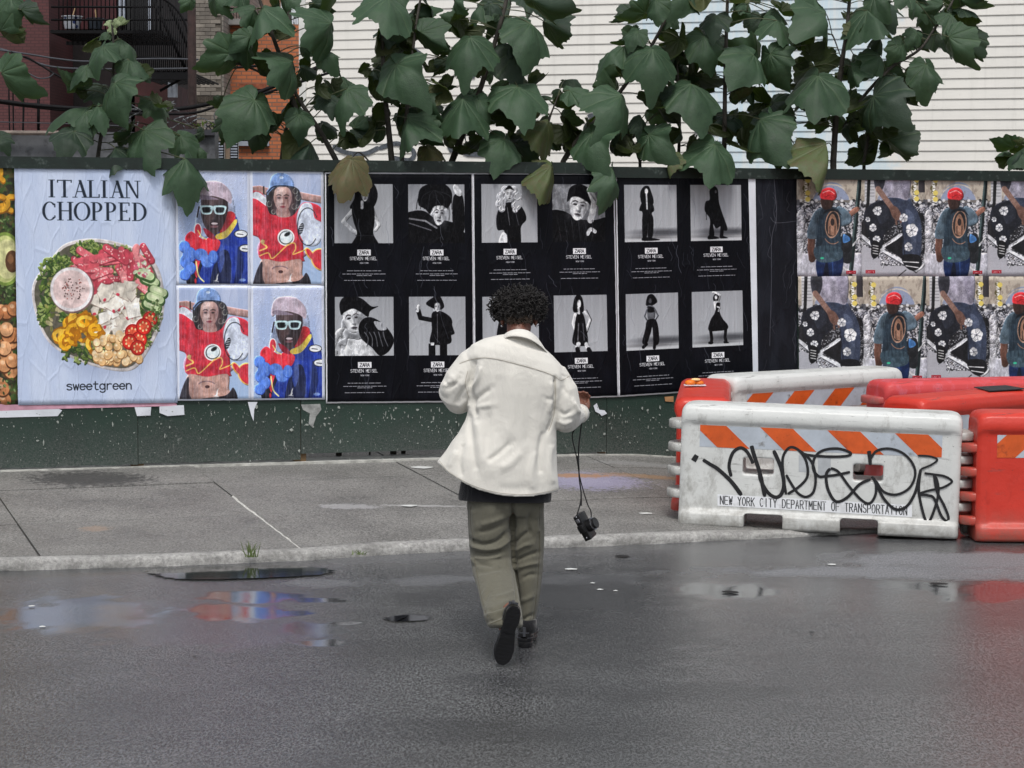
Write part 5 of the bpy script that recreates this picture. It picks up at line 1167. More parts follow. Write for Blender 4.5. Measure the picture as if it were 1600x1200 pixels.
def louver(x0, x1, lab):
    t = thing_at('louver_vent', x0, 300, 22, lab, 'vent', 'louvred vents above the fence')
    mb = MB(); pxbox(mb, x0-1, 220, x1+1, 250, 22, .05); mb.obj('frame', M_DARK, t)
    for k in range(6): mb = MB(); pxbox(mb, x0, 223+k*4.3, x1, 225.2+k*4.3, 22, .03, .03); mb.obj('slat', M_WFR, t)
louver(337.5, 349, 'left louvred vent above the fence'); louver(361, 371, 'right louvred vent above the fence')
mb = MB(); a = P(356, 300, 21.5); mb.tube([(a.x, 21.5, 0), (a.x, 21.5, P(0,219,21.5).z)], .022, 8); tag(mb.obj('fence_post', simple('tan_pole', (150,128,108), .8), None, True), 'thin tan post between the two louvred vents', 'post')
mb = MB(); a = P(350, 300, 25); mb.tube([(a.x, 25, 0), (a.x, 25, P(0,166,25).z)], .012, 8); mb.ball((a.x, 25, P(0,163,25).z), .03, 10, 6); tag(mb.obj('vent_pipe', M_GRW, None, True), 'thin grey pipe with a pale ball cap before the orange brick', 'pipe')
mb = MB(); R = random.Random(9)
for k in range(26):
    x0 = R.uniform(185,345); y0 = R.uniform(150,205) if x0 < 290 else R.uniform(188,206); pts = [(x0,y0)]
    for _ in range(4): pts.append((pts[-1][0]+R.uniform(-2,16), pts[-1][1]+R.uniform(-8,9)))
    mb.tube([P(x, min(y,207), 21.2+R.random()*.6) for x, y in catmull(pts, 4)], .006, 4, False)
tag(mb.obj('wire_tangle', simple('galv_wire', (126,130,134), .5, .3, 20)), 'tangle of loose wire above the concrete wall', 'wire')
# ================================================================== TREES (large-leaved saplings growing up behind the fence)
def leaf_mat(name, c_lo, c_hi, back, blot=None):
    t = NT(name); oi = t.new('ShaderNodeObjectInfo').outputs['Random']; v = t.coord(); ge = t.new('ShaderNodeNewGeometry')
    n = t.noise(v, 7, 5, .65); vein = t.attr('vein'); net = t.voro(v, 26, 'DISTANCE_TO_EDGE')
    col = t.ramp(n, .3, .7, c_lo, c_hi); col = t.mix(t.math('MULTIPLY', oi, .5), col, tuple(a*b for a, b in zip(c_hi[:3], (1.5,1.4,1.5)))+(1,))
    if blot: col = t.mix(t.ramp(t.noise(v, 5, 6, .8), .45, .62, 0.0, .85), col, blot)
    col = t.mix(t.math('MULTIPLY', vein, .42), col, (.10,.15,.075,1)); col = t.mix(t.math('MULTIPLY', t.ramp(net, 0, .05, 1.0, 0.0), .18), col, (.10,.15,.07,1))
    col = t.mix(ge.outputs['Backfacing'], col, back)
    h = t.math('ADD', t.math('ADD', t.math('MULTIPLY', t.ramp(net, 0, .2), .16), t.math('MULTIPLY', n, 1.0)), t.math('MULTIPLY', vein, -1.2))
    t.set(col, t.ramp(n, .3, .7, .5, .68), t.bump(h, .4, .012), None, .45)
    tr = t.new('ShaderNodeBsdfTranslucent'); tr.inputs['Color'].default_value = (.10,.17,.02,1); mx = t.new('ShaderNodeMixShader'); mx.inputs[0].default_value = .16
    t.l.new(t.b.outputs[0], mx.inputs[1]); t.l.new(tr.outputs[0], mx.inputs[2]); t.l.new(mx.outputs[0], t.n['Material Output'].inputs[0])
    return t.m
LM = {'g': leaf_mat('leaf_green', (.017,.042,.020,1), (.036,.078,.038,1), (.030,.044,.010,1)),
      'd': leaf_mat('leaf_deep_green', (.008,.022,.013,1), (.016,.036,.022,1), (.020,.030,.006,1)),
      'y': leaf_mat('leaf_yellowing', (.035,.062,.016,1), (.07,.095,.032,1), (.07,.08,.03,1), (.10,.075,.035,1)),
      'w': leaf_mat('leaf_withered', (.085,.085,.035,1), (.13,.12,.055,1), (.12,.09,.045,1), (.16,.10,.055,1)),
      'l': leaf_mat('leaf_fresh', (.12,.18,.07,1), (.24,.30,.16,1), (.14,.2,.05,1))}
def leaf_mesh(seed, mat):
    R = random.Random(seed); NA, NR = 84, 11
    key = [(0,1.0),(14,.82),(34,.70),(52,.74+.06*R.random()),(68,.66),(84,.63+.05*R.random()),(104,.53),(126,.52),(146,.46),(162,.36),(172,.22),(180,.06)]
    kk = [(a+(R.uniform(-5,5) if 0 < a < 170 else 0), r*R.uniform(.93,1.07) if 0 < a < 175 else r) for a, r in key]; k2 = [(a+(R.uniform(-4,4) if 0 < a < 170 else 0), r*R.uniform(.93,1.07) if 0 < a < 175 else r) for a, r in key]
    def rad_(deg):
        q = kk if deg >= 0 else k2; d = abs(deg)
        for (a0, r0), (a1, r1) in zip(q[:-1], q[1:]):
            if d <= a1: t = (d-a0)/(a1-a0); 
            if d <= a1: return r0+(r1-r0)*(t*t*(3-2*t) if d > 16 else t**.8)
        return q[-1][1]
    veins = [0, 30, 58, 92, 132]; droop = R.uniform(.25,.85); fold = R.choice((R.uniform(0,.3), R.uniform(.2,.6), R.uniform(.5,.95))); ph = R.uniform(0,6); curl = R.uniform(.05,.35); twist = R.uniform(-.35,.35); tipd = R.uniform(.1,.95)
    V = [(0,0,0)]; VE_ = [1.0]
    for j in range(1, NR+1):
        q = j/NR
        for i in range(NA):
            deg = -180+360*(i+.5)/NA; a = rad(deg); r0 = rad_(deg)*(1+.02*math.sin(deg*.5+ph)+.035*mnoise.noise(Vector((math.cos(a)*5, math.sin(a)*5, seed)))); r = r0*q
            x = r*math.sin(a); y = -r*math.cos(a)
            dv = min(abs(abs(deg)-k) for k in veins); w = math.sin(min(1, dv/15)*math.pi/2)
            z = .034*w*q*(1 if q < .8 else 1) - droop*r*r*.6 - curl*.5*max(0, q-.62)**1.5*(.6+.8*abs(math.sin(a*2+ph))) + .09*q*mnoise.noise(Vector((x*3+seed, y*3, 1))) + .03*q*q*math.sin(a*6+ph) + .06*q*q*math.sin(a*3+ph*1.7)
            z -= fold*abs(x)*.9; z += twist*x*y*.8
            if y < -.45: z -= tipd*(-.45-y)**1.4*1.6
            V.append((x*(1-.25*fold), y, z)); e = min(abs(r*math.sin(rad(min(abs(abs(deg)-k) for k in veins))))/.014, 3)
            VE_.append(max(0, 1-e/1.6*(1+q*.6)))
    F = []
    for i in range(NA-1): F.append((0, 1+i, 2+i))
    for j in range(NR-1):
        for i in range(NA-1): a = 1+j*NA+i; F.append((a, a+NA, a+NA+1, a+1))
    me = pyd(V, F, 'leaf'); at = me.attributes.new('vein', 'FLOAT', 'POINT'); at.data.foreach_set('value', np.array(VE_, np.float32)); me.materials.append(mat)
    me.polygons.foreach_set('use_smooth', [True]*len(me.polygons)); me.flip_normals()
    n = me.polygons[5].normal.z
    if n < 0: me.flip_normals()
    return me
LV = {k: [leaf_mesh(i*7+ord(k), LM[k]) for i in range(9 if k in 'gd' else 3)] for k in LM}
M_BARK = simple('sapling_bark', (66,62,56), .8, .35, 14, .5, 60); M_STALK = simple('leaf_stalk_green', (78,84,56), .6, .2, 20)
FB = lambda x, y: FP(x, y, -.35).y
def tree(label, stems, leaves, off=-.35):
    """stems: photo polylines with widths; leaves: base px, tip px, width px, code, depth offset towards the street"""
    s0 = stems[0]; b = FP(s0[0][-1][0], 300, off); root = empty('sapling_tree', (b.x, b.y, .02), label, 'tree', 'broad-leaved saplings behind the fence')
    S3 = []
    for line, w in stems:
        pts = []
        for k, (x, y) in enumerate(catmull(line, 5)):
            pl = FP(x, 300, off); d = pl.y + .0*k; pts.append(P(x, y, d))
        if line[-1][1] > 225: q = pts[-1]; pts.append(Vector((q.x+.02, q.y, 1.2))); pts.append(Vector((q.x+.01, q.y, .02)))
        n = len(pts); mb = MB(); mb.tube(pts, [w*(.45+.55*i/(n-1)) for i in range(n)], 9); mb.obj('trunk' if w > .02 else 'branch', M_BARK, root, True); S3.append(pts)
    allp = [p for s in S3 for p in s]
    extra = []
    for L in [q for q in leaves for _ in range(2 if q[0] > 480 else 1)]:                       # smaller leaves deep in each crown; their shade is put into darker greens
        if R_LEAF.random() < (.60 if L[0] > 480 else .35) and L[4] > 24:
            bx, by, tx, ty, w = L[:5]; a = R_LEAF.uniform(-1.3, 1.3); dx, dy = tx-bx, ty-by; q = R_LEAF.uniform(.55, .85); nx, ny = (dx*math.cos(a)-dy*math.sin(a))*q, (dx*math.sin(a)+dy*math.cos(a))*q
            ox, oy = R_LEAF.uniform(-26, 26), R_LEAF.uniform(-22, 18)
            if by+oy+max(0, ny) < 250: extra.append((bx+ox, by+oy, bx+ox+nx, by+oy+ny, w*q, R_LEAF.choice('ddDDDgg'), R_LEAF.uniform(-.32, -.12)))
    for k, L in enumerate(list(leaves)+extra):
        bx, by, tx, ty, w = L[:5]; code = L[5] if len(L) > 5 else 'g'; do = L[6] if len(L) > 6 else R_LEAF.uniform(-.25, .22)
        flip = code.isupper(); cd = code.lower()
        bx, by = bx+(tx-bx)*.14, by+(ty-by)*.14; base = P(bx, by, FP(bx, 300, off).y - do - .0); s = FPX/base.y
        dx, dy = tx-L[0], L[1]-ty; ln = math.hypot(tx-L[0], ty-L[1]); S = max(w/1.17, ln*.76)
        ct = min(1, ln/S*.70); stt = math.sqrt(max(0, 1-ct*ct)); img = (RT*dx+UP*dy).normalized(); tc = -FW
        ax = img*ct + tc*stt*(1 if not flip else .6); ax.normalize(); n0 = (tc - ax*tc.dot(ax)).normalized()
        if n0.z < 0 and stt > .3 and not flip: pass
        side = ax.cross(n0); ro = math.acos(min(1, max(.12, w/(1.32*S))))*(1 if R_LEAF.random() < .5 else -1) + R_LEAF.uniform(-.35, .35)
        nn = n0*math.cos(ro) + side*math.sin(ro)
        if flip: nn = -nn
        Ym = -ax; Zm = nn; Xm = Ym.cross(Zm).normalized(); m = Matrix((Xm, Ym, Zm)).transposed().to_4x4()
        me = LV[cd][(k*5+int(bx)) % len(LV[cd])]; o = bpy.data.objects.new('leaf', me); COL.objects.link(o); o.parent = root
        sc = S/s; o.matrix_world = Matrix.Translation(base - Vector(root.location)) @ m @ Matrix.Diagonal((sc*R_LEAF.choice((-1, 1)) if False else sc, sc, sc, 1))
        o.matrix_parent_inverse = Matrix.Identity(4)
        # stalk back to the nearest stem point a little below
        c = min(allp, key=lambda p: (p-base).length + (0 if p.z < base.z+.1 else .12)); mid = (c+base)/2 + Vector((0, 0, .05*(c-base).length+.01))
        if (c-base).length < .9:
            mb = MB(); mb.tube(catmull([c, mid, base], 5), .0042, 5, False); mb.obj('leaf_stalk', M_STALK, root, True)
R_LEAF = random.Random(21)
tree('small sapling in front of the fire escape with pale buds at its top', [([(175,38),(178,90),(172,150),(160,200),(152,252)], .017)], [
 (176,34,160,36,12,'l'),(177,34,190,40,14,'l'),(176,44,176,60,12,'l'),(172,52,152,58,18,'g'),(180,38,201,43,12,'l'),(183,58,230,84,34),(164,66,148,112,54,'g',.1),(195,90,248,122,46,'g',.1),(142,100,98,126,24,'g'),
 (150,62,122,78,16,'Y'),(180,120,178,190,78,'g',.2),(205,112,243,145,36,'D'),(136,136,84,132,12,'g'),(236,150,276,196,34,'g'),(150,166,58,174,38,'g'),(142,168,96,215,34,'g',.1),(150,163,168,188,44,'g'),(118,200,95,240,66,'d'),
 (225,194,226,262,82,'g',.25),(180,226,182,262,82,'d',.15),(276,206,314,246,40,'g'),(286,240,312,300,78,'g',.4),(302,222,334,252,26,'g'),(136,206,160,220,34,'D'),(252,160,246,178,40,'D'),(200,205,205,225,50,'D'),(128,140,120,160,20,'D',-.1)])
tree('sapling mostly out of frame at the upper left corner', [([(-12,0),(-8,60),(-10,140),(-6,210),(-4,250)], .02)], [
 (14,-12,30,38,52,'g',.1),(20,-4,60,26,28,'g'),(30,10,54,48,34,'d'),(-6,44,42,68,28,'g'),(2,54,40,88,30,'Y'),(-4,104,46,172,64,'g',.1),(-6,210,17,240,36,'d'),(-30,150,-20,200,60)])
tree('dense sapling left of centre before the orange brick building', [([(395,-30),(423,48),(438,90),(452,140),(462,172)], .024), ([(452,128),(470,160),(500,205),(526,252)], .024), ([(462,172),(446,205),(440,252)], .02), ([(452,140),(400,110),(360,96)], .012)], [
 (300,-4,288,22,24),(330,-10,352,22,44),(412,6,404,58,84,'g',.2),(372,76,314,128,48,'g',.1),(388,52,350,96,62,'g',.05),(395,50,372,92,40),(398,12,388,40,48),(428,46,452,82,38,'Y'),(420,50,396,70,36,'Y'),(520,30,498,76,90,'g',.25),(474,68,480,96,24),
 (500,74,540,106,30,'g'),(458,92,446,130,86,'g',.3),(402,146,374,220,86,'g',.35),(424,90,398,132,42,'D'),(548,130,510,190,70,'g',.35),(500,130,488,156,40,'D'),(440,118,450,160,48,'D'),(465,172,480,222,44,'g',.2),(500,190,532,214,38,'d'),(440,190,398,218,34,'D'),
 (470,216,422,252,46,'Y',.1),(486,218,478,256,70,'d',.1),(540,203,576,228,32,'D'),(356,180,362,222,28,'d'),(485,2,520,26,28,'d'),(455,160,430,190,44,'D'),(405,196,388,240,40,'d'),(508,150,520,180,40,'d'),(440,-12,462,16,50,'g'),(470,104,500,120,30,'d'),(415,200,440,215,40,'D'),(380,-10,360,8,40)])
tree('tall straight sapling in the middle with two thin stems', [([(596,-40),(597,50),(600,130),(606,190),(612,252)], .026), ([(662,-30),(650,40),(643,100),(636,170),(628,250)], .018)], [
 (605,-14,618,52,96,'g',.3),(642,22,626,78,42,'g',.1),(592,58,578,100,46,'Y'),(650,44,700,88,56,'g',.1),(614,92,648,152,92,'g',.35),(590,104,566,130,30,'d'),(655,140,668,180,62,'g',.1),(590,130,574,166,42,'D'),(600,168,564,194,32,'D'),
 (638,176,630,236,84,'g',.35),(652,184,682,234,48,'g',.2),(664,224,690,264,46,'w',.2),(682,130,724,156,40,'Y'),(700,90,690,122,22,'d'),(645,40,656,62,44,'d'),(600,195,570,215,40,'d'),(690,205,700,250,44,'D'),(610,40,604,60,50,'d'),(660,60,690,100,40,'d'),(668,100,680,130,30,'D'),(560,210,600,236,50,'D',-.1),(625,150,600,175,46,'D')])
tree('withered drooping leaf sapling leaning over the first black sheet', [([(548,250),(560,238),(575,250)], .008)], [(552,240,530,304,74,'w',.55)])
tree('slanting sapling right of centre leaning from lower left to upper right', [([(798,-40),(790,5),(775,60),(750,140),(722,212),(706,252)], .028), ([(775,110),(806,132),(830,150)], .009)], [
 (737,50,716,112,88,'g',.25),(722,28,690,44,46,'D'),(760,4,716,30,34,'g'),(762,4,790,20,22,'d'),(710,-4,718,20,34,'g'),(755,94,720,114,28,'Y'),(725,144,712,216,90,'g',.35),(745,150,768,196,44,'g',.3),(820,-8,897,46,36,'d',.1),(826,28,850,92,88,'g',.2),(800,28,790,50,30,'g'),
 (803,66,850,134,40,'d',.1),(800,66,789,90,26,'d'),(806,128,824,184,92,'g',.3),(798,174,812,218,52,'D',.1),(776,158,800,190,56,'D'),(788,210,790,262,70,'g',.3),(715,232,732,252,28,'D'),(806,222,830,248,44,'d'),(748,210,770,236,36,'D'),(740,92,700,118,36,'d'),(724,100,716,122,30,'D')])
tree('sapling with a blotched olive leaf bending left over the second black sheet', [([(1058,-10),(1030,50),(1000,100),(960,155),(930,190),(900,222),(880,252)], .024), ([(872,150),(866,165),(858,188),(850,230),(846,252)], .012), ([(930,190),(980,210),(1000,252)], .014)], [
 (858,184,842,226,74,'y',.2),(866,166,906,180,20,'D'),(882,142,940,138,34,'g',.1),(862,250,856,318,74,'y',.45),(925,200,922,262,80,'g',.35),(972,140,962,206,94,'g',.35),(986,112,958,130,34,'Y'),(985,68,914,98,36,'g',.1),(1018,66,1024,142,88,'g',.35),(1015,16,968,48,38,'g'),
 (1026,-8,1018,46,48,'g',.2),(1052,24,1030,38,34,'g'),(1060,50,1066,120,50,'D',.1),(1045,134,1034,160,34,'d'),(1050,162,1016,180,28,'g'),(1010,204,1036,250,68,'g',.3),(990,225,968,256,52,'D'),(955,256,972,318,64,'g',.5),(1048,240,1034,282,26,'y',.4),(846,168,838,190,20,'y'),(836,160,856,140,10,'g'),
 (880,196,906,236,50,'D'),(905,220,880,250,60,'D'),(820,212,850,250,60,'D'),(1000,44,972,76,40,'g'),(1030,170,1050,210,60,'D'),(1012,150,1030,190,50,'D'),(960,210,940,250,60,'D'),(1000,180,1010,215,40,'d'),(1060,80,1040,130,40,'d')])
tree('tall upright sapling carrying the broadest leaves right of the blotched one', [([(1138,-40),(1136,20),(1133,120),(1132,215),(1130,252)], .024), ([(1133,150),(1160,135),(1185,130)], .008), ([(1058,100),(1062,180),(1060,252)], .016)], [
 (1095,48,1124,110,62,'g',.2),(1100,-12,1098,42,66,'Y',.1),(1076,124,1108,178,94,'g',.3),(1180,80,1162,124,84,'g',.25),(1186,178,1198,238,92,'g',.25),(1060,200,1076,238,52,'D'),(1118,216,1110,288,90,'g',.5),(1190,20,1186,62,38,'d'),(1166,-4,1160,46,44,'g'),(1150,158,1192,146,28,'Y'),
 (1212,26,1226,68,62,'g',.1),(1080,-14,1070,24,60,'g'),(1140,-6,1150,20,44,'Y'),(1110,190,1090,224,60,'D'),(1150,120,1200,136,34,'D'),(1150,196,1180,250,70,'D'),(1075,150,1060,196,60,'D'),(1110,60,1120,100,50,'d'),(1120,20,1100,60,50,'d'),(1155,226,1190,256,60,'D'),(1085,230,1060,256,50,'D'),(1085,90,1070,120,44,'D'),(1170,226,1215,250,30,'D')])
tree('bushy sapling at right with the large mottled leaf hanging over the denim posters', [([(1330,-40),(1324,40),(1316,95),(1308,160),(1302,252)], .028), ([(1498,-20),(1484,10),(1462,42),(1440,74),(1418,90),(1392,106),(1350,150),(1318,200)], .016), ([(1316,95),(1304,62),(1300,54)], .008), ([(1372,160),(1360,200),(1350,252)], .016)], [
 (1292,14,1276,54,92,'g',.25),(1250,44,1250,90,24,'d'),(1352,10,1374,56,90,'g',.25),(1345,40,1331,82,34,'Y'),(1376,56,1372,76,32,'d'),(1202,74,1212,148,66,'g',.2),(1282,108,1256,184,102,'g',.4),(1330,98,1331,140,46,'g',.2),(1376,82,1362,118,52,'g',.2),(1410,64,1396,104,38,'g',.1),
 (1334,84,1334,98,18,'d'),(1450,18,1442,56,32,'g'),(1430,-2,1434,26,40,'g'),(1476,4,1454,26,30,'g'),(1480,16,1521,60,26,'g',.1),(1494,-8,1526,36,30,'g'),(1480,48,1498,120,52,'g',.25),(1446,92,1456,154,64,'g',.25),(1397,112,1406,162,58,'d',.2),(1362,142,1382,200,92,'d',.3),
 (1200,172,1226,232,76,'g',.25),(1290,214,1297,293,100,'y',.55),(1384,214,1412,252,62,'d',.25),(1346,232,1374,264,62,'D'),(1290,188,1252,206,44,'D'),(1240,250,1202,262,16,'d'),(1228,190,1240,234,44,'D'),(1434,48,1418,76,32,'g'),(1380,196,1372,238,50,'D'),(1310,160,1330,200,50,'D'),(1260,82,1300,104,40,'D'),(1350,190,1330,226,50,'D'),
 (1400,130,1422,190,50,'D'),(1262,150,1236,182,40,'D'),(1415,220,1400,256,60,'D'),(1300,-10,1330,20,50,'D'),(1270,-12,1262,16,60,'g'),(1362,-10,1388,22,50,'g'),(1325,196,1296,214,44,'D'),(1420,-10,1398,4,40,'g')])
tree('low sapling at the far right edge just above the fence', [([(1612,180),(1604,228),(1606,252)], .012)], [(1602,230,1560,260,38,'g',.1),(1590,228,1546,240,10,'g'),(1606,226,1640,250,50),(1600,222,1584,224,12,'y'),(1598,236,1572,262,30,'d')])
# a far conifer between the buildings and a weed on the concrete wall
mb = MB(); R = random.Random(2); c = P(452, 40, 60)
for _ in range(900):
    a = R.random()*6.28; h = R.random()**.7; r = .5*(1.05-h)*math.sqrt(R.random())+.05; p = Vector((c.x+r*math.cos(a), 60+r*math.sin(a), c.z-2+5.6*h)); d = Vector((R.uniform(-1,1),R.uniform(-1,1),R.uniform(-.3,1)))*.09; e = Vector((R.uniform(-1,1),R.uniform(-1,1),R.uniform(-1,1)))*.05
    mb.add([p, p+d, p+e], [(0,1,2)])
rt = empty('cypress_tree', (c.x, 60, 0), 'dark green narrow evergreen between the brick and white buildings', 'tree'); mb.obj('crown', LM['d'], rt); mb = MB(); mb.tube([(c.x,60,0),(c.x,60,c.z+2)], [.12,.04], 7); mb.obj('trunk', M_BARK, rt)
rt = empty('weed', (P(325,202,20.6).x, 20.55, P(325,204,20.6).z), 'small pale green weed on top of the concrete wall', 'plant'); M_WEED = simple('weed_green', (120,150,60), .6, .3, 20)
for k in range(14): mb = MB(); p = P(322+R.uniform(-18,22), 202+R.uniform(-8,4), 20.5); d = Vector((R.uniform(-.05,.05),-.02,R.uniform(.0,.05))); mb.add([p, p+d+Vector((.012,0,0)), p+d*1.8, p+d-Vector((.012,0,0))], [(0,1,2,3)]); mb.obj('leaf', M_WEED, rt)
# ================================================================== PLASTIC WATER BARRIERS
def plastic(name, srgb, rough=.38, dirt=(96,90,80), dr=(.52,.70), stain=.6):
    t = NT(name); v = t.coord(); ge = t.new('ShaderNodeSeparateXYZ'); t.l.new(v, ge.inputs[0]); c = lin(srgb)
    n = t.noise(v, 3.2, 5, .6); col = t.ramp(n, .3, .7, tuple(x*.88 for x in c[:3])+(1,), c)
    d = t.ramp(t.noise(t.mapping(v, (1,1,.5)), 7, 7, .75), dr[0], dr[1], 0.0, stain)
    low = t.math('MULTIPLY', t.ramp(ge.outputs['Z'], .0, .22, .75, 0.0), t.ramp(t.noise(v, 16, 5, .7), .3, .65, .25, 1.0))
    sc = t.ramp(t.noise(t.mapping(v, (2,2,26)), 2.2, 5, .7), .62, .70, 0.0, .6)
    col = t.mix(d, col, lin(dirt)); col = t.mix(low, col, lin((104,98,88))); col = t.mix(sc, col, lin((70,68,66)))
    sp = t.ramp(t.noise(v, 60, 3, .6), .70, .74, 0.0, .6); col = t.mix(sp, col, lin((60,58,56)))
    return t.set(col, t.ramp(n, .3, .7, rough-.06, rough+.12), t.bump(t.math('ADD', t.math('ADD', t.noise(v, 4.5, 4), t.math('MULTIPLY', sc, -.12)), t.math('MULTIPLY', t.noise(v, 90, 3), .08)), .30, .03), None, .45)
M_PW = plastic('white_plastic', (214,216,214)); M_PR = plastic('red_plastic', (206,58,44), .34, (130,40,36), (.58,.78), .5); M_PP = plastic('faded_pink_plastic', (206,70,72), .5, (214,130,150), (.48,.66), .6)
M_TW = simple('silver_tape', (178,186,196), .35, .1, 10, .1, 40, dirt=((120,120,120), 12, .6, .72)); M_TO = simple('orange_tape', (206,88,34), .35, .12, 10, .1, 40, dirt=((150,60,26), 14, .56, .7))
BL, BT = 1.80, .36
def barrier_body():
    prof = [(-.205,.012),(-.21,.05),(-.205,.085),(-.182,.108),(-.178,.14),(-.178,.655),(-.182,.68),(-.192,.70),(-.192,.735),(-.180,.775),(-.145,.798),(-.05,.803)]
    prof = prof + [(-a, b) for a, b in prof[::-1]]; prof = [(-.19,0)] + prof + [(.19,0)]
    rings = []
    for x, k in ((0.0,.55),(.008,.72),(.025,.88),(.055,.97),(.09,1.0),(BL-.09,1.0),(BL-.055,.97),(BL-.025,.88),(BL-.008,.72),(BL,.55)):
        zz = .60+.40*(1-((1-k)/.45)**1.0*.16) if k < 1 else 1.0
        rings.append([Vector((x, y*(.62+.38*k), z*(1-.055*(1-k)/.45))) for y, z in prof])
    mb = MB(); mb.loft(rings); me = mb.mesh()
    def cut(o):
        cuts = []
        for (x0,x1,y0,y1,z0,z1) in ((.43,.68,-.4,.4,-.1,.095),(1.05,1.29,-.4,.4,-.1,.095),(.41,.61,-.4,.4,.355,.462),(1.12,1.31,-.4,.4,.345,.452),(.07,1.73,-.4,-.1715,.112,.676),(.07,1.73,.1715,.4,.112,.676)):
            c = MB(); c.box((x0,y0,z0),(x1,y1,z1)); cm = c.mesh(); co_ = bpy.data.objects.new('cut', cm); COL.objects.link(co_)
            m = o.modifiers.new('b', 'BOOLEAN'); m.operation = 'DIFFERENCE'; m.object = co_; m.solver = 'EXACT'; cuts.append(co_)
        r = o.modifiers.new('r', 'REMESH'); r.mode = 'VOXEL'; r.voxel_size = .0085
        s = o.modifiers.new('s', 'SMOOTH'); s.iterations = 5; s.factor = .5
        o['c'] = 1; _CUTS.extend(cuts)
    _CUTS.clear(); out = modify(me, cut)
    for c in _CUTS: bpy.data.objects.remove(c)
    out.polygons.foreach_set('use_smooth', [True]*len(out.polygons))
    return out
_CUTS = []
BODY = barrier_body()
def knuckle_me():
    mb = MB(); R_ = []
    for z, k in ((-.027,.90),(-.024,.97),(-.014,1.0),(.014,1.0),(.024,.97),(.027,.90)):
        ring = [Vector((.04,-.15*k,z)), Vector((.04,.15*k,z))] + [Vector((-.015-.095*k*math.sin(rad(a)), .15*k*math.cos(rad(a)), z)) for a in np.linspace(0,180,15)]
        R_.append(ring)
    mb.loft(R_); me = mb.mesh(); me.polygons.foreach_set('use_smooth', [True]*len(me.polygons)); me.set_sharp_from_angle(angle=rad(50)); return me
KN = knuckle_me()
def barrier(label, x0, y0, z0, ang, tilt, mat, tape=1, sz=1.0, kl=(.655,.505,.35,.20), kr=(.655,.505,.35,.20)):
    o = bpy.data.objects.new('traffic_barrier', None); COL.objects.link(o); tag(o, label, 'barrier', 'plastic barriers standing at the kerb')
    o.matrix_world = Matrix.Translation((x0, y0, z0)) @ Matrix.Rotation(ang, 4, 'Z') @ Matrix.Rotation(tilt, 4, 'Y') @ Matrix.Diagonal((1,1,sz,1))
    def child(name, me, m, loc=(0,0,0), rot=0, sc=(1,1,1)):
        c = bpy.data.objects.new(name, me); COL.objects.link(c); c.parent = o; c.location = loc; c.rotation_euler = (0,0,rot); c.scale = sc
        if m is not None:
            if len(me.materials) == 0: me.materials.append(m)
            c.material_slots[0].link = 'OBJECT'; c.material_slots[0].material = m
        return c
    b = child('body', BODY, mat)
    for z in kl: child('knuckle', KN, mat, (.015,0,z))
    for z in kr: child('knuckle', KN, mat, (BL-.015,0,z), math.pi)
    if tape:
        for side in ((-1, 1) if tape == 1 else (-1,)):
            y = side*.1730; mb = MB(); a, c_ = .125, 1.675; z0_, z1_ = .522, .664
            mb.add([(a,y,z0_),(c_,y,z0_),(c_,y,z1_),(a,y,z1_)], [(0,1,2,3) if side < 0 else (3,2,1,0)])
            t_ = child('tape', mb.mesh(), M_TW)
            per = .43; sl = -.155 if tape != 2 else .155
            for k in range(-1, 5):
                u = .085+.0+per*k+(.0 if sl < 0 else .1); q = [(u, z1_),(u+.21, z1_),(u+.21-sl*1.0, z0_),(u-sl*1.0, z0_)]
                # clip to the band's ends
                qq = []
                for i in range(4):
                    p, n_ = q[i], q[(i+1) % 4]
                    for lim, sg in ((a, 1),):
                        pass
                    qq.append(p)
                def clip(poly, lim, keep):
                    out = []
                    for i in range(len(poly)):
                        p, n_ = poly[i], poly[(i+1) % len(poly)]; ip, in_ = keep(p[0], lim), keep(n_[0], lim)
                        if ip: out.append(p)
                        if ip != in_: t = (lim-p[0])/(n_[0]-p[0]); out.append((lim, p[1]+(n_[1]-p[1])*t))
                    return out
                q = clip(clip(q, a, lambda x, l: x >= l), c_, lambda x, l: x <= l)
                if len(q) < 3: continue
                mb = MB(); V = [(x, y+side*.0012, z) for x, z in q]; mb.add(V, [tuple(range(len(V))) if side > 0 else tuple(range(len(V)))]); me = mb.mesh()
                s_ = bpy.data.objects.new('stripe', me); COL.objects.link(s_); me.materials.append(M_TO); s_.parent = t_
    return o
F1x, F1y = (1062-800)/241.0, 3420/241.0
fb = barrier('white barrier in front with black graffiti scrawled over the transport department label', F1x+.03, F1y+.19, .050, math.atan2(-.30, 1.77), math.atan2(.042, 1.8), M_PW)
bpy.context.view_layer.update()
def fm(x, y, off=0.0):
    M = fb.matrix_world; n = (M.to_3x3() @ Vector((0,-1,0))).normalized(); p0 = M @ Vector((0,-.1725,.3)); return M.inverted() @ onplane(x, y, p0+n*off, n)
z5 = lambda L: [(1050+a/3.478, 690+b/3.478) for a, b in L]
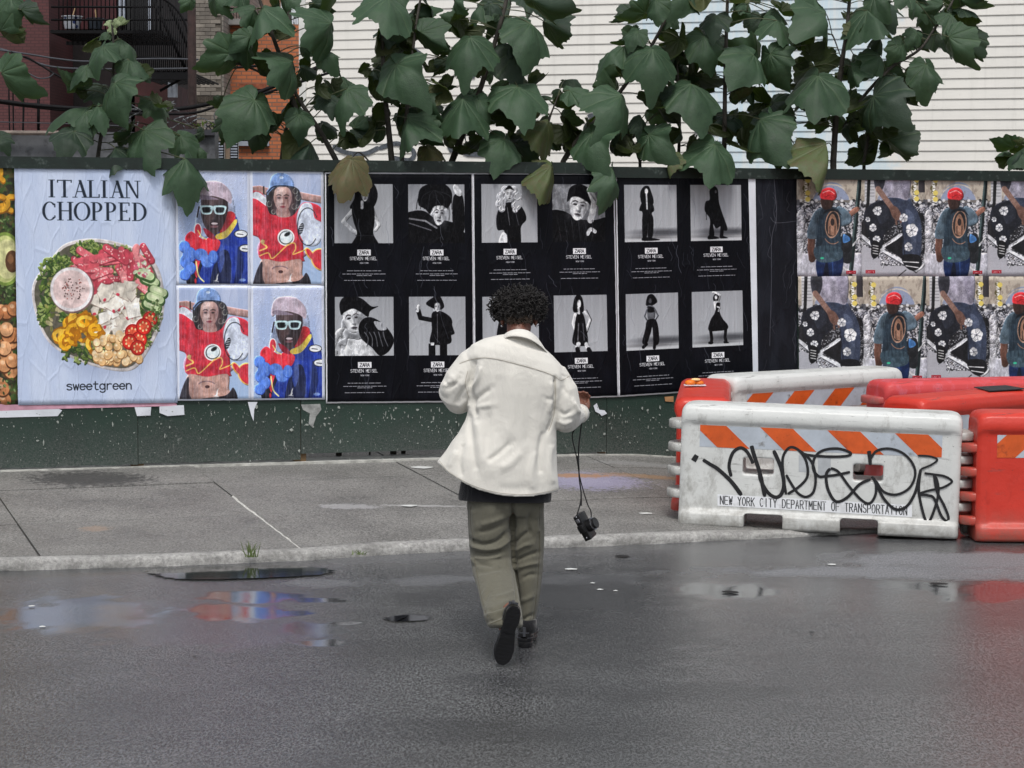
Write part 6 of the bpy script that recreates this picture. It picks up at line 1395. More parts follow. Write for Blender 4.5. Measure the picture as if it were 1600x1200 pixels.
G_ = [([(114,82),(120,86),(130,92),(138,96)],10),([(168,98),(205,122),(250,150),(320,215),(378,292)],(5,6.5)),([(322,190),(310,130),(330,62),(370,34),(405,52),(430,95),(440,120)],5),([(432,22),(442,60),(458,110),(480,180),(505,300)],(6,6)),
 ([(475,160),(482,210),(520,275),(560,302),(592,288),(608,230),(592,140),(552,48)],(5,6)),([(620,288),(605,180),(603,85),(640,32),(690,48),(730,110),(735,190),(690,245),(628,285)],4),
 ([(688,45),(755,105),(780,190),(770,270),(732,300),(690,285),(655,240),(620,180)],4),([(700,62),(760,76),(880,82),(960,76),(966,58),(900,38),(820,48),(775,88),(768,150),(800,190),(838,186)],4),([(968,165),(900,180),(840,188)],4),
 ([(860,146),(838,180),(848,260),(890,325),(950,305),(1020,232),(1080,205)],4.5),([(862,144),(905,165),(960,240),(1030,318),(1075,335),(1105,290),(1108,230),(1085,190)],4),([(1070,50),(1074,80),(1078,128)],(6,5)),
 ([(1078,96),(1110,52),(1175,38),(1250,60),(1305,115),(1322,180),(1290,252),(1220,288),(1150,272),(1108,212)],3.8),([(1095,195),(1115,240),(1155,315),(1215,368),(1275,352),(1320,280),(1340,200),(1352,150)],4.2),
 ([(1336,76),(1400,80),(1442,98),(1410,125),(1352,150)],3),([(1352,150),(1342,230),(1345,300),(1375,420),(1400,430),(1435,340),(1448,270),(1440,210),(1420,178)],4),([(1424,178),(1440,270),(1480,350),(1502,410),(1492,432),(1462,400),(1425,310),(1390,292),(1338,288)],4),([(1338,284),(1400,265),(1470,250),(1515,225),(1518,210),(1480,188),(1420,178),(1372,172)],3.5)]
M_SPB = simple('black_spray', (22,22,26), .55, .4, 30)
for k, (pts, w) in enumerate(G_):
    V, F = spray(z5(pts), tuple(q*1.05 for q in w) if isinstance(w, tuple) else w*1.05, .0012+.0003*k, None, '', None, fm, 6)
    m = pyd(V, F); m.materials.append(M_SPB); o = bpy.data.objects.new('graffiti_stroke', m); COL.objects.link(o); o.parent = fb
def decal(name, px, mat, off, parent, mapper, uvs=True):
    me = pyd([mapper(x, y, off) for x, y in px], [(3,2,1,0)]); ul = me.uv_layers.new(name='UVMap')
    for lp in me.loops: ul.data[lp.index].uv = ((0,1),(1,1),(1,0),(0,0))[lp.vertex_index]
    me.materials.append(mat); o = bpy.data.objects.new(name, me); COL.objects.link(o); o.parent = parent; return o
tl = NT('label_paper'); ti = tl.new('ShaderNodeTexImage'); ti.image = art_label(); ti.extension = 'EXTEND'; tl.l.new(tl.coord('UV'), ti.inputs[0]); tl.set(ti.outputs[0], .5)
decal('agency_label', [(1121,772),(1425,789),(1425,808),(1121,790)], tl.m, .0008, fb, fm)
M_STK = simple('worn_sticker', (176,180,184), .5, .15, 10, .1, 40)
decal('sticker', [(1248,711),(1266,712),(1266,738),(1248,737)], M_STK, .0007, fb, fm); decal('sticker', [(1278,712),(1298,713),(1298,744),(1278,742)], M_STK, .0007, fb, fm)
fr = barrier('red barrier at the right edge hooked to the graffitied white barrier', 2.962, 3420/247.6+.19, .006, rad(-1.5), 0, M_PR, 2, 1.03, kl=(.575,.425,.27,.12))
def place(label, xf, yf, dx, dy, z, mat, **k):
    """(xf, yf): near-side top-left corner on plan, direction (dx, dy) of its length"""
    a = math.atan2(dy, dx); n = Vector((math.sin(a), -math.cos(a), 0)); p = Vector((xf, yf, 0)) - n*.18
    return barrier(label, p.x, p.y, z, a, 0, mat, **k)
lr = place('red barrier end-on at the left with orange peel lying on it', 1.46, 14.64, .10, 1.0, .05, M_PR, tape=0, sz=1.0)
place('white barrier set back beside the fence with orange striped tape', 1.66, 16.23, 1.49, 1.1, .075, M_PW, tape=2)
lb = place('long red barrier with black mat on top behind the front pair', 2.80, 14.86, .757, .653, .03, M_PR, tape=1, sz=1.0)
place('faded pink topped barrier behind the long red one', 2.80, 16.35, .96, .28, .03, M_PP, tape=0)
bpy.context.view_layer.update()
mb = MB(); V = [Vector(p) for p in ((.80,-.13,.806),(1.18,-.16,.806),(1.30,.10,.808),(.98,.14,.808))]; V2 = [v+Vector((0,0,.006)) for v in V]
mb.add(V+V2, [(3,2,1,0),(4,5,6,7),(0,1,5,4),(1,2,6,5),(2,3,7,6),(3,0,4,7)]); me = mb.mesh(); me.materials.append(simple('black_rubber', (40,40,44), .6, .2, 20))
o = bpy.data.objects.new('rubber_mat', me); COL.objects.link(o); o.matrix_world = lb.matrix_world.copy(); tag(o, 'black rubber mat lying on top of the long red barrier', 'mat')
# orange peel on a paper scrap
c = Vector((1.30, 15.55, .862)); op = empty('orange_peel', c, 'squashed half orange with torn peel on a scrap on the red barrier', 'orange peel')
M_OP = simple('orange_skin', (236,120,20), .45, .2, 30, .3, 200); M_OF = simple('orange_pith', (244,214,150), .6, .1, 30)
mb = MB(); mb.ball(c+Vector((-.03,0,.018)), (.04,.035,.022), 12, 8); mb.ball(c+Vector((.035,.02,.016)), (.035,.03,.018), 12, 8); mb.obj('peel', M_OP, op, True)
mb = MB(); mb.ball(c+Vector((.01,.01,.04)), (.036,.03,.010), 14, 8); mb.obj('flesh', M_OF, op, True)
mb = MB(); mb.box((c.x-.075,c.y-.05,c.z+.0),(c.x+.08,c.y+.03,c.z+.004)); mb.obj('napkin', M_WHITE, op)
# litter between the front barriers
lt = G(1511, 838, .0); t = empty('crushed_cup', (lt.x, lt.y-.0, .0), 'crushed clear plastic cup between the white and red barriers', 'litter'); M_CLR = simple('cloudy_plastic', (150,150,146), .25, .3, 30)
mb = MB(); mb.loft([[Vector((lt.x+r*math.cos(a)+.02*z, lt.y+.05+r*.6*math.sin(a), .012+z)) for a in np.linspace(0,6.283,15)[:-1]] for r, z in ((.03,0),(.036,.03),(.045,.06),(.05,.10))], True, False); mb.obj('cup_wall', M_CLR, t, True)
mb = MB(); mb.tube([(lt.x-.005+.042*math.cos(a), lt.y-.03, .047+.036*math.sin(a)) for a in np.linspace(0,6.283,18)], .006, 6, False); mb.obj('rim', M_CLR, t, True)
# small litter on road and walk
M_LW = simple('litter_white', (206,208,206), .6, .1, 30); M_LD = simple('litter_dark', (26,24,24), .7)
LT = [(892,889,.035,'w','white squashed scrap on the road right of the person'),(926,911,.016,'w','first tiny white crumb right of the person'),(937,921,.018,'w','second tiny white crumb right of the person'),(962,923,.014,'w','third tiny white crumb right of the person'),
 (1142,925,.05,'d','flat dark leaf on the wet patch below the front barrier'),(1268,988,.018,'d','small black bit alone on the right of the road'),(972,869,.05,'d','dark twig near the kerb under the hanging camera'),(66,979,.02,'w','small white chip on the wet patch at left'),(50,947,.02,'w','white chip at the far left of the road'),(304,1026,.012,'d','black crumb on the road at left'),
 (1096,840,.03,'w','pale scrap by the kerb under the front barrier'),(1008,803,.05,'w','thin white strip on the sidewalk left of the barriers'),(660,731,.09,'w','crumpled pale blue paper against the fence behind the person'),(640,791,.06,'w','flat whitish smear scrap on the sidewalk left of the person'),(1300,882,.03,'w','white scrap on the pale dry patch'),(1466,912,.05,'d','little dark lumps on the right wet patch')]
for k, (x, y, s, c_, lab) in enumerate(LT):
    z = .05 if y < 845 and x < 1090 else .006; p = Gs(x, y) if z > .02 else G(x, y, z); 
    if z > .02: p.z = hz(p)+.004
    R = random.Random(k); n = 9; top = [Vector((p.x+s*(.7+.5*R.random())*math.cos(i*.698), p.y+s*.9*(.6+.6*R.random())*math.sin(i*.698), p.z+.001)) for i in range(n)]
    mb = MB(); mb.add(top+[Vector((p.x, p.y, p.z+.004+s*.05))], [(i, (i+1) % n, n) for i in range(n)]+[tuple(range(n))[::-1]])
    tag(mb.obj('litter', M_LW if c_ == 'w' else M_LD), lab, 'litter', 'litter on the ground')
# grass tufts in the kerb joint
M_GR = simple('grass_blade', (96,112,62), .7, .3, 30)
for x, y, n, h, lab in ((393,868,22,.10,'small tuft of grass in the kerb joint'),(560,864,12,.03,'low green sprig on the kerb left of the person')):
    p = Gs(x, y); mb = MB(); R = random.Random(x)
    for _ in range(n):
        b = p+Vector((R.gauss(0,.02), R.gauss(0,.008), -.01)); d = Vector((R.gauss(0,.035), R.gauss(0,.02), h*R.uniform(.5,1.1))); w = Vector((.003,0,0)); mb.add([b-w, b+w, b+d*.6+w*.7, b+d, b+d*.6-w*.7], [(0,1,2,3,4)])
    tag(mb.obj('grass_tuft', M_GR), lab, 'grass tuft')
# ================================================================== THE WALKING PERSON
YP = 10.42
def pp(x, y, d=0.0): return P(x, y, YP+d)
SP = FPX/YP
pc = G(805, 1020, 0); person = empty('person', (pc.x, YP, 0), 'person in cream overshirt and olive trousers walking away with a camera on a strap', 'person')
SKIN = NT('skin'); v = SKIN.coord(); SKIN.set(SKIN.ramp(SKIN.noise(v, 20, 4), .3, .7, lin((92,56,44)), lin((128,84,68))), .5, SKIN.bump(SKIN.noise(v, 160, 3), .15, .002)); SKIN.b.inputs['Subsurface Weight'].default_value = .05; M_SKIN = SKIN.m
gheel = G(819, 1013, 0); gtoe = G(783, 1044, 0)
# joints (photo position, extra depth away from the camera)
J = dict(pel=pp(800,778,.02), spine=pp(802,700,.02), chest=pp(806,600,.0), neck0=pp(808,545,.03), neck1=pp(810,520,.08), head=pp(811,497,.135),
         shl=pp(742,566,.02), ell=pp(708,612,.02), wrl=pp(742,606,.26), shr=pp(872,590,.0), elr=pp(884,652,-.02), wrr=pp(899,648,.20), har=pp(905,625,.27),
         hil=pp(776,795,.0), knl=pp(775,880,.03), anl=pp(791,955,-.36), hir=pp(826,795,.04), knr=pp(824,880,.10), anr=Vector((gheel.x+.015, gheel.y+.05, .10)))
def hand(mb, wrist, fdir, up, size=.185, curl=.9):
    """palm, four fingers of unequal length bent at the knuckles, thumb from the side of the palm"""
    f = fdir.normalized(); u = (up-f*up.dot(f)).normalized(); s = f.cross(u)
    pl = size*.5
    mb.tube([wrist-f*.02, wrist+f*pl*.4, wrist+f*pl*.85], [.026,.036,.038], 10, True, .62)
    for k, (o, L) in enumerate(((-.030,.072),(-.010,.082),(.010,.078),(.029,.062))):
        b = wrist+f*pl*.82+s*o; pts = [b-f*.02, b]; d = f.copy(); ang = 0
        for seg in (.42,.33,.25): ang += curl*.62; d = (f*math.cos(ang)-u*math.sin(ang)); pts.append(pts[-1]+d*L*seg)
        mb.tube(pts, [.0105,.0105,.0098,.009,.0075], 8)
    b = wrist+f*pl*.25-s*.03; mb.tube([b+s*.012, b-s*.012+f*.02-u*.008, b-s*.016+f*.048-u*.024, b-s*.004+f*.066-u*.036], [.015,.0135,.0115,.009], 8)
def make_body():
    mb = MB(); j = J
    mb.tube([j['pel'], j['spine'], j['chest'], j['neck0']], [.10,.11,.13,.06], 16); mb.tube([j['neck0']-Vector((0,0,.05)), j['neck1'], j['head']], [.062,.056,.058], 14)
    for a in 'lr':
        mb.tube([j['chest']+Vector((0,0,.05)), j['sh'+a]], [.08,.055], 10); mb.tube([j['sh'+a], j['el'+a]], [.052,.038], 10); mb.ball(j['el'+a], .038, 10, 8); mb.tube([j['el'+a], j['wr'+a]], [.038,.024], 10)
        mb.tube([j['pel'], j['hi'+a], j['kn'+a]], [.09,.072,.044], 12); mb.ball(j['kn'+a], .043, 10, 8); mb.tube([j['kn'+a], j['kn'+a].lerp(j['an'+a], .35), j['an'+a]], [.038,.036,.028], 12); mb.ball(j['an'+a], .031, 10, 8)
    mb.tube([j['anl'], j['anl']+Vector((-.01,.045,-.10))], [.036,.026], 8); mb.tube([j['anr'], j['anr']+Vector((0,.14,-.05))], [.036,.03], 8)
    hand(mb, j['wrr'], j['har']-j['wrr'], Vector((0,1,.4)), curl=1.0); hand(mb, j['wrl'], Vector((.5,.5,.35)), Vector((0,-.6,.8)), curl=.7)
    # head, tipped down towards the hands: skull, face, jaw, nose, brow, lips, ears
    h = j['head']; Rm = Matrix.Rotation(rad(-24), 3, 'X')
    def H(x, y, z): return h + Rm @ Vector((x, y, z))
    mb.ball(H(0,-.005,.035), (.076,.094,.09), 20, 14, Rm); mb.ball(H(0,.03,-.03), (.060,.062,.078), 18, 12, Rm); mb.ball(H(0,.065,-.085), (.030,.024,.022), 12, 8, Rm)
    mb.tube([H(0,.088,.015), H(0,.105,-.02), H(0,.108,-.032)], [.008,.012,.015], 8); mb.tube([H(-.045,.078,.022), H(0,.092,.026), H(.045,.078,.022)], [.009,.012,.009], 8)
    mb.tube([H(-.022,.086,-.058), H(0,.094,-.057), H(.022,.086,-.058)], [.005,.008,.005], 8); mb.tube([H(-.02,.084,-.068), H(0,.092,-.068), H(.02,.084,-.068)], [.005,.009,.005], 8)
    for s in (-1, 1): mb.ball(H(s*.080,-.005,-.012), (.010,.020,.032), 10, 8, Rm @ Matrix.Rotation(s*.3, 3, 'Z')); mb.ball(H(s*.03,.082,.008), (.016,.010,.009), 10, 8, Rm)
    me = remesh(mb.mesh(), .0062, 3); o = mesh_obj('body', me, M_SKIN, person, True)
    for s in (-1, 1):
        e = MB(); e.ball(H(s*.03,.0885,.008), .0085, 12, 8); eo = e.obj('eye', simple('eye_white', (210,206,200), .2) if s < 0 else bpy.data.materials['eye_white'], person, True)
        e = MB(); e.ball(H(s*.03,.0965,.006), .0035, 8, 6); e.obj('pupil', M_DARK, eo, True)
        e = MB(); e.tube([H(s*.044,.080,.030), H(s*.03,.093,.036), H(s*.015,.097,.033)], [.002,.0035,.003], 6); e.obj('eyebrow', M_BLK, person, True)
        e = MB(); q = H(s*.083,-.002,-.042); e.ball(q, .006, 8, 6); e.obj('earring', simple('silver', (200,200,206), .2, metal=1.0) if s < 0 else bpy.data.materials['silver'], person, True)
    return H, Rm
HF, HRM = make_body()
# ---- hair: many small curls over a dark base
def make_hair():
    mb = MB(); R = random.Random(5); c = HF(0,-.010,.036)
    base = MB(); base.ball(c, (.100,.106,.082), 28, 18, HRM); base.ball(HF(0,-.05,.0), (.08,.055,.05), 20, 12, HRM)
    me = base.mesh(); me = remesh(me, .008, 4); a = get_co(me); n = get_no(me)
    for i in range(len(a)): a[i] += n[i]*(.010*mnoise.noise(Vector(a[i])*38)+.006*mnoise.noise(Vector(a[i])*90))
    set_co(me, a)
    t = NT('black_curls'); vv = t.coord(); t.set(t.ramp(t.noise(vv, 60, 4), .3, .75, (.006,.005,.005,1), (.022,.018,.017,1)), .42, t.bump(t.noise(vv, 220, 4, .7), .7, .01), None, .5)
    hair = mesh_obj('hair', me, t.m, person, True)
    cnt = 0
    while cnt < 1700:
        d = Vector((R.gauss(0,1), R.gauss(0,1), R.gauss(0,1))).normalized(); q = HRM.inverted() @ d
        if q.z < -.42 and q.y > -.1: continue
        if q.z < -.60: continue
        if q.y > .55 and q.z < .2: continue
        k = 1 if q.z > -.2 else .92; p = c + HRM @ Vector((q.x*.112*k, q.y*.114*k, q.z*.080)) ; cnt += 1
        ax = (d + Vector((R.gauss(0,.45), R.gauss(0,.45), R.gauss(0,.45)))).normalized(); s1 = ax.orthogonal().normalized(); s2 = ax.cross(s1); r = R.uniform(.006,.011); L = R.choice((.018,.024,.03,.045))*(1.25 if q.z > .1 else .9); tn = R.uniform(1.2,2.2); ph = R.random()*6.28
        pts = [p + ax*(L*i/11-.006) + (s1*math.cos(ph+tn*6.28*i/11)+s2*math.sin(ph+tn*6.28*i/11))*r*(1-.3*i/11) for i in range(12)]
        mb.tube(pts, [.0044*(1-.45*i/11) for i in range(12)], 4, False)
    mb.obj('curls', t.m, hair, True)
    mb = MB()                                   # short nape curls
    for _ in range(160):
        p = HF(R.uniform(-.06,.06), -.075-R.uniform(-.012,.012), R.uniform(-.055,-.02)); r = R.uniform(.003,.006); pts = [p+Vector((r*math.cos(a), -.004-.003*a/6, r*math.sin(a))) for a in np.linspace(R.random()*6, R.random()*6+6, 9)]
        mb.tube(pts, .0016, 4, False)
    mb.obj('nape_curls', simple('brown_curls', (52,40,30), .6), hair, True)
make_hair()

# ---- cloth helpers: creases given as photo polylines (where the real folds lie on the garment), applied to the side turned to the street
def crease(a, n, list_, facing=-.15):
    px, py = proj(a); k = np.clip((-n[:, 1]-facing)/.35, 0, 1); d = np.zeros(len(a))
    for line, w, amp in list_:
        L = catmull(line, 5); dist = polydist(px, py, L)
        s = np.clip(np.minimum(np.hypot(px-L[0][0], py-L[0][1]), np.hypot(px-L[-1][0], py-L[-1][1]))/(w*1.6), .0, 1)
        d += amp*np.exp(-(dist/(w*.82))**2)*1.5*np.where(dist < w*3, np.maximum(s, .35), 0)
    return a + n*(d*k)[:, None]
def cloth_mat(name, srgb, weave=420, rough=.85, sheen=.3, dirt=None, amt=.5):
    t = NT(name); v = t.coord(); c = lin(srgb); n = t.noise(v, 5, 5, .6)
    col = t.ramp(n, .3, .7, tuple(x*.90 for x in c[:3])+(1,), c); w = t.new('ShaderNodeTexWave', wave_type='BANDS', bands_direction='DIAGONAL'); t.l.new(v, w.inputs[0]); w.inputs['Scale'].default_value = weave/6; w.inputs['Distortion'].default_value = 1.5
    col = t.mix(t.math('MULTIPLY', w.outputs['Fac'], .10), col, tuple(x*.6 for x in c[:3])+(1,))
    if dirt: col = t.mix(t.ramp(t.noise(v, 3, 6, .7), .5, .75, 0.0, .4), col, lin(dirt))
    t.set(col, rough, t.bump(t.math('ADD', t.noise(v, weave, 2), t.math('ADD', t.math('MULTIPLY', t.noise(v, 24, 4, .6), 1.4), t.math('MULTIPLY', t.noise(t.mapping(v, (1,1,.45)), 11, 5, .6, 1.5), 5.0))), amt, .0045), None, .25)
    t.b.inputs['Sheen Weight'].default_value = sheen; return t.m
M_JKT = cloth_mat('cream_wool', (226,223,215), 500, .9, .35, None, .35); M_TRS = cloth_mat('olive_twill', (104,102,90), 700, .85, .2, (88,84,66), .45); M_SHT = cloth_mat('black_jersey', (18,18,24), 500)
def ring(xl, xr, y, df, db, n=40, cx=None, tw=0.0, pw=2.3, dy=0.0):
    """super-elliptic cross-section between photo x's at photo height y; df/db: half depths to back(street)/front; dy: hem slope in px"""
    xm = (xl+xr)/2; hw = (xr-xl)/2; out = []
    for k in range(n):
        a = 2*math.pi*k/n; c, s = math.cos(a), math.sin(a); u = math.copysign(abs(c)**(2/pw), c); w = math.copysign(abs(s)**(2/pw), s)
        d = w*(db if w > 0 else df); out.append(pp(xm+hw*u, y+dy*u, d+tw*u))
    return out
def make_jacket():
    mb = MB()
    rows = [ # xl, xr, y, back, front, slope
     (790,830,527,.055,.06,3),(776,845,533,.085,.07,7),(757,864,543,.115,.09,13),(738,880,556,.132,.105,17),(728,890,572,.142,.115,18),(727,890,592,.150,.12,16),(731,882,616,.152,.13,10),(733,872,640,.150,.14,5),(727,869,664,.148,.15,7),(716,869,688,.150,.155,11),(705,870,706,.156,.16,15),(699,871,719,.162,.165,18),(694,872,729,.166,.17,21)]
    rings = []
    for xl, xr, y, b, f, s in rows: rings.append(ring(xl, xr, y, b, f, dy=s))
    # swinging hem: low in the middle and right, lifted at the left
    def hem(k, off, sc):
        out = []
        for p_ in ring(683, 873, 0, .168*sc, .17*sc, dy=0): out.append(p_)
        xs, _ = proj(np.array([list(p_) for p_ in out])); res = []
        for (p_, x) in zip(out, xs):
            y = np.interp(x, [680,690,700,720,740,770,800,830,860,875], [722,730,740,753,763,772,776,776,771,767]); cxx = 785+(x-785)*sc; res.append(pp(cxx, y+off, p_.y-YP))
        return res
    rings.append(hem(0, -3, 1.0)); rings.append(hem(0, 1, .985)); rings.append(hem(0, 0, .91)); rings.append(hem(0, -22, .80)); rings.append([p_.lerp(pp(790,690,0), .3) for p_ in hem(0, -45, .70)])
    mb.loft(rings)
    # sleeves
    L = catmull([(748,556),(728,580),(712,608),(716,622)], 4); 
    mb.tube([pp(756,562,.02), pp(738,575,.01), pp(722,596,.0), pp(713,614,.02), pp(718,622,.09), pp(734,618,.17), pp(748,612,.235)], [.085,.088,.088,.084,.078,.066,.058], 20)
    mb.ball(pp(704,608,.0), (.05,.06,.055), 14, 10)
    mb.tube([pp(846,584,.01), pp(866,592,.0), pp(877,612,-.005), pp(882,640,.0), pp(885,654,.05), pp(895,650,.13), pp(903,648,.19)], [.075,.082,.082,.080,.070,.056,.046], 20)
    mb.ball(pp(880,652,.0), (.058,.07,.062), 14, 10)
    me = remesh(mb.mesh(), .0062, 5); a = get_co(me); n = get_no(me)
    # broad soft undulation, then the folds
    w = np.array([mnoise.noise(Vector((p[0]*4.5, p[1]*4, p[2]*2.6))) for p in a]); a = a + n*(w*.006)[:, None]; set_co(me, a); n = get_no(me)
    C = [([(742,560),(738,580),(735,600),(738,625),(745,655)],5,-.012),([(752,570),(748,590),(736,612),(734,640)],4,.009),([(733,625),(745,622),(768,606)],5,-.008),([(733,638),(748,636),(772,632)],5,.006),([(733,642),(737,690),(744,740)],6,-.007),([(745,650),(752,700),(760,735)],9,.008),
         ([(765,640),(760,690),(758,722)],7,-.005),([(757,722),(775,712),(800,690)],5,-.006),([(775,735),(800,722),(818,700)],8,.006),([(867,590),(868,620),(864,650),(856,675)],3.0,-.013),([(860,592),(861,620),(857,650)],5,.007),([(850,622),(860,624),(867,618)],4,-.005),
         ([(852,670),(842,710),(846,745)],6,-.008),([(862,690),(858,730),(866,760)],6,.007),([(838,700),(830,740),(834,770)],7,.006),([(800,560),(800,620),(796,700)],16,.005),([(780,580),(778,640),(776,690)],9,-.004),([(826,580),(830,640),(824,700)],10,-.004),
         ([(720,585),(712,600),(700,604)],4,-.007),([(730,600),(718,620),(712,634)],4,-.006),([(705,590),(700,602),(690,600)],4,.008),([(715,640),(722,630),(732,622)],4,.006),([(878,600),(884,612),(892,618)],5,-.006),([(872,640),(882,648),(896,640)],4,-.006),([(870,655),(882,662),(896,655)],4,.006),([(896,626),(902,640),(908,646)],3,.008),
         ([(876,586),(890,590),(897,598)],2,-.004),([(770,760),(800,765),(840,762)],10,-.004),([(715,700),(706,720),(700,735)],6,.006),([(724,690),(718,720),(722,748)],5,-.006)]
    a = crease(a, n, C); set_co(me, a); n = get_no(me); px, py = proj(a); k = n[:, 1] < .1
    # yoke: the upper back panel overlaps the lower one by a cloth's thickness
    yl = np.interp(px, [718,735,755,775,800,830,855,868,874], [568,562,559,561,567,575,583,589,592]); up = np.clip((yl-py)/1.2+.5, 0, 1)*np.clip((px-716)/6, 0, 1)*np.clip((878-px)/4, 0, 1)*k
    a = a + n*(.0035*up)[:, None]
    set_co(me, a); o = mesh_obj('jacket', me, M_JKT, person, True)
    # seams: thin raised stitch lines laid on the cloth
    from mathutils.bvhtree import BVHTree
    bv = BVHTree.FromPolygons([Vector(q) for q in a], [tuple(p_.vertices) for p_ in me.polygons])
    def seam(line, r=.0012, lift=.0004, name='seam', mat=None):
        pts = []
        for x, y in catmull(line, 6):
            d = ray(x, y).normalized(); hit = bv.ray_cast(CAM, d)
            if hit[0] is not None and abs(hit[0].y-YP) < .5: pts.append(hit[0]-d*lift)
        if len(pts) > 2: mb = MB(); mb.tube(pts, r, 5, False); mb.obj(name, mat or M_SEAM, o, True)
    global M_SEAM, SEAMF
    M_SEAM = simple('cream_thread', (176,168,154), .9); SEAMF = seam
    seam([(718,568),(735,562),(755,559),(775,561),(800,567),(830,575),(855,583),(868,589)]); seam([(868,589),(876,594),(886,590),(893,584)]); seam([(867,590),(868,620),(865,650),(857,674)], .0014)
    seam([(686,719),(700,736),(720,749),(740,759),(770,768),(800,772),(830,772),(860,767),(871,764)], .0009); seam([(731,580),(727,600),(733,622)])
    # collar: a folded band standing round the neck and spreading on the shoulders
    mb = MB(); inner = []; prof_n = 26; R_ = []
    for i in range(prof_n+1):
        t_ = i/prof_n; ang = rad(-205+230*t_)
        x0 = 811 + 38*math.cos(ang)*(-1); 
    top = catmull([(780,538),(783,527),(793,517),(808,512),(824,514),(838,524),(848,540),(853,552)], 5); low = catmull([(768,541),(780,533),(795,526),(812,526),(830,531),(845,541),(856,552),(861,560)], 5); m_ = min(len(top), len(low)); rings = []
    for i in range(m_):
        t_ = i/(m_-1); arch = math.sin(math.pi*t_); dt = .02-.085*arch; dl = .0-.135*arch
        A = pp(top[i][0], top[i][1], dt); B = pp(low[i][0], low[i][1], dl); mid = (A+B)/2 + Vector((0,-.012,.004)); C_ = A+Vector((0,.012,-.02)); D_ = B+Vector((0,.010,-.004))
        rings.append([A, mid, B, D_, (C_+D_)/2, C_])
    mb.loft(rings); cm = modify(mb.mesh(), lambda q: setattr(q.modifiers.new('s', 'SUBSURF'), 'levels', 3)); mesh_obj('collar', cm, M_JKT, o, True)
    cf = MB(); cf.tube([pp(748,612,.225), pp(756,609,.262)], [.060,.057], 20); cf.obj('cuff', M_JKT, o, True); cf = MB(); cf.tube([pp(903,648,.18), pp(908,645,.215)], [.047,.045], 20); cf.obj('cuff', M_JKT, o, True)
make_jacket()
# ---- shirt hem
mb = MB(); mb.loft([ring(722,862,730,.125,.12,dy=-4), ring(718,862,762,.135,.13,dy=-2), ring(715,862,776,.140,.13,dy=0), [q+Vector((0,0,.016*math.sin(k/40*6.28*1+.5)-.006)) for k, q in enumerate(ring(717,861,783,.139,.13,dy=4))], ring(722,857,780,.128,.12,dy=3)])
me = modify(mb.mesh(), lambda q: setattr(q.modifiers.new('s', 'SUBSURF'), 'levels', 2)); mesh_obj('shirt', me, M_SHT, person, True)
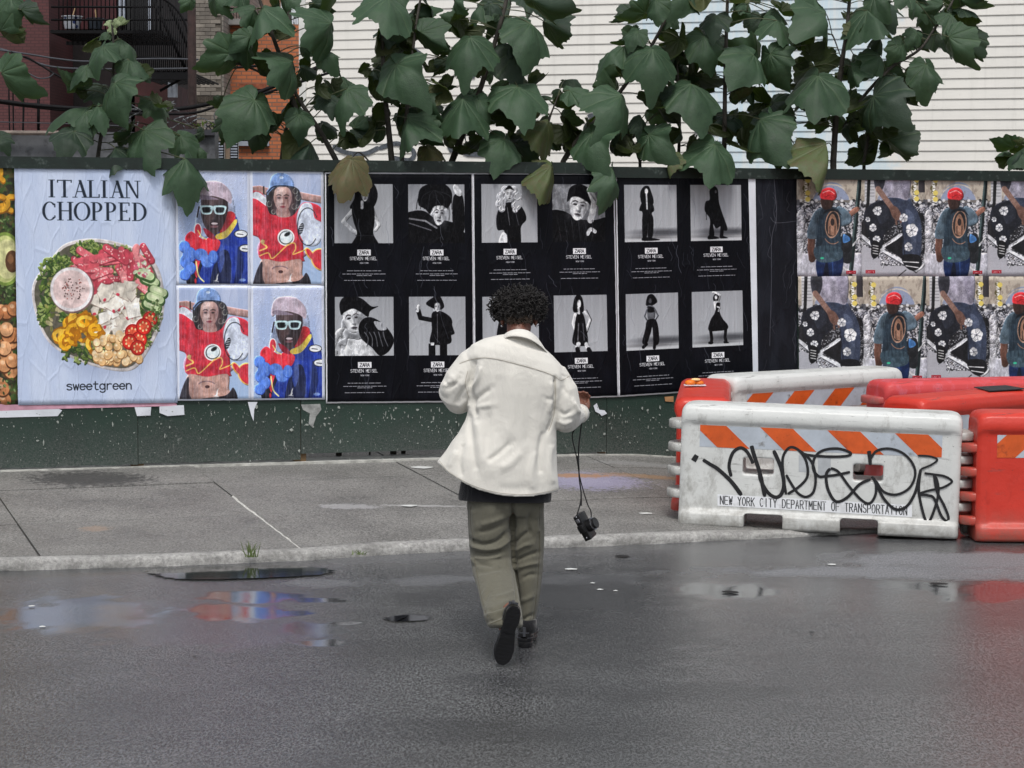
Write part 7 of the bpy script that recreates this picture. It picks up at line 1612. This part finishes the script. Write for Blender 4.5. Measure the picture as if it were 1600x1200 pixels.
# ---- trousers
def leg_rings(rows, n=28):
    R_ = []
    for x0, x1, y, d, hd in rows:
        s = FPX/(YP+d); cx = (x0+x1)/2; hw = (x1-x0)/2; out = []
        for k in range(n): a = 2*math.pi*k/n; out.append(P(cx+hw*math.cos(a), y, YP+d+hd*math.sin(a)))
        R_.append(out)
    return R_
def make_trousers():
    ya = J['anl'].y-YP; yr = J['anr'].y-YP; mb = MB()
    mb.loft(leg_rings([(732,852,752,.02,.12),(729,851,775,.02,.128),(729,850,795,.02,.13),(733,849,808,.025,.115)], 40))
    mb.loft(leg_rings([(731,804,775,.0,.118),(730,803,800,.0,.12),(732,802,825,.01,.118),(734,801,850,.015,.115),(736,802,872,.02,.113),(738,804,890,-.03,.112),(743,808,912,-.12,.108),(749,812,935,-.22,.105),(754,815,955,-.32,.115),(757,817,968,-.37,.115),(761,817,977,-.39,.11),(765,813,981,-.395,.09)]))
    mb.loft(leg_rings([(786,850,775,.05,.118),(786,850,800,.055,.118),(788,850,830,.06,.115),(792,849,860,.07,.11),(796,849,885,.075,.108),(800,846,910,.07,.106),(804,842,940,.065,.102),(808,838,965,.06,.10),(810,835,984,.055,.098),(812,833,992,.055,.092)]))
    me = remesh(mb.mesh(), .006, 4); a = get_co(me); w = np.array([mnoise.noise(Vector((p[0]*7, p[1]*6, p[2]*5))) for p in a]); a = a + get_no(me)*(w*.006)[:, None]; set_co(me, a)
    C = [([(735,842),(752,850),(775,846),(792,832)],3.5,-.011),([(736,852),(756,858),(780,855),(796,842)],3.5,.009),([(738,862),(760,866),(786,860)],3,-.010),([(740,872),(762,874),(785,868)],3.5,.008),([(745,832),(765,828),(788,818)],4,-.006),([(748,822),(770,815),(792,806)],5,.006),([(740,884),(756,882),(772,886)],3.5,-.007),
         ([(737,868),(742,880),(752,888)],4,.006),([(745,895),(765,892),(788,888)],4,-.005),([(760,955),(778,950),(805,938)],3.5,-.010),([(758,962),(776,958),(800,948)],3.5,.008),([(762,972),(775,966),(795,956)],3,-.008),([(772,935),(790,930),(806,922)],4,.005),([(756,945),(762,930),(770,920)],4,-.004),
         ([(738,790),(742,830),(740,850)],6,.005),([(770,780),(768,810),(772,826)],8,.004),([(802,850),(815,838),(828,830)],3.5,-.010),([(804,862),(820,852),(832,850)],3.5,.008),([(806,876),(825,868),(842,862)],3.5,-.009),([(808,888),(826,882),(842,880)],3.5,.007),([(830,800),(826,820),(832,840)],4,-.008),([(842,790),(838,815),(842,835)],4,.006),
         ([(815,905),(828,898),(840,898)],3.5,-.006),([(812,940),(825,935),(836,928)],4,.005),([(814,970),(822,965),(834,960)],3,-.007),([(816,980),(826,976),(834,972)],3,.006),([(803,800),(802,850),(806,905),(812,950)],3.5,-.012),([(800,778),(801,800),(800,830)],4,-.014),([(776,895),(782,915),(784,935)],8,.004)]
    a = crease(a, get_no(me), C, -.1); set_co(me, a); o = mesh_obj('trousers', me, M_TRS, person, True)
    from mathutils.bvhtree import BVHTree
    bv = BVHTree.FromPolygons([Vector(q) for q in a], [tuple(p_.vertices) for p_ in me.polygons]); ms = simple('olive_thread', (84,80,62), .9)
    for line in ([(736,790),(735,815),(739,838),(741,850)],[(741,870),(746,900),(753,935),(762,966)],[(843,792),(843,830),(842,880),(838,930),(832,975)],[(766,975),(785,968),(808,962)]):
        pts = []
        for x, y in catmull(line, 6):
            d = ray(x, y).normalized(); hit = bv.ray_cast(CAM, d)
            if hit[0] is not None and abs(hit[0].y-YP) < .6: pts.append(hit[0]-d*.0004)
        if len(pts) > 2: mb = MB(); mb.tube(pts, .0014, 5, False); mb.obj('seam', ms, o, True)
make_trousers()
# ---- shoes: x along the length (toe at +), z up, sole underneath
M_LEA = simple('black_leather', (14,14,17), .15, .2, 20, .15, 60); M_SOL = simple('black_rubber_sole', (13,13,16), .18, .3, 14, .6, 90); M_STR = simple('grey_trim', (70,72,78), .35)
def sole_w(x):   # half width along the length, heel at 0, toe at .29
    return np.interp(x, [0,.01,.03,.07,.12,.17,.21,.25,.275,.29], [.012,.026,.036,.038,.031,.040,.047,.042,.028,.006])
def shoe(m, bend):
    root = bpy.data.objects.new('shoe', None); COL.objects.link(root); root.parent = person; root.matrix_world = m
    bpy.context.view_layer.update(); root.matrix_world = m
    def B(v):  # toes stay flat on the ground while the rest of the shoe is lifted
        return v
    def fin(mb, name, mat, par, smooth=True):
        me = mb.mesh(); me.materials.append(mat); o = bpy.data.objects.new(name, me); COL.objects.link(o); o.parent = par
        if smooth: me.polygons.foreach_set('use_smooth', [True]*len(me.polygons)); me.set_sharp_from_angle(angle=rad(50))
        return o
    def slab(xa, xb, z0, z1, k=1.0, n=18):
        mb = MB(); xs = np.linspace(xa, xb, n); up = [(x, sole_w(x)*k) for x in xs]; out = up + [(x, -w) for x, w in up[::-1]]
        rings = [[Vector((x, y*q, z)) for x, y in out] for z, q in ((z0,.95),(z0+.003,1.0),(z1-.003,1.0),(z1,.96))]; mb.loft(rings); return mb
    so = fin(slab(.0,.29,.012,.032), 'sole', M_SOL, root); fin(slab(.0,.090,-.014,.013,.96), 'heel', M_SOL, so); fin(slab(.140,.285,-.002,.013,.95), 'tread', M_SOL, so)
    mb = MB()
    for k in range(7): x = .15+.018*k; mb.box((x,-.034,-.0055),(x+.008,.034,-.001))
    for k in range(4): x = .018+.018*k; mb.box((x,-.026,-.0175),(x+.008,.026,-.013))
    fin(mb, 'tread_rib', M_SOL, so, False)['kind'] = 'stuff'
    rows = [(0.004,.040,.090),(.02,.035,.108),(.05,.036,.112),(.085,.036,.108),(.12,.036,.092),(.16,.040,.074),(.20,.044,.060),(.24,.042,.052),(.27,.032,.044),(.288,.012,.036)]
    rings = []
    for x, w, h in rows:
        w = min(w, float(sole_w(x))*.97+.002); rings.append([Vector((x + (.006 if a_ > 0 else 0)*0, w*math.cos(rad(t_))*(1 if math.sin(rad(t_)) < .3 else .86), .030+(h-.030)*max(0, math.sin(rad(t_)))**.8 if math.sin(rad(t_)) > 0 else .030)) for a_, t_ in enumerate(np.linspace(0,360,25)[:-1])])
    mb = MB(); mb.loft(rings); me = modify(mb.mesh(), lambda q: setattr(q.modifiers.new('s', 'SUBSURF'), 'levels', 2)); me.materials.append(M_LEA); o = bpy.data.objects.new('upper', me); COL.objects.link(o); o.parent = root; me.polygons.foreach_set('use_smooth', [True]*len(me.polygons))
    mb = MB(); mb.tube([Vector((x, sole_w(x)*1.0+.001, .033)) for x in np.linspace(.001,.285,24)], .0016, 5, False); mb.tube([Vector((x, -sole_w(x)-.001, .033)) for x in np.linspace(.001,.285,24)], .0016, 5, False); fin(mb, 'welt', M_STR, so)
    mb = MB(); mb.box((-.003,-.006,.040),(.004,.006,.085)); mb.box((-.002,-.022,.056),(.02,.022,.060)); fin(mb, 'heel_strip', M_STR, root, False)
    return root
# planted right shoe, toe pointing away
shoe(Matrix.Translation((gheel.x+.0, gheel.y, .016)) @ Matrix.Rotation(rad(90-6), 4, 'Z'), 0)
# trailing left shoe: tip of the sole on the road, heel lifted so that the sole faces the street
toe = Vector((gtoe.x+.0, gtoe.y+.02, .012)); e = rad(66)
ax = Vector((.055, -.0, 0)); X_ = (toe - Vector((gtoe.x+.058, gtoe.y+.02-.29*math.cos(e)*.15, .012+.262))).normalized(); Zs = Vector((0, .9, .45)); Zs = (Zs - X_*Zs.dot(X_)).normalized(); Ys = Zs.cross(X_).normalized()
m = Matrix((X_, Ys, Zs)).transposed().to_4x4(); org = toe - X_*.285
shoe(Matrix.Translation(org) @ m, 0)
mb = MB(); mb.tube([J['anr']+Vector((0,0,-.03)), J['anr']+Vector((0,0,.03))], .045, 12); mb.obj('sock', M_SHT, person, True)
mb = MB(); mb.tube([J['anl']+Vector((-.005,.02,-.06)), J['anl']+Vector((0,.01,.02))], .045, 12); mb.obj('sock', M_SHT, person, True)

# ================================================================== CAMERA HANGING FROM ITS STRAP
YC = .10
def qc(x, y, d=0.0): return P(x, y, YP+YC+d)
cc = qc(919, 820); camt = empty('film_camera', cc, 'small black camera hanging by its strap from the person\'s hand', 'camera')
M_CB = simple('camera_black', (14,14,16), .35, .2, 30, .3, 300); M_CS = simple('camera_chrome', (150,150,156), .25, metal=.9); M_ST = simple('strap_black', (14,14,17), .7)
# body hangs tilted: long side runs from upper left to lower right
axU = (qc(927,846)-qc(903,800)).normalized(); axV = Vector((.9,-.42,.1)); axV = (axV-axU*axV.dot(axU)).normalized(); axW = axU.cross(axV).normalized()
Mc = Matrix((axU, axV, axW)).transposed().to_4x4(); cb = Matrix.Translation(qc(914,822)) @ Mc
def rbox(a, b, mat, name, par=camt, bev=.004):
    mb = MB(); mb.box(a, b); me = modify(mb.mesh(), lambda q: (setattr(q.modifiers.new('b', 'BEVEL'), 'width', bev), setattr(q.modifiers[-1], 'segments', 3))); me.transform(cb); me.materials.append(mat); return mesh_obj(name, me, None, par, True)
bd = rbox((-.066,-.018,-.038),(.066,.018,.038), M_CB, 'camera_body'); rbox((-.02,-.016,.036),(.02,.016,.052), M_CB, 'viewfinder'); rbox((-.052,-.010,.037),(-.032,.010,.046), M_CS, 'dial', bev=.003)
rbox((-.045,-.0205,-.022),(.045,-.0175,.024), M_CB, 'back_plate', bd, .001); rbox((-.012,-.0200,.036),(.010,-.0150,.044), M_CS, 'eyepiece', bd, .001)
mb = MB(); q = [cb @ Vector((.005, y, -.002)) for y in (.017,.045,.046,.062)]; mb.tube(q, [.031,.031,.027,.027], 20); mb.obj('lens', M_CB, camt, auto=40)
mb = MB(); mb.tube([cb @ Vector((.005,.045,-.002)), cb @ Vector((.005,.049,-.002))], [.0315,.0315], 20); mb.obj('lens_ring', M_CS, camt, auto=40)
lugA = cb @ Vector((-.062,0,.036)); lugB = cb @ Vector((.050,0,.040))
mb = MB(); mb.ball(lugA, .005, 8, 6); mb.ball(lugB, .005, 8, 6); mb.obj('strap_lug', M_CS, camt, True)['kind'] = 'stuff'
def strapz(pts, r): mb = MB(); mb.tube(pts, r, 6, True, .45); return mb.obj('strap', M_ST, camt, True)
hx = qc(908,655,.10)
strapz(catmull([P(908,630,YP+.25), P(910,648,YP+.13), qc(907,672,.02), qc(903,700), qc(904,740), qc(909,775), qc(908,795), lugA], 6), [.0035]*7*6+[.0035]*1) if False else strapz(catmull([P(909,634,YP+.27), P(910,650,YP+.14), qc(907,675,.02), qc(904,705), qc(905,745), qc(908,778), lugA], 6), .0038)
strapz(catmull([P(906,640,YP+.27), P(899,668,YP+.10), qc(894,682,.0), qc(901,715), qc(907,750), qc(917,785), qc(924,805), lugB], 6), .0038)
mb = MB(); mb.tube([qc(908,768), qc(908,790)], [.0075,.0075], 8, True, .5); mb.obj('strap_pad', M_ST, camt, True); mb = MB(); mb.tube([qc(903,712,-.004), qc(904.5,735,-.004)], .0085, 8, True, .5); mb.obj('strap_slide', M_ST, camt, True)
